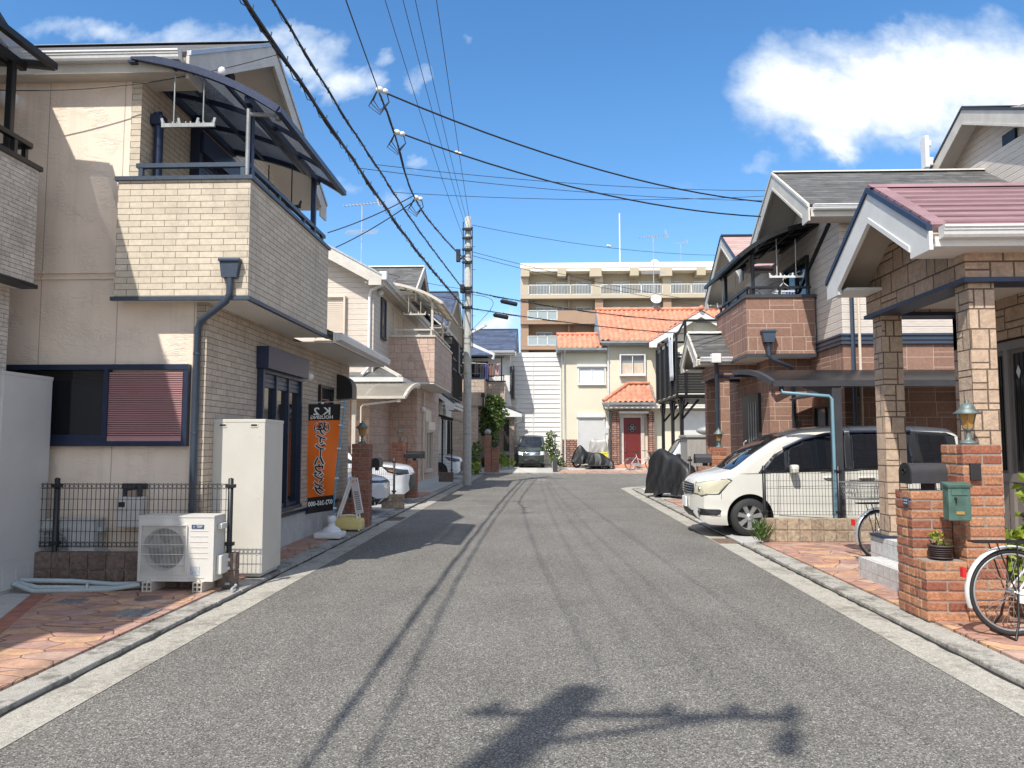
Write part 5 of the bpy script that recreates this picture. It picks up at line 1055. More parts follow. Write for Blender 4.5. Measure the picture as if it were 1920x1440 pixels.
# louvred shutters on the near wall, seen between the porch columns
b = MB()
for x0_ in (8.35, 9.85):
    for k in range(24): z = 1.05+k*.062; b.prism([(YW-.02,z),(YW-.07,z+.004),(YW-.07,z+.034),(YW-.02,z+.055)], 'x', x0_, x0_+1.38)
lv = b.build('shutter', 'shutter_navy', h2); f = MB()
for x0_ in (8.29, 9.75, 11.25): f.box(x0_, x0_+.08, YW-.09, YW-.001, 1.0, 2.6)
f.box(8.29, 11.33, YW-.09, YW-.001, 2.6, 2.68); f.box(8.29, 11.33, YW-.09, YW-.001, .93, 1.0); f.build('shutter_frame', 'black_metal', lv)
b = MB(); b.cbox(6.22,6.5,YW-.36,YW-.10,6.02,6.28,.02); b.build('gutter_box', 'gutter_white', h2)
b = MB(); b.tube([(6.36,YW-.2,6.02),(6.33,YW-.14,5.9),(6.22,YW-.07,5.8),(6.22,YW-.07,.1)], .042, 10); b.build('downpipe', 'slate_metal', h2)
MB().tube([(6.36,YW-.05,5.3),(6.36,YW-.05,.1)], .03).build('cable_duct', 'shutter_tan', h2)
b = MB(); hx, hy = 4.95, 16.70
b.prism([(hx-.14,3.98),(hx-.10,3.76),(hx+.10,3.76),(hx+.14,3.98)], 'y', hy-.1, hy+.098); b.cbox(hx-.15,hx+.15,hy-.12,hy+.098,3.98,4.03,.006); b.tube([(hx,hy,3.77),(hx,hy,3.5),(hx+.06,hy,3.4),(hx+.55,hy+.25,3.25),(5.62,17.2,3.15),(5.62,17.2,.1)], .045, 10); b.build('downpipe', 'slate_metal', h2)
# entrance porch and black door
porch(h2, 3.72, 5.12, 19.15, 1.0, 3.62, 4.32, 4.27, (18.3, 20.0), .22, 'grey_slate', 'brown_block', 'brown_block', .3, trim='cream_trim', soff='soffit', cap='cream_trim', bh=.30)
MB().box(4.1, 5.12, 18.2, 20.1, .05, .30).build('porch_floor', 'granite_tile', h2)
b = MB(); b.cbox(4.02,4.24,17.98,18.16,3.46,3.68,.02); b.build('gutter_box', 'gutter_white', h2); MB().tube([(4.13,18.08,3.46),(4.17,18.2,3.3),(4.17,18.22,.1)], .045).build('downpipe', 'slate_metal', h2)
d = MB(); d.box(5.05, 5.12, 17.95, 19.35, .3, 2.75); dr = d.build('door', 'black_door', h2); b = MB()
for k in range(4): b.box(5.035, 5.05, 18.12+k*.2, 18.16+k*.2, .5, 2.55)
b.build('trim', 'steel', dr); MB().tube([(5.03,18.95,1.05),(4.97,18.95,1.1),(4.97,18.95,1.6),(5.03,18.95,1.65)], .02).build('handle', 'steel', dr)
MB().ball((XW-.06,YW-.2,2.6), .001).build('x', 'steel') if False else None
hanger('white laundry pole holder at the near corner of the black canopied balcony', (5.45, 16.92, 5.25), .75, .85, 'white_plastic')
hanger('white laundry pole holder at the far corner of the black canopied balcony', (4.75, 19.2, 5.0), .6, .75, 'white_plastic')
tag(MB().tube([(5.75,16.95,5.38),(4.75,19.2,5.08)], .018).build('laundry_pole', 'steel'), 'steel laundry pole sloping across the black canopied balcony', 'laundry pole')
def peg_hanger(label, c, mt):
    t = thing('peg_hanger', label, 'peg hanger', c, group='peg hangers on the black canopied balcony'); x, y, z = c
    b = MB()
    for i, j in ((-1,-1),(1,-1),(1,1),(-1,1)): b.bar((x+i*.2,y+j*.12,z-.28), (x,y,z-.06), .012, .012)
    b.tube([(x,y,z-.06),(x,y,z+.02),(x+.03,y,z+.05),(x+.05,y,z+.02)], .009, 6); b.bar((x-.2,y-.12,z-.28),(x+.2,y-.12,z-.28),.02,.03); b.bar((x-.2,y+.12,z-.28),(x+.2,y+.12,z-.28),.02,.03); b.bar((x-.2,y-.12,z-.28),(x-.2,y+.12,z-.28),.02,.03); b.bar((x+.2,y-.12,z-.28),(x+.2,y+.12,z-.28),.02,.03)
    b.build('frame', mt, t); p = MB()
    for k in range(7): p.box(x-.18+k*.06-.008, x-.18+k*.06+.008, y-.13, y-.11, z-.36, z-.29)
    p.build('peg', 'cloth_blue', t); return t
peg_hanger('white peg hanger with blue pegs under the nearer laundry holder of the black balcony', (5.40, 17.0, 5.2), 'white_plastic'); peg_hanger('grey peg hanger farther left on the black canopied balcony', (5.0, 17.6, 5.16), 'bike_silver')
for (x, y, w_, h, mt, lab) in ((5.08, 17.6, .26, .42, 'cloth_black', 'black garment under the grey peg hanger'), (5.35, 17.3, .30, .5, 'cloth_black', 'larger black garment between the two peg hangers'), (5.55, 17.05, .22, .45, 'cloth_navy', 'navy garment under the white peg hanger')):
    b = MB(); n_ = 6; vs = [(x-w_/2+w_*i/n_, y+.02*math.sin(i*2.1+j), 4.93-h*j/4) for j in range(5) for i in range(n_+1)]
    b.add(vs, [(j*7+i, j*7+i+1, (j+1)*7+i+1, (j+1)*7+i) for j in range(4) for i in range(6)], True); o = b.build('garment', mt); o.modifiers.new('thick', 'SOLIDIFY').thickness = .012; tag(o, lab, 'garment', 'washing on the black canopied balcony')
# antenna on the verge of the high gable
t = thing('flat_antenna', 'white flat panel antenna on the high gable at the upper right', 'antenna', (9.72, 18.9, 8.4))
MB().cbox(9.50,9.60,18.75,19.0,8.35,9.15,.02).build('panel', 'white_plastic', t); MB().cbox(9.61,9.72,18.8,18.95,8.42,8.62,.02).cbox(9.61,9.68,18.8,18.9,8.9,9.05,.02).bar((9.68,18.9,8.5),(9.82,18.9,8.45),.05,.05).build('bracket', 'white_plastic', t)
# carport of the second house
cp = thing('carport', 'dark carport with bowed roof over the white minivan', 'carport', (5, 12.9, .05))
canopy(cp, 15.3, 2.98, 12.75, 2.57, 3.85, 9.6, 'charcoal', 'black_sheet', nb=6, posts=(), axis='y', w=.05, flat=.35, beam=.10)
for x in (4.86, 8.9):
    MB().cbox(x-.075, x+.075, 12.72, 12.87, .05, 2.52, .01).prism([(12.8,2.35),(12.8,2.52),(14.2,2.66),(14.2,2.60)], 'x', x-.05, x+.05).build('post', 'charcoal', cp)
MB().tube([(3.98,12.78,2.50),(3.98,12.74,2.42),(4.72,12.70,2.36),(4.76,12.68,2.31),(4.77,12.68,.1)], .028).build('drain_pipe', 'pipe_blue', cp); MB().lathe([(.04,0),(.04,.1)], (3.98,12.78,2.44), 12).build('drain_outlet', 'black_metal', cp)
block_wall('block_wall', 'low tan split-face block wall beside the white minivan', 3.50, 6.3, 12.30, 12.42, .05, 2, .19, .185, 'split_block')
mesh_fence('black mesh fence on the tan block wall beside the white minivan', (3.54, 12.36), (6.3, 12.36), .42, 1.20, (.0, .42, 1.), wave=False)
pillar('orange brick pillar behind the bonnet of the minivan, carrying a small lantern', [(3.62,3.92,16.35,16.65,.05,1.50), (3.34,3.615,16.38,16.62,.05,1.10)], 'orange_brick')
lantern('small verdigris lantern on the orange brick pillar behind the minivan bonnet', (3.80, 16.5, 1.50), 1.0)
letterbox('dark letter box on the lower part of the orange brick pillar behind the minivan bonnet', (3.50, 16.5, 1.17), 0., .42, .09)
block_wall('block_wall', 'short tan split-face block wall at the kerb behind the minivan', 3.46, 3.95, 17.9, 18.02, .05, 2, .24, .17, 'split_block')
mesh_fence('black mesh fence behind the minivan, ending at the dark gate post', (3.46, 17.96), (4.2, 17.96), .40, 1.25, (0.,), wave=False)

# ---------------------------------------------------------------- right: third house with the raised drying deck
h3 = thing('burgundy_roof_house', 'house behind the brown block house with burgundy tiled gable', 'house', (8, 23.5, 0))
MB().box(6.3, 16, 22.6, 22.8, .1, 6.2).box(6.3, 6.5, 22.8, 26, .1, 6.2).prism([(22.6,6.2),(25.6,6.2),(23,7.3)], 'x', 6.3, 6.5).build('wall', 'grey_siding', h3)
gable_roof(h3, 'x', 5.3, 14, 22.1, 7.58, (2.25, 2.3), 6.10, 'burgundy_slate', ends=(0,), gutters=(1,), barge_h=.30, cap='navy_metal')
dk = thing('drying_deck', 'black louvred drying deck raised on slim black posts', 'deck', (5.2, 27, .05))
b = MB()
def louv(p, q_, z0, z1): 
    n_ = int((z1-z0)/.085)
    for k in range(n_): z = z0+k*.085; b.bar((*p, z+.035), (*q_, z+.035), .02, .088 if k % 2 else .075)
louv((4.5,25.1), (4.5,29.3), 3.2, 5.0); louv((4.5,25.1), (6.2,25.1), 3.2, 4.4); b.build('louvre_panel', 'black_louvre', dk)
f = MB()
for y in (25.05, 26.1, 27.15, 28.2, 29.3): f.bar((4.46,y,3.1), (4.46,y,5.15), .07, .07)
for z in (3.12, 5.12): f.bar((4.46,25,z), (4.46,29.3,z), .07, .07); 
f.bar((4.46,25.05,3.12), (6.3,25.05,3.12), .07, .08); f.bar((4.46,25.05,4.45), (6.3,25.05,4.45), .06, .06); f.bar((4.75,25.05,3.1), (4.75,25.05,5.6), .08, .08); f.bar((4.75,25.05,5.58), (6.3,25.05,5.58), .07, .07); f.bar((4.5,25.05,5.12), (4.75,25.05,5.58), .06, .06); f.build('frame', 'black_metal', dk)
MB().box(4.5, 6.4, 25.1, 29.3, 3.05, 3.12).build('floor', 'black_louvre', dk)
for (x, y) in ((4.62, 25.2), (4.62, 26.9), (4.62, 29.0)):
    MB().bar((x,y,.05), (x,y,3.05), .11, .11).bar((x,y,2.35), (x+.55,y,3.0), .07, .07).bar((x,y,2.35), (x,y+.5,3.0), .06, .06).bar((x,y,2.35),(x,y-.5,3.0),.06,.06).build('post', 'black_metal', dk)
b = MB(); n_ = 6; vs = [(4.42-.015*math.sin(i*1.3+j*.4), 25.55+.75*i/n_, 5.22-1.55*j/8) for j in range(9) for i in range(n_+1)]
b.add(vs, [(j*7+i, j*7+i+1, (j+1)*7+i+1, (j+1)*7+i) for j in range(8) for i in range(6)], True); o = b.build('towel', 'cloth_white'); o.modifiers.new('thick', 'SOLIDIFY').thickness = .02; tag(o, 'pale blue towel hung over the black louvred drying deck', 'towel')
t = thing('storage_shed', 'grey storage shed under the black drying deck', 'shed', (5.0, 23.5, .05)); b = MB(); b.cbox(4.35,5.7,22.9,24.0,.05,1.75,.02)
for k in range(9): b.box(4.42+k*.14, 4.47+k*.14, 22.885, 22.9, .12, 1.65)
b.build('body', 'shed_grey', t); MB().cbox(4.30,5.75,22.85,24.05,1.75,1.83,.02).build('roof', 'shed_grey', t)
# ---------------------------------------------------------------- vehicles
def spl(tab, x):
    """smooth curve through (x,y) knots (monotone cubic)"""
    n_ = len(tab)
    if x <= tab[0][0]: return tab[0][1]
    if x >= tab[-1][0]: return tab[-1][1]
    i = max(k for k in range(n_-1) if tab[k][0] <= x)
    def slope(k):
        if k == 0: return (tab[1][1]-tab[0][1])/(tab[1][0]-tab[0][0])
        if k == n_-1: return (tab[-1][1]-tab[-2][1])/(tab[-1][0]-tab[-2][0])
        a = (tab[k][1]-tab[k-1][1])/(tab[k][0]-tab[k-1][0]); c = (tab[k+1][1]-tab[k][1])/(tab[k+1][0]-tab[k][0])
        return 0 if a*c <= 0 else 2*a*c/(a+c)
    x0, y0 = tab[i]; x1, y1 = tab[i+1]; h = x1-x0; t = (x-x0)/h; m0, m1 = slope(i)*h, slope(i+1)*h
    return (2*t**3-3*t*t+1)*y0+(t**3-2*t*t+t)*m0+(-2*t**3+3*t*t)*y1+(t**3-t*t)*m1
def inpoly(x, y, P):
    c = False; n_ = len(P)
    for i in range(n_):
        (x0, y0), (x1, y1) = P[i], P[(i+1) % n_]
        if (y0 > y) != (y1 > y) and x < (x1-x0)*(y-y0)/(y1-y0)+x0: c = not c
    return c
def snap(x, y, P, tol):
    best = None
    for i in range(len(P)):
        (x0, y0), (x1, y1) = P[i], P[(i+1) % len(P)]; dx, dy = x1-x0, y1-y0; t = max(0, min(1, ((x-x0)*dx+(y-y0)*dy)/(dx*dx+dy*dy+1e-9))); px, py = x0+t*dx, y0+t*dy; d = math.hypot(px-x, py-y)
        if best is None or d < best[0]: best = (d, px, py)
    return (best[1], best[2]) if best[0] < tol else None
def wheel(t, c, r, w, sgn, spokes=10, rim='alloy', dark=False):
    wl = MB(); x, y, z = c
    wl.lathe([(r*.66,-w/2),(r*.90,-w/2),(r*.985,-w*.36),(r,-w*.2),(r,w*.2),(r*.985,w*.36),(r*.90,w/2),(r*.66,w/2)], c, 44, 'y'); o = wl.build('wheel', 'rubber', t)
    g = MB(); ys = y+sgn*w*.42
    g.lathe([(r*.68,-w*.46),(r*.70,w*.44 if sgn > 0 else -w*.44),(r*.64,w*.40 if sgn > 0 else -w*.40),(r*.60,0)], c, 40, 'y')
    for k in range(spokes):
        a = 2*math.pi*k/spokes+.2; ca, sa = math.cos(a), math.sin(a); n_ = (-sa, ca); pts = []
        for rr, hw in ((r*.16, .026*r/.32), (r*.65, .040*r/.32)):
            for s in (-1, 1): pts.append((x+rr*ca+s*hw*n_[0], ys-sgn*(.02 if rr < r*.3 else .0), z+rr*sa+s*hw*n_[1]))
        p2 = [(a_, b_-sgn*.03, c_) for a_, b_, c_ in pts]; g.add(pts+p2, [(0,1,3,2),(0,2,6,4),(1,5,7,3),(2,3,7,6)] if sgn < 0 else [(2,3,1,0),(4,6,2,0),(3,7,5,1),(6,7,3,2)])
    g.lathe([(0, sgn*w*.40), (r*.19, sgn*w*.38), (r*.20, sgn*w*.25)], c, 20, 'y'); g.build('rim', rim, o)
    MB().lathe([(0, sgn*w*.12), (r*.62, sgn*w*.12)], c, 24, 'y').lathe([(0, sgn*w*.18), (r*.42, sgn*w*.18), (r*.42, sgn*w*.1)], c, 24, 'y').build('brake_disc', 'car_dark', o)
    return o
from mathutils.bvhtree import BVHTree
def patch(bvh, poly, ray, mat, name, parent, off=.004, edge=.06, th=.008):
    """a panel with a clean outline laid on a curved body: the outline is filled, refined and dropped on to the surface"""
    o = bmesh.new(); P = []
    for a, c in zip(poly, poly[1:]+poly[:1]): P += [(lerp(a[0], c[0], k/4), lerp(a[1], c[1], k/4)) for k in range(6)]
    f = o.faces.new([o.verts.new((x, y, 0)) for x, y in P]); bmesh.ops.triangulate(o, faces=[f]); bmesh.ops.beautify_fill(o, faces=o.faces[:], edges=[e for e in o.edges if not e.is_boundary])
    sc = max(max(p[0] for p in poly)-min(p[0] for p in poly), max(p[1] for p in poly)-min(p[1] for p in poly))
    for _ in range(5):
        es = [e for e in o.edges if e.calc_length() > sc*edge]
        if not es: break
        bmesh.ops.subdivide_edges(o, edges=es, cuts=1); bmesh.ops.triangulate(o, faces=[f for f in o.faces if len(f.verts) > 3]); bmesh.ops.beautify_fill(o, faces=o.faces[:], edges=[e for e in o.edges if not e.is_boundary])
    vs = []; ok = True
    for v in o.verts:
        p, d = ray(v.co.x, v.co.y); h = bvh.ray_cast(p, d)
        if h[0] is None: vs.append(None)
        else:
            n_ = h[1] if h[1].dot(d) < 0 else -h[1]; vs.append(h[0]+n_*off)
    o.verts.index_update(); fs = []
    for f in o.faces:
        ix = [v.index for v in f.verts]
        if any(vs[i] is None for i in ix): continue
        a, b_, c = (vs[i] for i in ix); d = ray(f.calc_center_median().x, f.calc_center_median().y)[1]
        if (b_-a).cross(c-a).dot(d) > 0: ix = ix[::-1]
        fs.append(ix)
    o.free(); m = MB(); m.add([v if v is not None else Vector() for v in vs], fs, True)
    used = sorted({i for f in fs for i in f}); mp = {i: k for k, i in enumerate(used)}; m2 = MB(); m2.add([vs[i] for i in used], [[mp[i] for i in f] for f in fs], True)
    r = m2.build(name, mat, parent); s = r.modifiers.new('thickness', 'SOLIDIFY'); s.thickness = th; s.offset = -1; return r
def car(name, label, loc, rz, sp, paint_, cat='car', group=None):
    """closed body lofted along local x (front at 0), arches cut out, then glass, lamps and grilles laid on as panels"""
    t = thing(name, label, cat, loc, rz, group, local=True)
    L, W, roof, st = sp['L'], sp['W'], sp['roof'], sp['step']; top, wid, bot, belt = sp['top'], sp['wid'], sp['bot'], sp['belt']
    xs = [0, .008, .025, .05]
    while xs[-1] < L-.06: xs.append(xs[-1]+st)
    xs += [L-.03, L-.008, L]
    ns, nc, nt = sp['ns'], 6, 10; m = ns+nc+nt; half = []
    for x in xs:
        zt, w, zb, zbt = spl(top, x), spl(wid, x), spl(bot, x), spl(belt, x); rc = min(sp.get('rc', .10), (zt-zb)*.3); tum = sp['tumble']
        def yy(z):
            g = 1.0
            if z < zb+.22: g -= .06*((zb+.22-z)/.22)**2
            if z > zbt: g -= tum*((z-zbt)/(roof-zbt))**1.15
            elif z > zb: g -= .014*math.sin(math.pi*min(1, (z-zb)/(zbt-zb)))**2*0 + .010*max(0, math.cos((z-zb-.28)/(zbt-zb)*9))*(1 if .2 < z-zb < .62 else 0)
            return w*g
        ring = []; ze = zt-rc
        for k in range(ns): z = zb+(ze-zb)*k/(ns-1); ring.append((yy(z), z))
        y1 = yy(ze)
        for k in range(1, nc+1): a = k/nc*math.pi/2; ring.append((y1-rc*(1-math.cos(a))*1.3, ze+rc*math.sin(a)))
        ye = ring[-1][0]; cr = sp.get('crown', .03)
        for k in range(1, nt+1): f = 1-k/nt; ring.append((ye*f, zt+cr*(1-f*f)))
        half.append(ring)
    fb, rb_ = sp.get('fbow', .18), sp.get('rbow', .06)
    V = []; idx = {}
    for i, x in enumerate(xs):
        for k in range(m):
            y, z = half[i][k]; fy = abs(y)/(W/2); x2 = x+fb*fy**2.4*max(0, 1-x/.9)**1.2-rb_*fy**3*max(0, 1-(L-x)/.7)
            idx[i, k, 1] = len(V); V.append((x2, y, z))
            if y > 1e-5: idx[i, k, -1] = len(V); V.append((x2, -y, z))
            else: idx[i, k, -1] = idx[i, k, 1]
    F = []
    for i in range(len(xs)-1):
        for k in range(m-1):
            for s in (1, -1):
                f = [idx[i, k, s], idx[i, k+1, s], idx[i+1, k+1, s], idx[i+1, k, s]]; f = list(dict.fromkeys(f if s < 0 else f[::-1]))
                if len(f) > 2: F.append(f[::-1])
        F.append([idx[i, 0, 1], idx[i, 0, -1], idx[i+1, 0, -1], idx[i+1, 0, 1]])
    zc = sp.get('nose_z', .55); nr = 7
    for i, fr in ((0, True), (len(xs)-1, False)):
        loop = [idx[i, k, 1] for k in range(m)]+[idx[i, k, -1] for k in range(m-2, -1, -1)]; prev = loop
        for j in range(1, nr+1):
            g = 1-j/nr; cur = []
            for v in loop:
                x, y, z = V[v]; yf, zf = y*g, zc+(z-zc)*g
                x2 = xs[i]+(fb if fr else -rb_)*(abs(yf)/(W/2))**2.4; x2 += -sp.get('bulge', .03)*(1-g*g) if fr else .03*(1-g*g)
                cur.append(len(V)); V.append((x2, yf, zf))
            n_ = len(loop)
            for a in range(n_):
                f = [prev[a], prev[(a+1) % n_], cur[(a+1) % n_], cur[a]]; F.append(f if fr else f[::-1])
            prev = cur
    o = bmesh.new(); bv = [o.verts.new(p) for p in V]
    for f in F:
        try: o.faces.new([bv[i] for i in f])
        except ValueError: pass
    bmesh.ops.remove_doubles(o, verts=o.verts[:], dist=.0004); bmesh.ops.holes_fill(o, edges=o.edges[:], sides=60); bmesh.ops.recalc_face_normals(o, faces=o.faces[:])
    bvh = BVHTree.FromBMesh(o); B = MB(); B.bm(o, True); body = B.build('body', paint_, t)
    cut = MB()
    for (ax, az, r) in sp['arches']: cut.lathe([(0,-W*.5-.1),(r,-W*.5-.1),(r,-W*.5+.26),(0,-W*.5+.26)], (ax,0,az), 48, 'y', smooth=False); cut.lathe([(0,W*.5-.26),(r,W*.5-.26),(r,W*.5+.1),(0,W*.5+.1)], (ax,0,az), 48, 'y', smooth=False)
    co = cut.build('cutter', 'car_dark', t)
    mo = body.modifiers.new('arches', 'BOOLEAN'); mo.operation = 'DIFFERENCE'; mo.object = co; mo.solver = 'EXACT'
    dg = bpy.context.evaluated_depsgraph_get(); dg.update(); me = bpy.data.meshes.new_from_object(body.evaluated_get(dg)); body.modifiers.clear(); body.data = me; bpy.data.objects.remove(co)
    while len(me.materials) < 2: me.materials.append(M['car_dark'])
    me.materials[0] = M[paint_]; me.materials[1] = M['car_dark']
    for p in me.polygons:                                   # the walls of the arches are black liners
        c = p.center; dark = any(math.hypot(c.x-ax, c.z-az) < r+.004 for ax, az, r in sp['arches']) and abs(c.y) < W/2*.999 and (abs(p.normal.y) < .7 or abs(c.y) < W/2-.2)
        p.material_index = 1 if dark else 0; p.use_smooth = not dark
    me.set_sharp_from_angle(angle=R_(32))
    side = lambda s: (lambda x, z: (Vector((x, s*3, z)), Vector((0, -s, 0))))
    front = lambda y, z: (Vector((-3, y, z)), Vector((1, 0, 0)))
    def rad(a, z):
        th = a/.83; return Vector((.9-3*math.cos(th), 3*math.sin(th), z)), Vector((math.cos(th), -math.sin(th), 0))
    for kind, nm, poly, mt, off in sp['panels']:
        if kind[:3] == 'rad': poly = [(R_(a)*.83, z) for a, z in poly]
        if kind == 'side':
            for s in (1, -1): patch(bvh, poly, side(s), mt, nm, t, off)
        elif kind == 'front': patch(bvh, poly, front, mt, nm, t, off)
        elif kind == 'rad': patch(bvh, poly, rad, mt, nm, t, off)
        elif kind == 'rad2':
            patch(bvh, poly, rad, mt, nm, t, off); patch(bvh, [(-a, z) for a, z in poly][::-1], rad, mt, nm, t, off)
    for (ax, az, r) in sp['arches']:
        for s in (-1, 1): wheel(t, (ax, s*(W/2-.125), sp['wr']), sp['wr'], .20, s, sp.get('spokes', 10), sp.get('rim', 'alloy'))
    for s in (-1, 1):
        mx, my, mz = sp['mirror']; b = MB(); b.cbox(mx-.05, mx+.07, s*(W/2+.02) if s > 0 else s*(W/2+.20), s*(W/2+.20) if s > 0 else s*(W/2+.02), mz-.075, mz+.075, .035); b.bar((mx+.02, s*(W/2-.06), mz-.06), (mx, s*(W/2+.06), mz-.05), .06, .04)
        b.build('mirror', sp.get('mirmat', paint_), t, True)
    return t
def shift(pts, d): return [(x+d, z) for x, z in pts]
DX = -.15
VAN = dict(L=4.55, W=1.70, roof=1.86, step=.05, ns=26, rc=.115, tumble=.105, crown=.03, clear=.17, wr=.318, fbow=.20, rbow=.07, bulge=.015, nose_z=.55, spokes=7,
    top=[(0,.84),(.05,.92),(.20,1.00),(.58,1.11),(.66,1.145),(1.10,1.44),(1.57,1.70),(1.95,1.80),(2.6,1.85),(3.5,1.86),(4.25,1.82),(4.48,1.70),(4.55,1.45)],
    wid=[(0,.76),(.05,.785),(.15,.81),(.35,.838),(.7,.85),(4.1,.85),(4.45,.82),(4.55,.77)], bot=[(0,.24),(.12,.19),(.5,.18),(4.2,.20),(4.55,.30)], belt=[(0,.98),(.6,1.02),(1.2,1.07),(2.5,1.11),(4.5,1.16)],
    arches=[(.90,.325,.385),(3.77,.325,.385)], mirror=(1.60,.85,1.13),
    panels=[('side', 'window_surround', shift([(1.20,1.055),(1.245,1.13),(1.46,1.365),(1.70,1.50),(2.06,1.66),(2.44,1.735),(2.8,1.757),(3.6,1.772),(4.36,1.74),(4.50,1.68),(4.54,1.20),(4.2,1.17),(2.62,1.095)], DX), 'black_plastic', .003),
        ('side', 'side_window', shift([(1.28,1.085),(1.31,1.13),(1.48,1.33),(1.645,1.43),(1.645,1.105)], DX), 'car_glass', .009), ('side', 'side_window', shift([(1.69,1.105),(1.69,1.455),(2.06,1.625),(2.44,1.70),(2.66,1.71),(2.66,1.125)], DX), 'car_glass', .009),
        ('side', 'side_window', shift([(2.76,1.135),(2.76,1.725),(3.5,1.738),(3.70,1.735),(3.78,1.18)], DX), 'car_glass', .009), ('side', 'side_window', shift([(3.93,1.19),(3.85,1.73),(4.34,1.70),(4.44,1.21)], DX), 'car_glass', .009),
        ('front', 'windscreen', [(-.70,1.17),(-.52,1.155),(0,1.15),(.52,1.155),(.70,1.17),(.66,1.42),(.60,1.66),(.52,1.70),(0,1.725),(-.52,1.70),(-.60,1.66),(-.66,1.42)], 'car_glass', .004),
        ('rad', 'grille', [(-30,.70),(-28,.86),(0,.885),(28,.86),(30,.70),(0,.675)], 'car_dark', .004), ('rad', 'lower_grille', [(-24,.27),(-27,.40),(0,.43),(27,.40),(24,.27)], 'black_plastic', .004),
        ('rad2', 'headlight', [(31,.70),(46,.685),(60,.755),(69,.93),(66,.955),(52,.925),(40,.885),(31.5,.85)], 'head_lamp', .012), ('rad2', 'headlight_housing', [(30,.692),(46,.672),(61,.745),(70.5,.94),(67,.966),(52,.937),(39,.895),(30.5,.86)], 'lens_dark', .003),
        ('rad2', 'fog_trim', [(37,.345),(36,.42),(40,.455),(58,.45),(60,.43),(59,.37),(55,.345)], 'black_plastic', .004)])
SEDAN = dict(L=4.6, W=1.78, roof=1.43, step=.07, ns=20, rc=.12, tumble=.22, crown=.03, clear=.16, wr=.335, fbow=.34, rbow=.12, bulge=.02, nose_z=.5, spokes=5, rim='dark_alloy',
    top=[(0,.66),(.12,.76),(.5,.85),(.95,.93),(1.15,.97),(1.9,1.34),(2.5,1.42),(3.2,1.37),(4.0,1.14),(4.5,1.0),(4.6,.9)], wid=[(0,.66),(.06,.72),(.2,.80),(.5,.865),(1,.89),(3.8,.885),(4.4,.80),(4.6,.72)], bot=[(0,.22),(.2,.18),(4.3,.2),(4.6,.32)], belt=[(0,.80),(.8,.90),(4.6,1.0)],
    arches=[(.93,.335,.40),(3.66,.335,.40)], mirror=(1.70,.95,1.02),
    panels=[('side', 'window_surround', [(1.3,.94),(1.95,1.27),(2.5,1.37),(3.15,1.325),(3.75,1.08),(3.7,.98)], 'black_plastic', .003), ('side', 'side_window', [(1.42,.96),(1.95,1.245),(2.45,1.345),(2.45,.975)], 'car_glass', .009), ('side', 'side_window', [(2.52,.975),(2.52,1.345),(3.1,1.305),(3.6,1.1),(3.6,1.0)], 'car_glass', .009),
        ('front', 'windscreen', [(-.70,1.0),(0,.985),(.70,1.0),(.56,1.33),(0,1.37),(-.56,1.33)], 'car_glass', .004),
        ('rad2', 'headlight', [(24,.685),(52,.70),(66,.745),(72,.81),(60,.775),(42,.745),(24,.73)], 'lens_dark', .005), ('rad', 'grille', [(-24,.685),(-24,.73),(0,.735),(24,.73),(24,.685),(0,.68)], 'black_plastic', .004),
        ('rad', 'lower_trim', [(-52,.22),(-60,.44),(-50,.46),(-38,.36),(0,.34),(38,.36),(50,.46),(60,.44),(52,.22)], 'black_plastic', .004)])
SUV = dict(SEDAN, L=4.5, roof=1.56, top=[(0,.76),(.08,.90),(.4,.98),(.95,1.04),(1.15,1.08),(1.85,1.46),(2.5,1.55),(3.4,1.52),(4.1,1.35),(4.4,1.1),(4.5,.95)], belt=[(0,.88),(.8,.98),(4.6,1.08)], bot=[(0,.24),(.2,.2),(4.5,.3)], wid=[(0,.72),(.06,.77),(.2,.83),(.5,.87),(1,.89),(3.8,.885),(4.4,.80),(4.5,.72)], mirror=(1.70,.95,1.1), fbow=.30,
    panels=[('side', 'window_surround', [(1.3,1.03),(1.95,1.385),(2.5,1.495),(3.25,1.455),(3.85,1.22),(3.8,1.08)], 'black_plastic', .003), ('side', 'side_window', [(1.42,1.05),(1.95,1.36),(2.45,1.465),(2.45,1.065)], 'car_glass', .009), ('side', 'side_window', [(2.52,1.065),(2.52,1.465),(3.2,1.43),(3.7,1.24),(3.7,1.12)], 'car_glass', .009),
        ('front', 'windscreen', [(-.70,1.12),(0,1.10),(.70,1.12),(.58,1.45),(0,1.49),(-.58,1.45)], 'car_glass', .004),
        ('rad2', 'headlight_housing', [(27,.77),(50,.74),(64,.80),(74,.93),(62,.925),(40,.87),(27,.86)], 'car_dark', .003), ('rad2', 'headlight', [(30,.785),(49,.765),(62,.82),(70,.905),(58,.90),(40,.855),(30,.845)], 'lens_dark', .012), ('rad2', 'indicator', [(54,.80),(62,.83),(66,.86),(57,.84)], 'indicator', .016),
        ('rad', 'grille', [(-23,.25),(-28,.50),(-24,.72),(0,.75),(24,.72),(28,.50),(23,.25)], 'car_dark', .004), ('rad', 'lower_trim', [(-62,.205),(-62,.26),(-30,.245),(30,.245),(62,.26),(62,.205)], 'black_plastic', .006)])
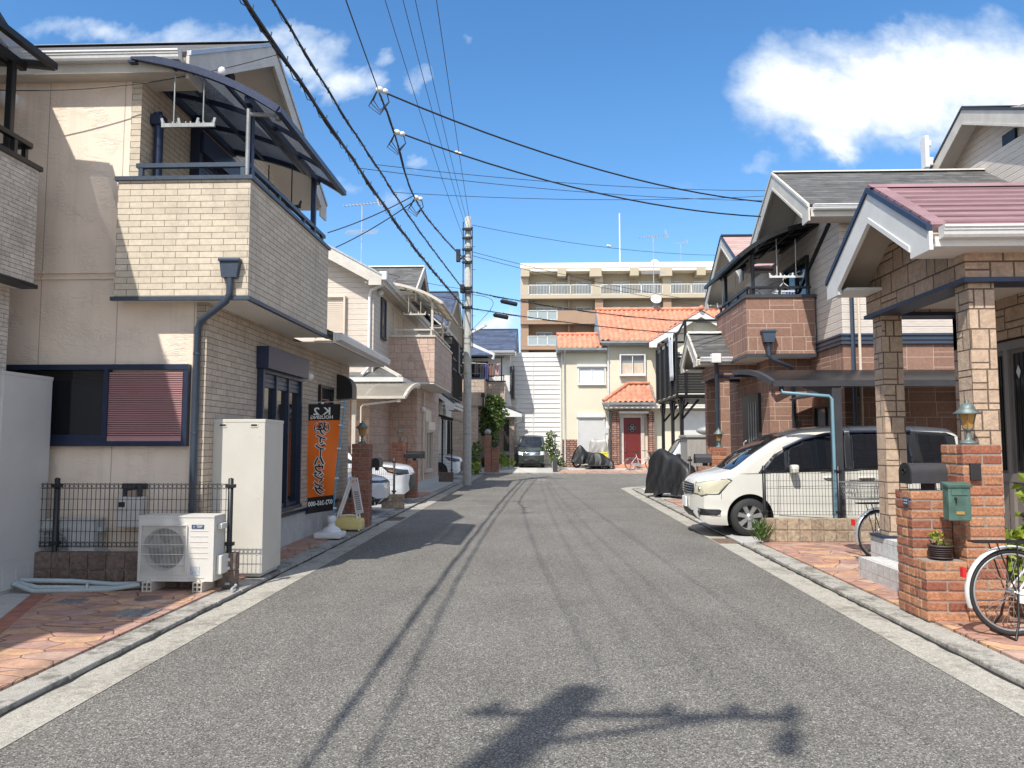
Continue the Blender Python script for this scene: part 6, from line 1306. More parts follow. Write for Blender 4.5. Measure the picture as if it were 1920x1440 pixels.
KEI = dict(L=3.4, W=1.475, roof=1.78, step=.07, ns=20, rc=.10, tumble=.10, crown=.03, clear=.18, wr=.28, fbow=.14, rbow=.05, bulge=.02, nose_z=.6, mirmat='black_plastic',
    top=[(0,.92),(.08,.99),(.35,1.06),(.42,1.08),(.95,1.68),(1.2,1.76),(3.0,1.76),(3.35,1.7),(3.4,1.5)], wid=[(0,.66),(.06,.70),(.3,.735),(3.2,.735),(3.4,.68)], bot=[(0,.24),(.2,.2),(3.4,.28)], belt=[(0,.98),(.5,1.02),(3.4,1.06)],
    arches=[(.62,.28,.34),(2.85,.28,.34)], mirror=(.70,.80,1.12),
    panels=[('side', 'side_window', [(.75,1.08),(1.05,1.55),(1.55,1.6),(1.55,1.08)], 'car_glass', .004), ('side', 'side_window', [(1.62,1.08),(1.62,1.6),(2.5,1.6),(2.5,1.08)], 'car_glass', .004), ('front', 'windscreen', [(-.60,1.12),(0,1.105),(.60,1.12),(.58,1.40),(.52,1.66),(0,1.70),(-.52,1.66),(-.58,1.40)], 'car_glass', .004),
        ('rad2', 'headlight', [(30,.68),(46,.70),(50,.84),(44,.88),(30,.85)], 'white_lamp', .005), ('rad', 'grille', [(-29,.69),(-29,.83),(0,.85),(29,.83),(29,.69),(0,.67)], 'bright_chrome', .004), ('rad', 'lower_grille', [(-28,.26),(-30,.42),(0,.45),(30,.42),(28,.26)], 'car_dark', .004)])
van = car('minivan', 'white minivan parked under the dark carport with its nose over the kerb', (2.63, 14.0, .03), 0, VAN, 'pearl_white')
def vp(nm, b, mt): return b.build(nm, mt, van)
for s in (-1, 1):
    vp('window_visor', MB().tube([(1.47,s*.838,1.475),(1.80,s*.822,1.625),(2.2,s*.812,1.72),(2.50,s*.806,1.75)], .022, 8), 'navy_metal'); vp('window_visor', MB().tube([(2.60,s*.806,1.752),(3.60,s*.804,1.765)], .024, 8), 'navy_metal')
for (x0_, x1_) in ((2.13, 2.37), (2.71, 2.97)):
    for s in (-1, 1): vp('handle', MB().tube([(x0_,s*.852,.985),(x0_+.05,s*.878,.99),(x1_-.05,s*.878,.99),(x1_,s*.852,.985)], .016, 8), 'pearl_white')
vp('number_plate', MB().prism([(-.17,.45),(.17,.45),(.17,.62),(-.17,.62)], 'x', -.05, -.026), 'sign_white')
b = MB()
for k in range(4):
    z = .715+k*.042; pts = []
    for a in range(-27, 28, 6):
        fy = .44*math.sin(R_(a))/math.sin(R_(27)); pts.append((-.012+.20*(abs(fy)/.85)**2.4-.012, fy, z))
    b.tube(pts, .009, 6)
vp('grille_bar', b, 'bright_chrome')
for s in (-1, 1): vp('fog_lamp', MB().ball((.085, s*.66, .398), .045, (.6,1,1)), 'lens_dark'); vp('lamp_lens', MB().ball((.10, s*.64, .775), .055, (.5,1,1)), 'bright_chrome')
side_ = lambda s: (lambda x, z: (Vector((x, s*3, z)), Vector((0, -s, 0))))
o_ = [c for c in van.children if c.name.startswith('body')][0]; bt = BVHTree.FromPolygons([v.co for v in o_.data.vertices], [p.vertices for p in o_.data.polygons])
for P_ in ([(1.372,.36),(1.379,.36),(1.379,1.06),(1.372,1.06)], [(2.545,.30),(2.553,.30),(2.553,1.10),(2.545,1.10)], [(1.38,.352),(2.55,.292),(2.55,.30),(1.38,.36)], [(2.56,.94),(3.75,.945),(3.75,.955),(2.56,.95)], [(1.38,.83),(2.54,.85),(2.54,.856),(1.38,.836)], [(.42,.62),(.425,.95),(.432,.95),(.427,.62)]):
    for s in (-1, 1): patch(bt, P_, side_(s), 'car_dark', 'door_seam', van, .0012, .2, .003)
vp('wiper', MB().tube([(.72,-.45,1.21),(1.10,.05,1.455)], .010, 6).tube([(.70,.05,1.20),(1.0,.55,1.39)], .010, 6), 'black_plastic')
# two white cars before the pink sided house
car('white_car', 'white low car with slim black headlamps behind the dark red brick pillar', (-3.36, 17.0, .05), math.pi, SEDAN, 'cool_white', group='white cars parked along the left side')
c2_ = car('white_car', 'white taller car with large black grille, nearer the pink sided house wall', (-3.30, 20.1, .05), math.pi, SUV, 'cool_white', group='white cars parked along the left side')
dup(c2_, (-3.35, 33.3, .05), math.pi, 'white car parked by the kerb behind the utility pole', 'white cars parked along the left side')
# small black van facing the camera at the end of the road
kv = car('small_van', 'small black van facing the street at the far end', (-.46, 42.1, .235), math.pi/2, KEI, 'green_black', 'van')
MB().box(-.03,-.022,-.165,.165,.45,.60).build('number_plate', 'charcoal', kv); MB().box(.30,.32,-.62,.62,1.0,1.02).build('wiper', 'black_plastic', kv)
# white small van beyond the covered motorbike and the one with a roof box
KW = KEI
wv = car('white_van', 'white small van mostly hidden behind the black motorbike cover', (3.75, 25.9, .05), 0, KW, 'cool_white', 'van')
t = thing('roof_box', 'silver roof box above the grey storage shed, behind the brown porch columns', 'roof box', (5.9, 25, 1.85)); MB().ball((5.95,24.6,1.98), .5, (2.0,.8,.42), 3).build('shell', 'roof_box', t); MB().box(5.2,6.8,24.3,24.36,1.72,1.83).box(5.2,6.8,24.9,24.96,1.72,1.83).build('rack', 'black_metal', t)
t = thing('blue_car', 'dark car under the raised drying deck carrying the silver roof box', 'car', (6.2, 25, .05)) if False else None
# a dark low thing parked beside the van
t = thing('covered_trailer', 'dark grey parked vehicle half hidden at the left of the small black van', 'vehicle', (-2.0, 44.5, .25)); MB().cbox(-3.2,-1.25,43.9,45.2,.28,.85,.08).build('body', 'charcoal', t); MB().ball((-1.8,44.3,.95), .35, (1.6,1,.55)).build('top', 'roof_box', t)

# ---------------------------------------------------------------- bicycles
def bicycle(label, loc, rz, frame, fender, basket=None, basket_mat='dull_steel', r=.33, front=True, rack=True, light=True, group='bicycles', fork_blue=False):
    t = thing('bicycle', label, 'bicycle', loc, rz, group, local=True)      # local x: rear wheel at 0, front wheel at 1.1
    def wh(x):
        o = MB().torus((x,0,r), r-.018, .018, 'y', 56, 8).build('wheel', 'rubber', t)
        MB().torus((x,0,r), r-.042, .011, 'y', 56, 6).build('rim', 'steel', o); s = MB()
        for k in range(32):
            a = 2*math.pi*k/32; sd = .035 if k % 2 else -.035; b_ = a+(.5 if (k//2) % 2 else -.5)
            s.bar((x+.028*math.cos(b_), sd, r+.028*math.sin(b_)), (x+(r-.045)*math.cos(a), 0, r+(r-.045)*math.sin(a)), .0026, .0026)
        s.build('spokes', 'steel', o); MB().lathe([(.012,-.055),(.03,-.045),(.022,-.03),(.022,.03),(.03,.045),(.012,.055)], (x,0,r), 14, 'y').build('hub', 'steel', o)
    def fend(x, a0, a1, mt):
        n_, m_ = 26, 6; vs = []
        for i in range(n_+1):
            a = lerp(a0, a1, i/n_)
            for j in range(m_+1):
                u = lerp(-1, 1, j/m_); rr = r+.028-.014*u*u; vs.append((x+rr*math.cos(a), .032*u, r+rr*math.sin(a)))
        vs2 = [(x_+(x_-x)*-.008, y_, z_+(z_-r)*-.008) for x_, y_, z_ in vs]; k = len(vs)
        f = [(i*(m_+1)+j, i*(m_+1)+j+1, (i+1)*(m_+1)+j+1, (i+1)*(m_+1)+j) for i in range(n_) for j in range(m_)]
        MB().add(vs+vs2, f+[tuple(q_+k for q_ in g[::-1]) for g in f], True).build('mudguard', mt, t)
    wh(0); fend(0, R_(35), R_(200), fender)
    if front: wh(1.10); fend(1.10, R_(-5), R_(150), fender)
    bb = (.46,0,.28); hd = (.93,0,.80); hb = (.99,0,.62)
    f = MB(); f.tube([(0,.06,r),(.05,.055,r-.0),(.40,.04,.29)], .011).tube([(0,-.06,r),(.40,-.04,.29)], .011).tube([(0,.06,r),(.30,.035,.72)], .009).tube([(0,-.06,r),(.30,-.035,.72)], .009)
    f.tube([bb,(.28,0,.82)], .016).tube([bb,(.62,0,.33),(.85,0,.52),hb], .020).tube([(.34,0,.62),(.60,0,.52),(.86,0,.66),(.945,0,.74)], .016).tube([hb,hd,(.90,0,.90)], .019)
    f.build('frame', frame, t)
    if front:
        k = MB()
        for s in (-1, 1): k.tube([(.985,s*.045,.66),(1.02,s*.05,.52),(1.10,s*.055,r)], .012)
        k.tube([(.985,-.05,.66),(.985,.05,.66)], .014); k.build('fork', frame, t)
        hbm = MB(); hbm.tube([(.90,0,.90),(.89,0,1.0)], .013); hbm.tube([(.66,-.27,1.02),(.80,-.25,1.05),(.89,-.12,1.02),(.89,0,1.0),(.89,.12,1.02),(.80,.25,1.05),(.66,.27,1.02)], .011); hb_ = hbm.build('handlebar', 'steel', t)
        for s in (-1, 1): MB().tube([(.66,s*.27,1.02),(.76,s*.255,1.045)], .017).build('grip', 'black_plastic', hb_)
    sa = MB(); sa.tube([(.28,0,.80),(.25,0,.93)], .012); sa.build('seat_post', 'steel', t)
    s_ = MB(); s_.ball((.22,0,.955), .10, (1.25,.95,.38), 2); s_.ball((.36,0,.955), .06, (1.5,.6,.45), 2); s_.build('saddle', 'black_plastic', t)
    c = MB(); c.lathe([(.02,-.035),(.085,-.035),(.085,-.028),(.02,-.028)], (.46,0,.28), 24, 'y'); c.bar((.46,-.06,.28),(.57,-.06,.16),.018,.02); c.bar((.46,.06,.28),(.35,.06,.40),.018,.02); c.cbox(.53,.61,-.13,-.06,.145,.175,.006); c.cbox(.31,.39,.06,.13,.385,.415,.006); c.build('crank', 'dull_steel', t)
    cc_ = MB(); cc_.prism([(.0,.30),(.02,.38),(.40,.37),(.54,.33),(.55,.24),(.45,.20),(.02,.27)], 'y', -.062, -.040); cc_.build('chain_case', fender, t)
    st_ = MB()
    for s in (-1, 1): st_.tube([(0,s*.075,r),(-.03,s*.12,.14),(-.09,s*.17,.012)], .009)
    st_.tube([(-.09,-.17,.012),(-.09,.17,.012)], .009); st_.build('stand', 'black_metal', t)
    if rack:
        k = MB(); k.bar((-.30,-.06,.745),(.26,-.06,.745),.012,.012).bar((-.30,.06,.745),(.26,.06,.745),.012,.012).bar((-.30,0,.745),(.26,0,.745),.010,.010).bar((-.30,-.06,.745),(-.30,.06,.745),.012,.012).bar((-.05,-.06,.745),(-.05,.06,.745),.01,.01).bar((.24,-.06,.745),(.24,.06,.745),.012,.012)
        for s in (-1, 1): k.tube([(-.14,s*.06,.745),(-.02,s*.08,r+.02)], .006).tube([(.02,s*.06,.745),(.005,s*.08,r+.02)], .006)
        k.build('carrier', 'black_metal', t)
    MB().cbox(-.395,-.365,-.025,.025,.46,.54,.006).build('reflector', 'red_reflector', t)
    if basket:
        x0_, x1_, w_, z0_, z1_ = basket; k = MB(); n_ = 11
        for z, g in ((z0_, .82), (lerp(z0_, z1_, .35), .88), (lerp(z0_, z1_, .68), .94), (z1_, 1.)):
            xm, hw = (x0_+x1_)/2, (x1_-x0_)/2*g; P = [(xm-hw,-w_*g,z),(xm+hw,-w_*g,z),(xm+hw,w_*g,z),(xm-hw,w_*g,z)]
            for a, b_ in zip(P, P[1:]+P[:1]): k.bar(a, b_, .008 if z < z1_ else .014, .008 if z < z1_ else .014)
        xm, hw = (x0_+x1_)/2, (x1_-x0_)/2
        for i in range(n_+1):
            u = lerp(-1, 1, i/n_)
            for s in (-1, 1): k.bar((xm+hw*.82*u, s*w_*.82, z0_), (xm+hw*u, s*w_, z1_), .0045, .0045); k.bar((xm+s*hw*.82, w_*.82*u, z0_), (xm+s*hw, w_*u, z1_), .0045, .0045)
            k.bar((xm+hw*.82*u, -w_*.82, z0_), (xm+hw*.82*u, w_*.82, z0_), .0045, .0045)
        k.build('basket', basket_mat, t)
    return t
bicycle('white bicycle cut by the right edge, standing on the paving before the flower pots', (3.79, 6.42, .058), R_(0), 'bike_white', 'bike_white', r=.345, light=False)
bicycle('silver bicycle with a big wire rear basket, half hidden behind the buff block column', (4.48, 10.45, .058), R_(14), 'bike_silver', 'bike_silver', basket=(-.42, .12, .20, .80, 1.02), rack=True)
bicycle('pale bicycle with front basket leaning before the red door at the end of the street', (4.85, 41.35, .14), R_(4), 'bike_white', 'bike_silver', basket=(1.02, 1.36, .17, .72, .98), basket_mat='black_metal')
# ---------------------------------------------------------------- the end of the street: cream house with orange tiles
hF = thing('cream_tile_house', 'cream house with orange tiled roofs and red door at the end of the street', 'house', (6, 46, .3))
YF = 43.5
MB().box(1.28, 3.9, YF, YF+.2, 0.1, 6.85).box(1.28, 1.48, YF+.2, 48, .1, 6.85).build('side_wall', 'cream_wall', hF)
MB().box(3.9, 14, YF-.02, YF+.2, .1, 7.3).box(3.9, 4.1, YF+.2, 49, .1, 7.3).prism([(43.7,7.2),(49,7.2),(46.4,9.4)], 'x', 3.9, 4.1).build('main_wall', 'cream_wall', hF)
MB().box(6.75, 14, 42.55, 42.75, 3.62, 7.2).prism([(6.3,7.1),(11.4,7.1),(8.85,8.75)], 'y', 42.55, 42.75).box(6.75, 6.95, 42.75, YF-.02, 3.62, 7.2).build('gable_wall', 'cream_wall', hF)
def tiles(x0, x1, ye, ze, yr, zr, clip=None):
    """a slope of rounded roof tiles: waves across, steps down the slope; eave (ye,ze) to ridge (yr,zr)"""
    b = MB(); nx = int((x1-x0)/.055); nr_ = max(2, round(math.hypot(yr-ye, zr-ze)/.30)); rows = []
    for r in range(nr_):
        for e in (0, 1):
            t_ = (r+e)/nr_; lift = .055*(1-e)
            rows.append([(x0+(x1-x0)*i/nx, lerp(ye, yr, t_)-.02*(1-e), lerp(ze, zr, t_)+lift+.045*math.sin(2*math.pi*(x0+(x1-x0)*i/nx)/.29)) for i in range(nx+1)])
    vs = [p for r in rows for p in r]; fs = []
    for j in range(len(rows)-1):
        for i in range(nx):
            f = (j*(nx+1)+i, j*(nx+1)+i+1, (j+1)*(nx+1)+i+1, (j+1)*(nx+1)+i)
            if clip is None or clip(sum(vs[k][0] for k in f)/4, sum(vs[k][1] for k in f)/4): fs.append(f if yr > ye else f[::-1])
    return b.add(vs, fs, True)
rb = tiles(1.0, 3.75, 43.05, 6.92, 45.2, 7.95); r1 = rb.build('low_roof', 'terracotta', hF)
MB().tube([(1.0,45.2,8.0),(3.9,45.2,8.0)], .11, 10).build('ridge_tile', 'terracotta', r1); MB().prism([(43.05,6.88),(47.5,6.88),(45.2,7.9)], 'x', 1.0, 1.05).box(1.0,3.8,43.1,43.5,6.72,6.80).build('verge', 'dull_steel', r1); MB().prism([(43.05,6.90),(42.94,6.90),(42.95,6.78),(43.05,6.77)], 'x', 1.0, 3.78).build('gutter', 'dull_steel', r1)
rb = tiles(3.45, 15, 42.95, 7.30, 46.4, 9.62, lambda x, y: not (abs(x-8.85) < 2.75 and y < 42.9+1.55*max(0, (2.75-abs(x-8.85))/1.6))); r2 = rb.build('main_roof', 'terracotta', hF)
b = MB(); b.tube([(3.4,46.4,9.68),(15,46.4,9.68)], .12, 10); b.build('ridge_tile', 'terracotta', r2)
MB().prism([(42.95,7.22),(49.5,7.22),(46.4,9.56)], 'x', 3.42, 3.48).box(3.5,6.2,43.0,43.5,7.05,7.15).build('verge', 'dull_steel', r2); MB().prism([(42.95,7.28),(42.83,7.28),(42.84,7.15),(42.95,7.14)], 'x', 3.45, 6.1).build('gutter', 'dull_steel', r2)
# projecting gable: two tiled slopes and white barge boards
b = MB()
for s in (-1, 1):
    g = tiles(41.95, 45.9, 2.85, 0, 0, 1.72)
    vs = [(8.85+s*y, x, 7.12+z) for x, y, z in g.v]; b.add(vs, [f if s > 0 else f[::-1] for f in g.f], True)
gr = b.build('gable_roof', 'terracotta', hF); MB().tube([(8.85,41.9,8.92),(8.85,46,8.92)], .12, 10).ball((8.85,41.88,8.95),.16).build('ridge_tile', 'terracotta', gr)
b = MB()
for s in (-1, 1): b.prism([(8.85,8.80),(8.85+s*2.85,7.08),(8.85+s*2.85,6.80),(8.85+s*2.45,6.80),(8.85+s*2.4,7.02),(8.85,8.47)], 'y', 41.98, 42.03)
b.build('barge_board', 'white_trim', gr); MB().slab([(6.1,42.03,7.0),(6.1,42.6,7.0),(8.85,42.6,8.6),(8.85,42.03,8.6)], .03).slab([(8.85,42.03,8.6),(8.85,42.6,8.6),(11.6,42.6,7.0),(11.6,42.03,7.0)], .03).build('soffit', 'white_trim', gr)
MB().lathe([(.30,-.03),(.34,-.05),(.37,-.03),(.37,0)], (8.85,42.55,7.75), 24, 'y').build('gable_ring', 'white_trim', hF)
win(hF, '-y', (YF, 2.95), 1.42, 4.92, 5.80, 'white_trim', 'window_glass', d=.10, box=.14, curtain=('cloth_white', 4.96, 5.75), fw=.08)
win(hF, '-y', (YF-.02, 5.24), 1.30, 5.42, 6.52, 'white_trim', 'window_glass', d=.22, curtain=('cloth_tan', 5.46, 6.1), fw=.08)
win(hF, '-y', (42.55, 7.4), .7, 5.6, 6.6, 'white_trim', 'window_glass', d=.08)
win(hF, '-y', (YF, 2.88), 1.40, .42, 2.95, 'white_trim', 'window_glass', d=.09, shutter=1., smat='shutter_white', box=.22, fw=.07, sashes=1)
win(hF, '-y', (YF-.02, 8.9), 1.9, 1.0, 3.1, 'white_trim', 'window_glass', d=.09, shutter=1., smat='shutter_white', box=.2, fw=.07, sashes=1)
MB().box(1.26, 2.12, YF-.05, YF-.001, .15, 1.78).build('stone_dado', 'ledger_brown', hF); MB().box(3.72, 3.92, YF-.05, YF-.021, .15, 1.78).build('stone_dado', 'ledger_brown', hF)
for xa, xb in ((4.02, 4.42), (6.05, 6.36)): MB().box(xa, xb, 42.95, YF-.021, .35, 3.32).build('stone_column', 'ledger_brown', hF)
MB().box(4.42, 6.05, 42.95, YF-.021, 3.22, 3.34).box(3.6, 14, 42.57, 42.95, 3.50, 3.62).build('lintel', 'white_trim', hF); MB().box(3.6, 14, 42.6, 43.4, 3.62, 3.66).build('porch_soffit', 'cream_trim', hF)
d = MB(); d.box(4.70, 5.66, YF-.10, YF-.03, .42, 3.0); dr = d.build('door', 'red_door', hF); b = MB()
for x0_, x1_ in ((4.50, 4.70), (5.66, 5.86)): b.box(x0_, x1_, YF-.14, YF-.021, .40, 3.12)
b.box(4.40, 5.98, YF-.18, YF-.021, 3.0, 3.21); b.build('door_frame', 'cream_trim', dr)
b = MB()
for z0_, z1_ in ((.6, 1.05), (1.13, 1.6), (1.68, 2.0)): b.box(4.88, 5.48, YF-.112, YF-.10, z0_, z1_)
b.build('panel', 'red_door', dr); b = MB().lathe([(0,-.012),(.23,-.012),(.23,0)], (5.18,YF-.10,2.42), 24, 'y', smooth=False); b.build('pane', 'dark_glass', dr); g = MB()
for k in range(4): a = k*math.pi/2; g.torus((5.18+.10*math.cos(a), YF-.115, 2.42+.10*math.sin(a)), .10, .011, 'y', 20, 5)
g.build('scroll_grille', 'steel', dr); MB().box(4.77,4.83,YF-.15,YF-.10,1.05,1.2).box(4.78,4.82,YF-.16,YF-.10,1.25,1.65).build('handle', 'bright_chrome', dr)
# hipped tile roof over the door
b = tiles(3.45, 6.35, 42.35, 3.80, 43.45, 4.88, lambda x, y: x > 3.45+1.55*(y-42.35)/1.1 ); pr = b.build('porch_roof', 'terracotta', hF); MB().tube([(3.5,42.38,3.9),(5.0,43.42,4.95)], .10, 10).tube([(5.0,43.4,4.95),(6.2,43.4,4.95)], .09, 10).build('hip_tile', 'terracotta', pr)
MB().prism([(3.55,3.75),(6.38,3.75),(6.15,4.9),(5.0,4.8)], 'y', 43.44, 43.47).bar((6.38,42.35,3.85),(6.16,43.45,4.92),.08,.10).build('verge', 'dull_steel', pr)
MB().prism([(42.35,3.80),(42.24,3.80),(42.25,3.68),(42.35,3.67)], 'x', 3.42, 6.38).tube([(3.5,42.3,3.7),(3.55,42.4,3.45),(4.0,43.3,3.35)], .04).build('gutter', 'dull_steel', pr)
MB().tube([(3.88,YF-.09,7.2),(3.88,YF-.09,.3)], .055).build('downpipe', 'white_trim', hF); MB().tube([(1.42,43.0,6.8),(1.42,YF-.07,6.55),(1.42,YF-.07,.3)], .045).build('downpipe', 'white_trim', hF)
MB().cbox(3.95, 6.4, 42.0, 42.95, .10, .36, .02).box(4.02, 6.36, 42.95, YF, .10, .40).build('entrance_step', 'step_tile', hF)
t = thing('meter_box', 'slim white pipe post before the cream house, left of the stone column', 'pipe post', (3.75, 42.9, .2)); MB().bar((3.72,42.9,.15),(3.72,42.9,2.9),.09,.09).bar((3.55,42.95,.15),(3.55,42.95,1.9),.06,.06).build('pipe', 'white_trim', t); MB().cbox(3.6,3.82,42.8,42.92,2.1,2.45,.02).build('box', 'unit_grey', t)
# white boarded building
t = thing('white_building', 'tall white lap-boarded wall of the building left of the cream house', 'building', (-3, 50, .2)); b = MB()
zz = .3
while zz < 6.85: b.prism([(46.0,zz),(45.955,zz+.015),(45.965,zz+.03),(46.0,zz+.275)], 'x', -8, 1.25); zz += .28
b.build('lap_board', 'shutter_white', t); MB().box(-8, 1.25, 46.0, 60, .0, 6.95).build('wall', 'shutter_white', t); MB().box(-.42,-.36,45.93,45.955,.3,6.9).box(1.22,1.30,45.92,46.0,.3,6.9).build('joint_cover', 'white_trim', t); MB().bar((-1.35,45.8,.3),(-1.35,45.8,4.3),.08,.08).build('post', 'white_trim', t)
mesh_fence('thin mesh fence in front of the white lap-boarded building', (-2.9, 45.2), (1.2, 45.2), .3, 1.6, (.25, .6), 'dull_steel', .12, .2, .006, False)
# ---------------------------------------------------------------- apartment block
ap = thing('apartment_building', 'six storey tan and brown apartment building behind the orange tiled roofs', 'building', (12, 85, 0))
AX0, AX1, AY = -2.0, 27.0, 80.0; FH = 2.70
MB().box(AX0+.1, AX1, AY+1.5, 92, 14.0, 20.0).build('wall', 'tan_apartment', ap); MB().box(AX0+.1, AX1, AY+1.52, 92, 0, 14.0).build('lower_wall', 'brown_apartment', ap)
MB().box(AX0, AX1, AY-.15, 92.2, 19.95, 20.5).build('roof_edge', 'pale_roof_edge', ap); MB().box(AX0+.15, AX1, AY-.10, AY+1.5, 19.62, 19.95).build('eave_soffit', 'pale_roof_edge', ap); MB().box(AX0+.3, AX1, AY+.0, AY+.04, 19.72, 19.78).build('gutter', 'dull_steel', ap)
for i, x in enumerate((-1.5, 2.35, 5.9, 9.95, 13.25, 16.9, 20.6)):
    w_ = .62 if i % 2 == 0 and i else .45; MB().box(x-w_+.0, x+w_-.0, AY-.3, AY+1.5, 19.05 if w_ < .5 else 19.0, 19.9).build('roof_beam', 'tan_apartment', ap)
for k in range(7):
    zs = 16.73-FH*k; mt = 'tan_apartment' if k == 0 else 'brown_apartment'
    if zs < .5: break
    MB().box(AX0, AX1, AY, AY+1.5, zs, zs+.30).build('floor_slab', mt, ap)
    p = MB(); rl = MB(); gl = MB()
    bays = [(-1.2, 5.55), (6.35, 12.9), (13.7, 20.2), (21, 26.5)]
    if k == 0:
        p.box(AX0, AX1, AY+.0, AY+.12, zs+.30, zs+.42)
        for x0_, x1_ in zip([AX0]+[b_[1] for b_ in bays], [b_[0] for b_ in bays]+[AX1]): p.box(x0_, x1_, AY-.01, AY+.2, zs+.30, zs+1.48)
        for x0_, x1_ in bays:
            n_ = int((x1_-x0_)/.16)
            for i in range(n_+1): x = lerp(x0_+.05, x1_-.05, i/n_); rl.box(x-.018, x+.018, AY+.02, AY+.06, zs+.45, zs+1.42)
            rl.box(x0_, x1_, AY+.0, AY+.08, zs+1.40, zs+1.48); rl.box(x0_, x1_, AY+.0, AY+.08, zs+.42, zs+.47)
            for i in range(4): x = lerp(x0_+.05, x1_-.05, i/3); rl.box(x-.04, x+.04, AY-.0, AY+.09, zs+.42, zs+1.5)
    else:
        p.box(AX0, -1.2, AY-.01, AY+.15, zs+.3, zs+1.42); p.box(1.85, AX1, AY-.01, AY+.15, zs+.3, zs+1.42); p.box(-1.2, 1.85, AY-.01, AY+.15, zs+.3, zs+.45)
        for i in range(4): x = lerp(-1.2, 1.85, i/3); rl.box(x-.04, x+.04, AY-.03, AY+.1, zs+.4, zs+1.45)
        rl.box(-1.2, 1.85, AY-.03, AY+.1, zs+1.38, zs+1.45); rl.box(-1.2, 1.85, AY-.03, AY+.1, zs+.42, zs+.48); gl.box(-1.2, 1.85, AY+.03, AY+.05, zs+.48, zs+1.38)
    p.build('parapet', mt, ap); rl.build('railing', 'white_trim', ap)
    if gl.v: gl.build('balcony_glass', 'pale_glass', ap)
    for x, w_ in ((-2.0, .85), (5.85, .85), (13.0, .85), (3.0, .25)): MB().box(x, x+w_, AY+(.3 if w_ > .5 else .9), AY+1.5, zs+.3, zs+FH).build('pillar', mt, ap)
    for x, w_ in ((.1, 2.0), (2.3, 1.6), (4.4, 1.9), (8.3, 2.1), (11.0, 2.6), (14.2, 1.7), (16.9, 1.9), (19.4, 1.5), (23, 2)):
        win(ap, '-y', (AY+1.5, x+w_/2-.6), w_*.8, zs+.32, zs+1.98, 'white_trim', 'pale_glass' if (int(x*10)+k) % 3 else 'window_glass', d=.12, fw=.05)
MB().bar((8.9,84,20.5),(8.9,84,27.0),.12,.12).build('lightning_rod', 'white_trim', ap)
def yagi(label, c, h, s=1., group='television antennas on the roofs', low=True):
    t = thing('tv_antenna', label, 'antenna', c, 0, group); x, y, z = c
    MB().bar((x,y,z),(x,y,z+h),.04*s,.04*s).build('mast', 'steel', t); b = MB(); zt = z+h-.05
    b.bar((x-.75*s,y,zt),(x+.75*s,y,zt+.12*s),.035*s,.035*s)
    for k in range(11): xx = x-.7*s+k*.14*s; b.bar((xx,y-.16*s,zt+(k*.014)*s),(xx,y+.16*s,zt+(k*.014)*s),.018*s,.018*s)
    b.bar((x+.6*s,y-.3*s,zt+.35*s),(x+.75*s,y-.3*s,zt-.1*s),.03*s,.03*s); b.bar((x+.62*s,y,zt+.38*s),(x+.75*s,y,zt-.15*s),.03*s,.03*s)
    if low:
        for k in range(4): zz = z+h*.48+.0; yy = (k-1.5)*.12; b.bar((x-.65*s,y+yy,zz+k*.08),(x+.65*s,y+yy,zz+k*.08),.018*s,.018*s)
    b.build('element', 'steel', t); return t
def dish(label, c, r, tilt=.5, rz=0., legs=True, sc=.55):
    t = thing('satellite_dish', label, 'satellite dish', c, rz, 'satellite dishes', local=True); t.scale = (sc,)*3; b = MB(); n_ = 6
    prof = [(r*i/n_, .16*r*(i/n_)**2) for i in range(n_+1)]+[(r*i/n_, .16*r*(i/n_)**2+.012) for i in range(n_, -1, -1)]
    g = MB().lathe(prof, (0,0,0), 28, 'y'); rm = Matrix.Rotation(-tilt, 3, 'X'); b.add([rm @ Vector((p[0], -p[1]*1.0, p[2])) + Vector((0,0,r+.35)) for p in g.v], [f[::-1] for f in g.f], True); b.build('reflector', 'white_trim', t)
    a = MB(); a.bar((0,.06,.0),(0,.06,r+.35),.04,.04)
    if legs:
        for s in (-1, 1): a.bar((s*.45,-.2,-.05),(0,.05,.5),.035,.035); a.bar((s*.35,.4,-.05),(0,.05,.4),.035,.035)
    a.bar((0,-.02,.38),(0,-.45,r+.1),.025,.025); a.cbox(-.05,.05,-.52,-.42,r+.05,r+.18,.01); a.build('mount', 'dull_steel', t); return t
yagi('tall television antenna on the orange tiled ridge, with a lower cross antenna', (6.95, 46.4, 9.65), 4.5, 1.15)
yagi('thin television antenna on the flat roof of the apartment building', (15.6, 84, 20.5), 3.1, 1.0, low=False)
yagi('television antenna above the roof of the pink sided house', (-6.4, 27, 8.0), 2.2, .9)
dish('white satellite dish standing on the ridge of the orange tiled roof', (7.05, 46.2, 9.65), .45, .5, sc=.72)
dish('white satellite dish on the flat roof of the apartment building', (12.6, 83, 20.4), .55, .4, sc=.8)

# ---------------------------------------------------------------- poles and wires
def pole(label, x, y, h, r0, r1, group='concrete utility poles'):
    t = thing('utility_pole', label, 'utility pole', (x, y, 0), group=group)
    MB().lathe([(r0, 0), (lerp(r0, r1, .5), h*.5), (r1, h), (r1*.6, h+.03), (0, h+.04)], (x, y, 0), 22).build('shaft', 'pole_concrete', t)
    b = MB()
    for z in (1.9, 4.2, 5.35, 5.55, h-1.6, h-1.2, h-.5): rr = lerp(r0, r1, z/h)+.006; b.lathe([(rr, z), (rr, z+.045)], (x, y, 0), 20)
    b.build('band', 'dull_steel', t); s = MB()
    for k in range(int((h-2.2)/.45)): z = 2.4+k*.45; s.bar((x+(.14 if k % 2 else -.14), y, z), (x+(.30 if k % 2 else -.30), y, z), .018, .018)
    s.build('step_bolt', 'dull_steel', t); return t
P1 = pole('slim grey concrete utility pole at the left kerb, wires fanning from its top', -2.75, 29.1, 10.3, .168, .12)
b = MB()
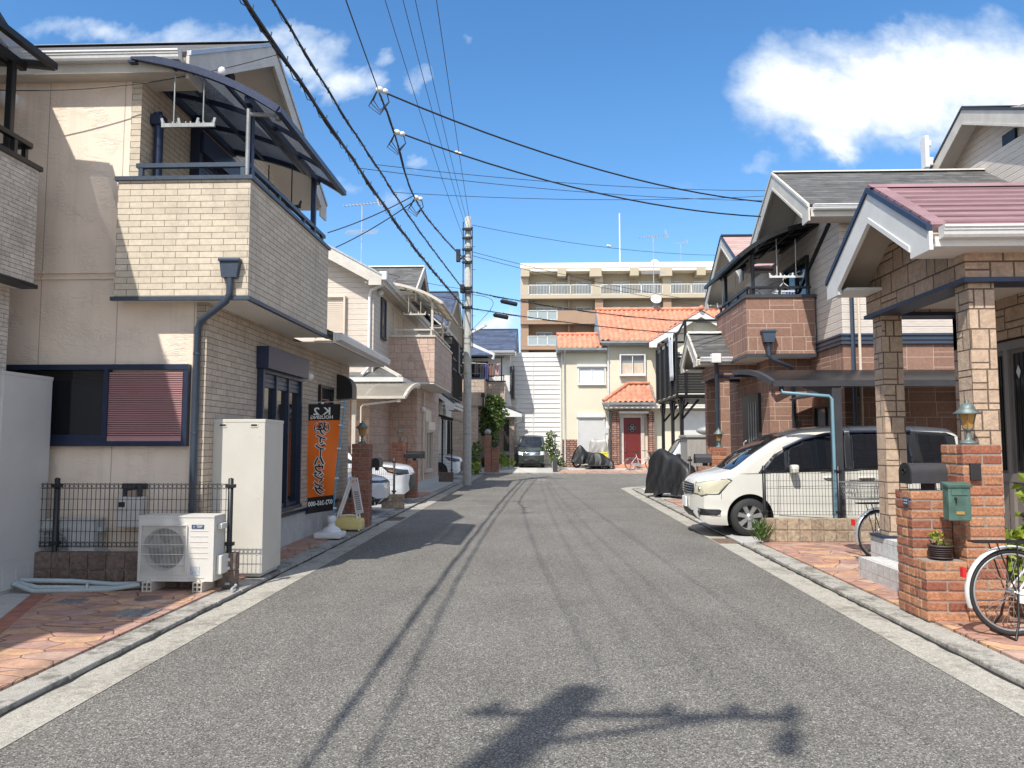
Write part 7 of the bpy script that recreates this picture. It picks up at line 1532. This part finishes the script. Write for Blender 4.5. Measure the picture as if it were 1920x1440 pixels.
for z in (6.75, 7.35, 7.5, 8.5, 9.0, 9.45, 9.8): b = MB(); b.cbox(-2.75-.16, -2.75+.16, 28.88, 28.98, z-.05, z+.05, .01); b.ball((-2.92, 28.92, z), .055, (1,1,1.2), 1); b.ball((-2.59, 28.92, z+.03), .05, (1,1,1.2), 1); b.build('clamp', 'black_metal', P1)
b = MB()
b.bar((-2.75,29.1,8.9),(-3.1,28.9,8.55),.06,.06); b.cbox(-3.18,-3.02,28.8,28.95,8.5,9.0,.02); b.build('bracket_arm', 'black_metal', P1); MB().cbox(-3.02,-2.86,28.75,29.0,7.3,7.62,.02).build('junction_box', 'black_metal', P1)
b = MB(); b.tube([(-2.93,29.0,10.1),(-2.92,29.0,5.0)], .022, 6).tube([(-2.58,29.0,9.9),(-2.56,29.0,5.2)], .018, 6); b.build('riser_cable', 'wire_black', P1)
P0 = pole('concrete utility pole behind the camera at the left kerb', -3.05, -2.6, 10.7, .19, .15)
b = MB().bar((-3.5,-2.45,9.9),(-1.55,-2.45,9.9),.075,.075).bar((-3.0,-2.45,9.2),(-2.0,-2.45,9.88),.06,.06)
for x in (-3.4,-2.35,-1.95,-1.62): b.lathe([(.03,0),(.06,.03),(.045,.10),(.065,.13),(.03,.22)], (x,-2.45,9.95), 10)
b.build('crossarm', 'dull_steel', P0); MB().lathe([(.0,0),(.07,.02),(.07,.34),(.04,.40),(0,.42)], (-1.6,-2.5,9.25), 14).bar((-1.6,-2.5,9.65),(-1.62,-2.46,9.88),.04,.04).build('switch', 'dull_steel', P0)
tl = thing('street_lamp', 'small white tube street lamp on the utility pole', 'street lamp', (-2.5, 28.9, 5.5)); MB().bar((-2.6,28.95,5.78),(-2.0,28.75,6.05),.09,.08).build('tube', 'white_plastic', tl); MB().bar((-2.75,29.0,5.6),(-2.55,28.95,5.8),.05,.05).build('bracket', 'dull_steel', tl)
def wire(label, pts, r, mt='wire_black', group='overhead wires', name='overhead_wire', sag=0., n_=14, lash=None):
    P = [Vector(p) for p in pts]
    if len(P) == 2: Q = [P[0].lerp(P[1], i/n_)-Vector((0, 0, 4*sag*(i/n_)*(1-i/n_))) for i in range(n_+1)]
    else:
        Q = []
        for i in range(len(P)-1):
            p0, p1, p2, p3 = P[max(i-1, 0)], P[i], P[i+1], P[min(i+2, len(P)-1)]
            for k in range(8):
                s = k/8; Q.append(.5*((2*p1)+(p2-p0)*s+(2*p0-5*p1+4*p2-p3)*s*s+(3*p1-p0-3*p2+p3)*s**3))
        Q.append(P[-1])
    b = MB()
    if not lash: b.tube(Q, r, 6)
    else:
        L = [0]
        for a, c in zip(Q, Q[1:]): L.append(L[-1]+(c-a).length)
        def at(d):
            for i in range(len(L)-1):
                if L[i+1] >= d: return Q[i].lerp(Q[i+1], (d-L[i])/(L[i+1]-L[i]))
            return Q[-1]
        rnd = random.Random(len(label))
        b.tube(Q, r, 6)
        for k in range(lash):
            ph = rnd.uniform(0, 6.28); m_ = int(L[-1]/.35); w_ = rnd.uniform(.6, 1.3)
            b.tube([at(L[-1]*i/m_)+Vector((math.cos(ph+i*w_)*r*1.3, 0, math.sin(ph+i*w_)*r*1.3-r*.5)) for i in range(m_+1)], r*.55, 5)
        d = .3
        while d < L[-1]:                                   # hangers and slack loops
            p = at(d); b.bar(p+Vector((-r*.5, 0, -r*2.5)), p+Vector((r*.5, 0, r*3.6)), .012, .012)
            q_ = at(min(L[-1], d+.5)); b.tube([p, p.lerp(q_, .5)-Vector((0, 0, r*4.2)), q_], r*.28, 4); d += .55
    o = b.build(name, mt); tag(o, label, 'wire', group); return o
wire('thickest black lashed cable bundle, lowest on the left, crossing the gable of the beige house', [(-3.12,-2.4,6.35),(-3.09,4.0,6.22),(-3.06,8.66,6.21),(-3.03,11.19,6.19),(-2.96,17.93,6.22),(-2.87,28.9,6.76)], .021, 'wire_black', lash=2)
wire('second black cable bundle from the left, just above the thickest one', [(-3.05,-2.4,7.1),(-3.03,4.,6.68),(-3.01,10.41,6.62),(-2.98,13.57,6.66),(-2.94,18.72,6.80),(-2.88,28.8,7.4)], .014, 'wire_black', lash=2)
wire('cable with hanging loops that feeds the service wires, ending high on the pole', [(-2.70,12.37,7.5),(-2.70,13.84,7.38),(-2.70,16.26,6.9),(-2.72,21.62,7.45),(-2.75,28.85,8.5)], .014, lash=2)
wire('thin blue-black wire ending at the first white insulator above the road', [(-2.6,-2.4,9.95),(-2.70,12.37,7.52)], .011, 'wire_blue', sag=.25)
for k, (x0_, z0_, zp) in enumerate(((-2.35, 10.1, 9.0), (-1.95, 10.12, 9.45), (-1.62, 10.12, 9.55))):
    wire(('left', 'middle', 'right')[k]+' of the three parallel wires over the road to the pole top', [(x0_,-2.45,z0_),(-2.72+.05*k,28.9,zp)], .0075, 'wire_blue', sag=.75)
wire('lone thin wire to the very top of the pole, with a white insulator on it', [(-.9,-6,10.2),(-2.70,29.0,10.25)], .009, 'wire_blue', sag=.35)
wire('higher of the two black service wires sweeping right to the brown block house', [(-2.70,12.37,7.5),(5.3,18.05,7.3)], .016, sag=.32)
wire('lower of the two black service wires sweeping right to the brown block house', [(-2.70,13.84,7.4),(5.3,18.08,6.95)], .016, sag=.32)
wire('higher short service wire to the left roof behind the beige house', [(-2.70,16.2,6.95),(-4.7,16.6,6.25)], .012, sag=.06); wire('lower short service wire to the left roof behind the beige house', [(-2.70,16.26,6.85),(-4.7,17.3,6.1)], .012, sag=.06)
for k, (a, e) in enumerate((((-2.98,13.57,6.66),(5.3,17.6,7.42)), ((-2.97,15.0,6.62),(5.3,17.8,7.36)), ((-3.0,12.5,6.2),(5.3,17.9,7.28)))):
    wire(('topmost', 'middle', 'lowest')[k]+' of three fine telephone wires reaching the gable of the brown block house', [a, e], .006, 'wire_blue', sag=.12)
wire('fine wire sagging across the stucco wall of the beige house', [(-3.07,8.6,6.15),(-6.4,8.25,5.62)], .006, sag=.16)
wire('upper black cable past the pole to the right, above the orange roof', [(-2.65,29.1,7.4),(10.5,36,7.2)], .018, sag=.35, lash=1); wire('lower black cable past the pole to the right, across the orange roof', [(-2.65,29.1,6.75),(10.5,36,6.55)], .018, sag=.25, lash=1)
wire('thin wire with white insulators from the pole top over the apartment building', [(-2.6,29.1,10.0),(14,42,12.0)], .010, 'wire_blue', sag=.55)
wire('upper of two thin wires falling right from the pole', [(-2.6,29.1,8.95),(11,37,7.95)], .010, 'wire_blue', sag=.25); wire('lower of two thin wires falling right from the pole', [(-2.6,29.1,8.8),(11,37,7.7)], .010, 'wire_blue', sag=.25)
wire('upper of two thin wires from the pole to the pink sided house roof', [(-2.85,28.9,7.45),(-6.5,22.5,7.3)], .009, sag=.15); wire('lower of two thin wires from the pole to the pink sided house roof', [(-2.85,28.9,7.0),(-6.4,22.2,6.9)], .009, sag=.15)
wire('guy wire slanting from the pole down to the end house roof', [(-2.65,29.1,7.3),(-1.9,31,7.2),(-4.2,40,6.9)], .010)
for (c, e, lab) in (((-1.48,29.72,7.13),(-.9,30.02,7.05),'larger black cable closure hanging right of the pole'), ((-1.75,29.58,6.56),(-1.25,29.84,6.50),'smaller black cable closure hanging right of the pole')):
    tag(MB().tube([c, e], .085, 12).tube([Vector(c)+Vector((-.05,-.02,.0)), c], .04, 8).build('cable_closure', 'black_plastic'), lab, 'cable closure')
for (c, lab) in (((-2.70,12.37,7.5), 'white insulator at the highest branching of the wires'), ((-2.68,13.86,7.38), 'white insulator with loops at the middle branching of the wires'), ((-2.7,16.22,6.9), 'white insulator at the lowest branching of the wires'), ((-2.30,20.5,9.55), 'small white insulator on the lone thin wire'), ((3.0,33.5,10.28), 'white insulator on the wire above the apartment roof, nearer the pole')):
    t = thing('insulator', lab, 'insulator', c, 0, 'insulators on the overhead wires', local=True); MB().ball((.03,0,0), .055, (1.2,1,1), 2).ball((.12,.03,-.02), .05, (1.2,1,1), 2).build('porcelain', 'porcelain', t)
    if 'branching' in lab:
        b = MB()
        for k in range(3): b.tube([(0,0,0),(-.08-.04*k,.05,-.16-.05*k),(.02,.12,-.30-.04*k),(.18,.08,-.18),(.14,0,0)], .010, 5)
        b.build('wire_loop', 'wire_black', t)

# ---------------------------------------------------------------- covers over motorbikes
def cover(label, loc, rz, prof, mat, seed, fold=.05, name='motorbike_cover', cat='covered motorbike', group='covered motorbikes'):
    """draped cover. prof: (along, height, half width, hem height)"""
    t = thing(name, label, cat, loc, rz, group, local=True); rnd = random.Random(seed); b = MB(); ns, nu = 44, 40; ph = [rnd.uniform(0, 6.28) for _ in range(6)]
    vs = []; x0_, x1_ = prof[0][0], prof[-1][0]
    for i in range(ns+1):
        x = lerp(x0_, x1_, i/ns); h = spl([(p[0], p[1]) for p in prof], x); w_ = spl([(p[0], p[2]) for p in prof], x); hm = spl([(p[0], p[3]) for p in prof], x)
        for j in range(nu+1):
            u = lerp(-1, 1, j/nu); a = abs(u); s = math.copysign(1, u)
            if a < .28: y, z = s*w_*.42*(a/.28), h-.05*(a/.28)**2*h
            else:
                q_ = (a-.28)/.72; y = s*w_*(.42+.58*q_**.65); z = (h*.95)*(1-q_)+hm*q_
            dn = 1-z/max(h, .1)
            f = fold*(.15+dn)*(math.sin(x*9+ph[0]+z*2.6*s+.8*math.sin(x*5+ph[4]))*.75+math.sin(x*19+ph[1]-z*4.5+1.1*math.sin(z*6+ph[5]))*.45+math.sin(x*37+z*9+ph[2])*.12)
            y += s*f*(.4+a); z += fold*.45*math.sin(x*9+ph[3]+u*5)*(1-dn*.5)
            vs.append((x, y, max(.02, z)))
    m_ = nu+1; b.add(vs, [(i*m_+j, (i+1)*m_+j, (i+1)*m_+j+1, i*m_+j+1) for i in range(ns) for j in range(nu)], True)
    b.add([vs[j] for j in range(m_)], [tuple(range(m_))]); b.add([vs[ns*m_+j] for j in range(m_)], [tuple(range(m_-1, -1, -1))])
    b.build('sheet', mat, t)
    for x in (x0_+.28, x1_-.30): o = MB().torus((x,0,.26), .21, .055, 'y', 28, 8); o.build('wheel', 'rubber', t)
    return t
cover('tall black covered motorbike at the right kerb before the drying deck', (3.30, 22.9, .05), R_(-58), [(0,1.0,.26,.12),(.10,1.22,.32,.08),(.32,1.36,.36,.08),(.60,1.34,.38,.08),(1.0,1.18,.36,.12),(1.35,1.05,.33,.10),(1.62,.92,.30,.12),(1.75,.72,.24,.16)], 'cover_black', 3, .06)
cover('black covered motorbike at the far end, left of the other covered one', (1.75, 42.4, .23), R_(10), [(0,.5,.2,.3),(.2,.95,.3,.2),(.5,1.25,.36,.2),(.9,.85,.34,.2),(1.4,.8,.3,.2),(1.8,.5,.2,.3)], 'cover_black', 5, .06)
cover('lower black covered motorbike at the far end, right of the other covered one', (2.6, 42.0, .23), R_(-8), [(0,.4,.2,.1),(.2,.75,.3,.1),(.6,.85,.34,.15),(1.0,.6,.3,.1),(1.4,.35,.25,.05)], 'cover_black', 9, .06)
cover('silver covered object standing against the white shutter of the cream house', (2.75, 43.0, .23), 0, [(0,1.35,.2,.5),(.15,1.6,.25,.3),(.6,1.55,.3,.3),(.95,1.62,.25,.3),(1.1,.9,.2,.5)], 'cover_silver', 11, .05, 'silver_cover', 'covered object', None)
t = thing('flat_trolley', 'low black trolley on the ground before the silver cover at the far end', 'trolley', (3.2, 41.6, .23)); MB().cbox(2.4,3.7,41.4,41.9,.34,.40,.015).build('deck', 'black_plastic', t); MB().lathe([(.08,0),(.08,.05)], (2.6,41.4,.31), 12, 'y').build('castor', 'rubber', t); MB().lathe([(.08,0),(.08,.05)], (3.5,41.4,.31), 12, 'y').build('castor', 'rubber', t)
tag(MB().cbox(3.30,3.75,42.35,42.7,.62,1.0,.03).cbox(3.35,3.7,42.33,42.7,1.0,1.08,.02).box(3.35,3.4,42.4,42.65,.23,.62).box(3.66,3.7,42.4,42.65,.23,.62).build('yellow_box', 'yellow_box'), 'yellow box on legs beside the covered motorbikes at the far end', 'box')
pst = thing('gate_post', 'short dark stake at the road edge in front of the small black van', 'post', (.75, 40.6, .05)); MB().cbox(.68,.92,40.5,40.7,.05,.75,.02).bar((.8,40.6,.7),(.8,40.6,2.0),.05,.05).build('stake', 'charcoal', pst)

# ---------------------------------------------------------------- plants
def leaves(b, n_, fn, size, rnd, up=.3, asp=.45):
    for _ in range(n_):
        c = Vector(fn(rnd)); d = Vector((rnd.uniform(-1, 1), rnd.uniform(-1, 1), rnd.uniform(-.6, .9)+up)).normalized(); s = size*rnd.uniform(.6, 1.35)
        a = d.orthogonal().normalized(); a.rotate(Matrix.Rotation(rnd.uniform(0, 6.28), 3, d)); e = d.cross(a)*.0+a*s*asp; nrm = d.cross(a)
        b.add([c, c+d*s*.5+e+nrm*s*.12, c+d*s, c+d*s*.5-e+nrm*s*.12], [(0, 1, 2, 3)])
def clump(cs):
    def f(r):
        x, y, z, rx, ry, rz = r.choices(cs, [c[3]*c[5] for c in cs])[0]
        while True:
            p = Vector((r.uniform(-1, 1), r.uniform(-1, 1), r.uniform(-1, 1)))
            if .35 < p.length < 1: return (x+p.x*rx, y+p.y*ry, z+p.z*rz)
    return f
def plant(name, label, loc, cs, n_, size, mat, stems, seed, cat='plant', pot=None, group=None, up=.3, asp=.45):
    t = thing(name, label, cat, loc, 0, group); rnd = random.Random(seed); b = MB(); leaves(b, n_, clump(cs), size, rnd, up, asp); b.build('leaves', mat, t)
    if stems:
        s = MB()
        for st in stems: s.tube(st, [lerp(.02, .006, i/(len(st)-1))*stems_scale for i in range(len(st))], 6)
        s.build('stem', 'bark', t)
    return t
stems_scale = 1.
plant('climbing_plant', 'green climbing plant on the block wall behind the brown gate pillar at the far left', (-2.7, 42.0, .05), [(-2.75,42.2,3.5,.55,.35,.75),(-2.35,42.2,3.7,.45,.3,.5),(-2.95,42.2,2.6,.4,.3,.8),(-2.4,42.1,2.7,.5,.3,.6),(-2.6,42.1,1.7,.35,.3,.7),(-2.0,42.2,3.1,.25,.25,.4)], 1500, .17, 'leaf_mid', [[(-2.7,42.4,.05),(-2.65,42.35,1.2),(-2.8,42.3,2.4),(-2.6,42.3,3.6)], [(-2.65,42.4,.05),(-2.5,42.3,1.6),(-2.3,42.3,3.2)]], 21)
plant('young_tree', 'thin young tree with sparse leaves beside the small black van', (.62, 42.2, .23), [(.6,42.2,1.9,.28,.25,.35),(.55,42.2,1.35,.38,.3,.35),(.75,42.2,.95,.38,.3,.3)], 380, .13, 'leaf_mid', [[(.62,42.2,.23),(.6,42.2,.9),(.55,42.2,1.6),(.62,42.2,2.15)], [(.6,42.2,.8),(.8,42.2,1.2)], [(.6,42.2,.9),(.4,42.2,1.4)]], 22, 'tree')
plant('flowering_pot', 'green and white potted plants on the ground right of the small black van', (.9, 41.5, .2), [(.85,41.5,.6,.3,.25,.3),(1.15,41.4,.5,.25,.25,.25)], 260, .10, 'leaf_mid', None, 23)
plant('garden_plant', 'leafy plants by the kerb right behind the utility pole', (-3.3, 38.6, .05), [(-3.4,38.2,.7,.35,.6,.6),(-3.2,38.9,1.2,.25,.4,.5)], 420, .14, 'leaf_mid', None, 24)
plant('garden_plant', 'yellowish low shrub in the bed behind the utility pole', (-3.1, 37.6, .05), [(-3.15,37.6,.35,.25,.4,.3)], 200, .12, 'leaf_lime', None, 25)
plant('garden_plant', 'grassy plants before the grey tiled step at the far left', (-2.2, 41.2, .05), [(-2.1,41.3,.6,.3,.3,.45),(-1.7,41.6,.45,.35,.3,.25)], 300, .22, 'leaf_lime', None, 26, up=.9, asp=.12)
plant('weed_tuft', 'tuft of weeds at the end of the tan block wall by the minivan wheel', (3.46, 12.2, .03), [(3.42,12.18,.16,.10,.10,.14)], 110, .20, 'leaf_mid', None, 27, 'weed', up=1.2, asp=.06)
def pot(label, c, r, h, mat, cs, n_, size, lm, seed, rim=True, group=None, saucer=False, stems=None):
    t = thing('flower_pot', label, 'potted plant', c, 0, group); x, y, z = c
    b = MB(); b.lathe([(0,.001),(r*.68,0),(r*.98,h*.86),(r*1.06,h*.87),(r*1.06,h),(r*.94,h),(r*.9,h*.88),(0,h*.86)], c, 26)
    for k in range(5): b.lathe([(r*(.70+.055*k)+.004, h*(.10+.15*k)), (r*(.715+.055*k)+.008, h*(.13+.15*k)), (r*(.73+.055*k)+.004, h*(.16+.15*k))], c, 26)
    if saucer: b.lathe([(r*.5,.0),(r*1.0,.012),(r*1.02,.02),(r*.7,.012)], c, 26)
    b.build('pot', mat, t); l = MB(); leaves(l, n_, clump(cs), size, random.Random(seed)); l.build('leaves', lm, t)
    if stems:
        s = MB()
        for st in stems: s.tube(st, .004, 5)
        s.build('stem', 'bark', t)
    return t
pot('dark ribbed flower pot with a seedling on the lowest tier of the orange brick pillar', (3.545, 7.03, .575), .098, .125, 'dark_pot', [(3.52,7.03,.76,.05,.05,.06),(3.56,7.03,.73,.05,.05,.04)], 34, .048, 'leaf_lime', 31, saucer=True, stems=[[(3.54,7.03,.68),(3.525,7.03,.78)]])
pot('wooden tub with lime green foliage behind the wheel of the white bicycle', (4.28, 7.25, .058), .19, .30, 'wood_tub', [(4.22,7.2,.55,.17,.15,.20),(4.35,7.25,.68,.12,.12,.15),(4.12,7.2,.42,.12,.1,.08)], 330, .075, 'leaf_lime', 32, stems=[[(4.26,7.25,.3),(4.25,7.22,.8),(4.3,7.2,1.15)]])
pot('terracotta pot behind the carrier of the white bicycle', (4.52, 7.15, .50), .15, .26, 'terra_pot', [(4.52,7.15,.9,.12,.1,.12)], 60, .06, 'leaf_mid', 33)
plant('tall_plant', 'tall thin plant with lime leaves before the grey door by the white bicycle', (4.5, 7.3, .1), [(4.47,7.25,1.15,.05,.05,.16),(4.55,7.25,.98,.05,.05,.1),(4.45,7.25,.9,.06,.05,.06)], 40, .085, 'leaf_lime', [[(4.55,7.3,.55),(4.5,7.26,.9),(4.47,7.24,1.32)]], 34)
"""end"""
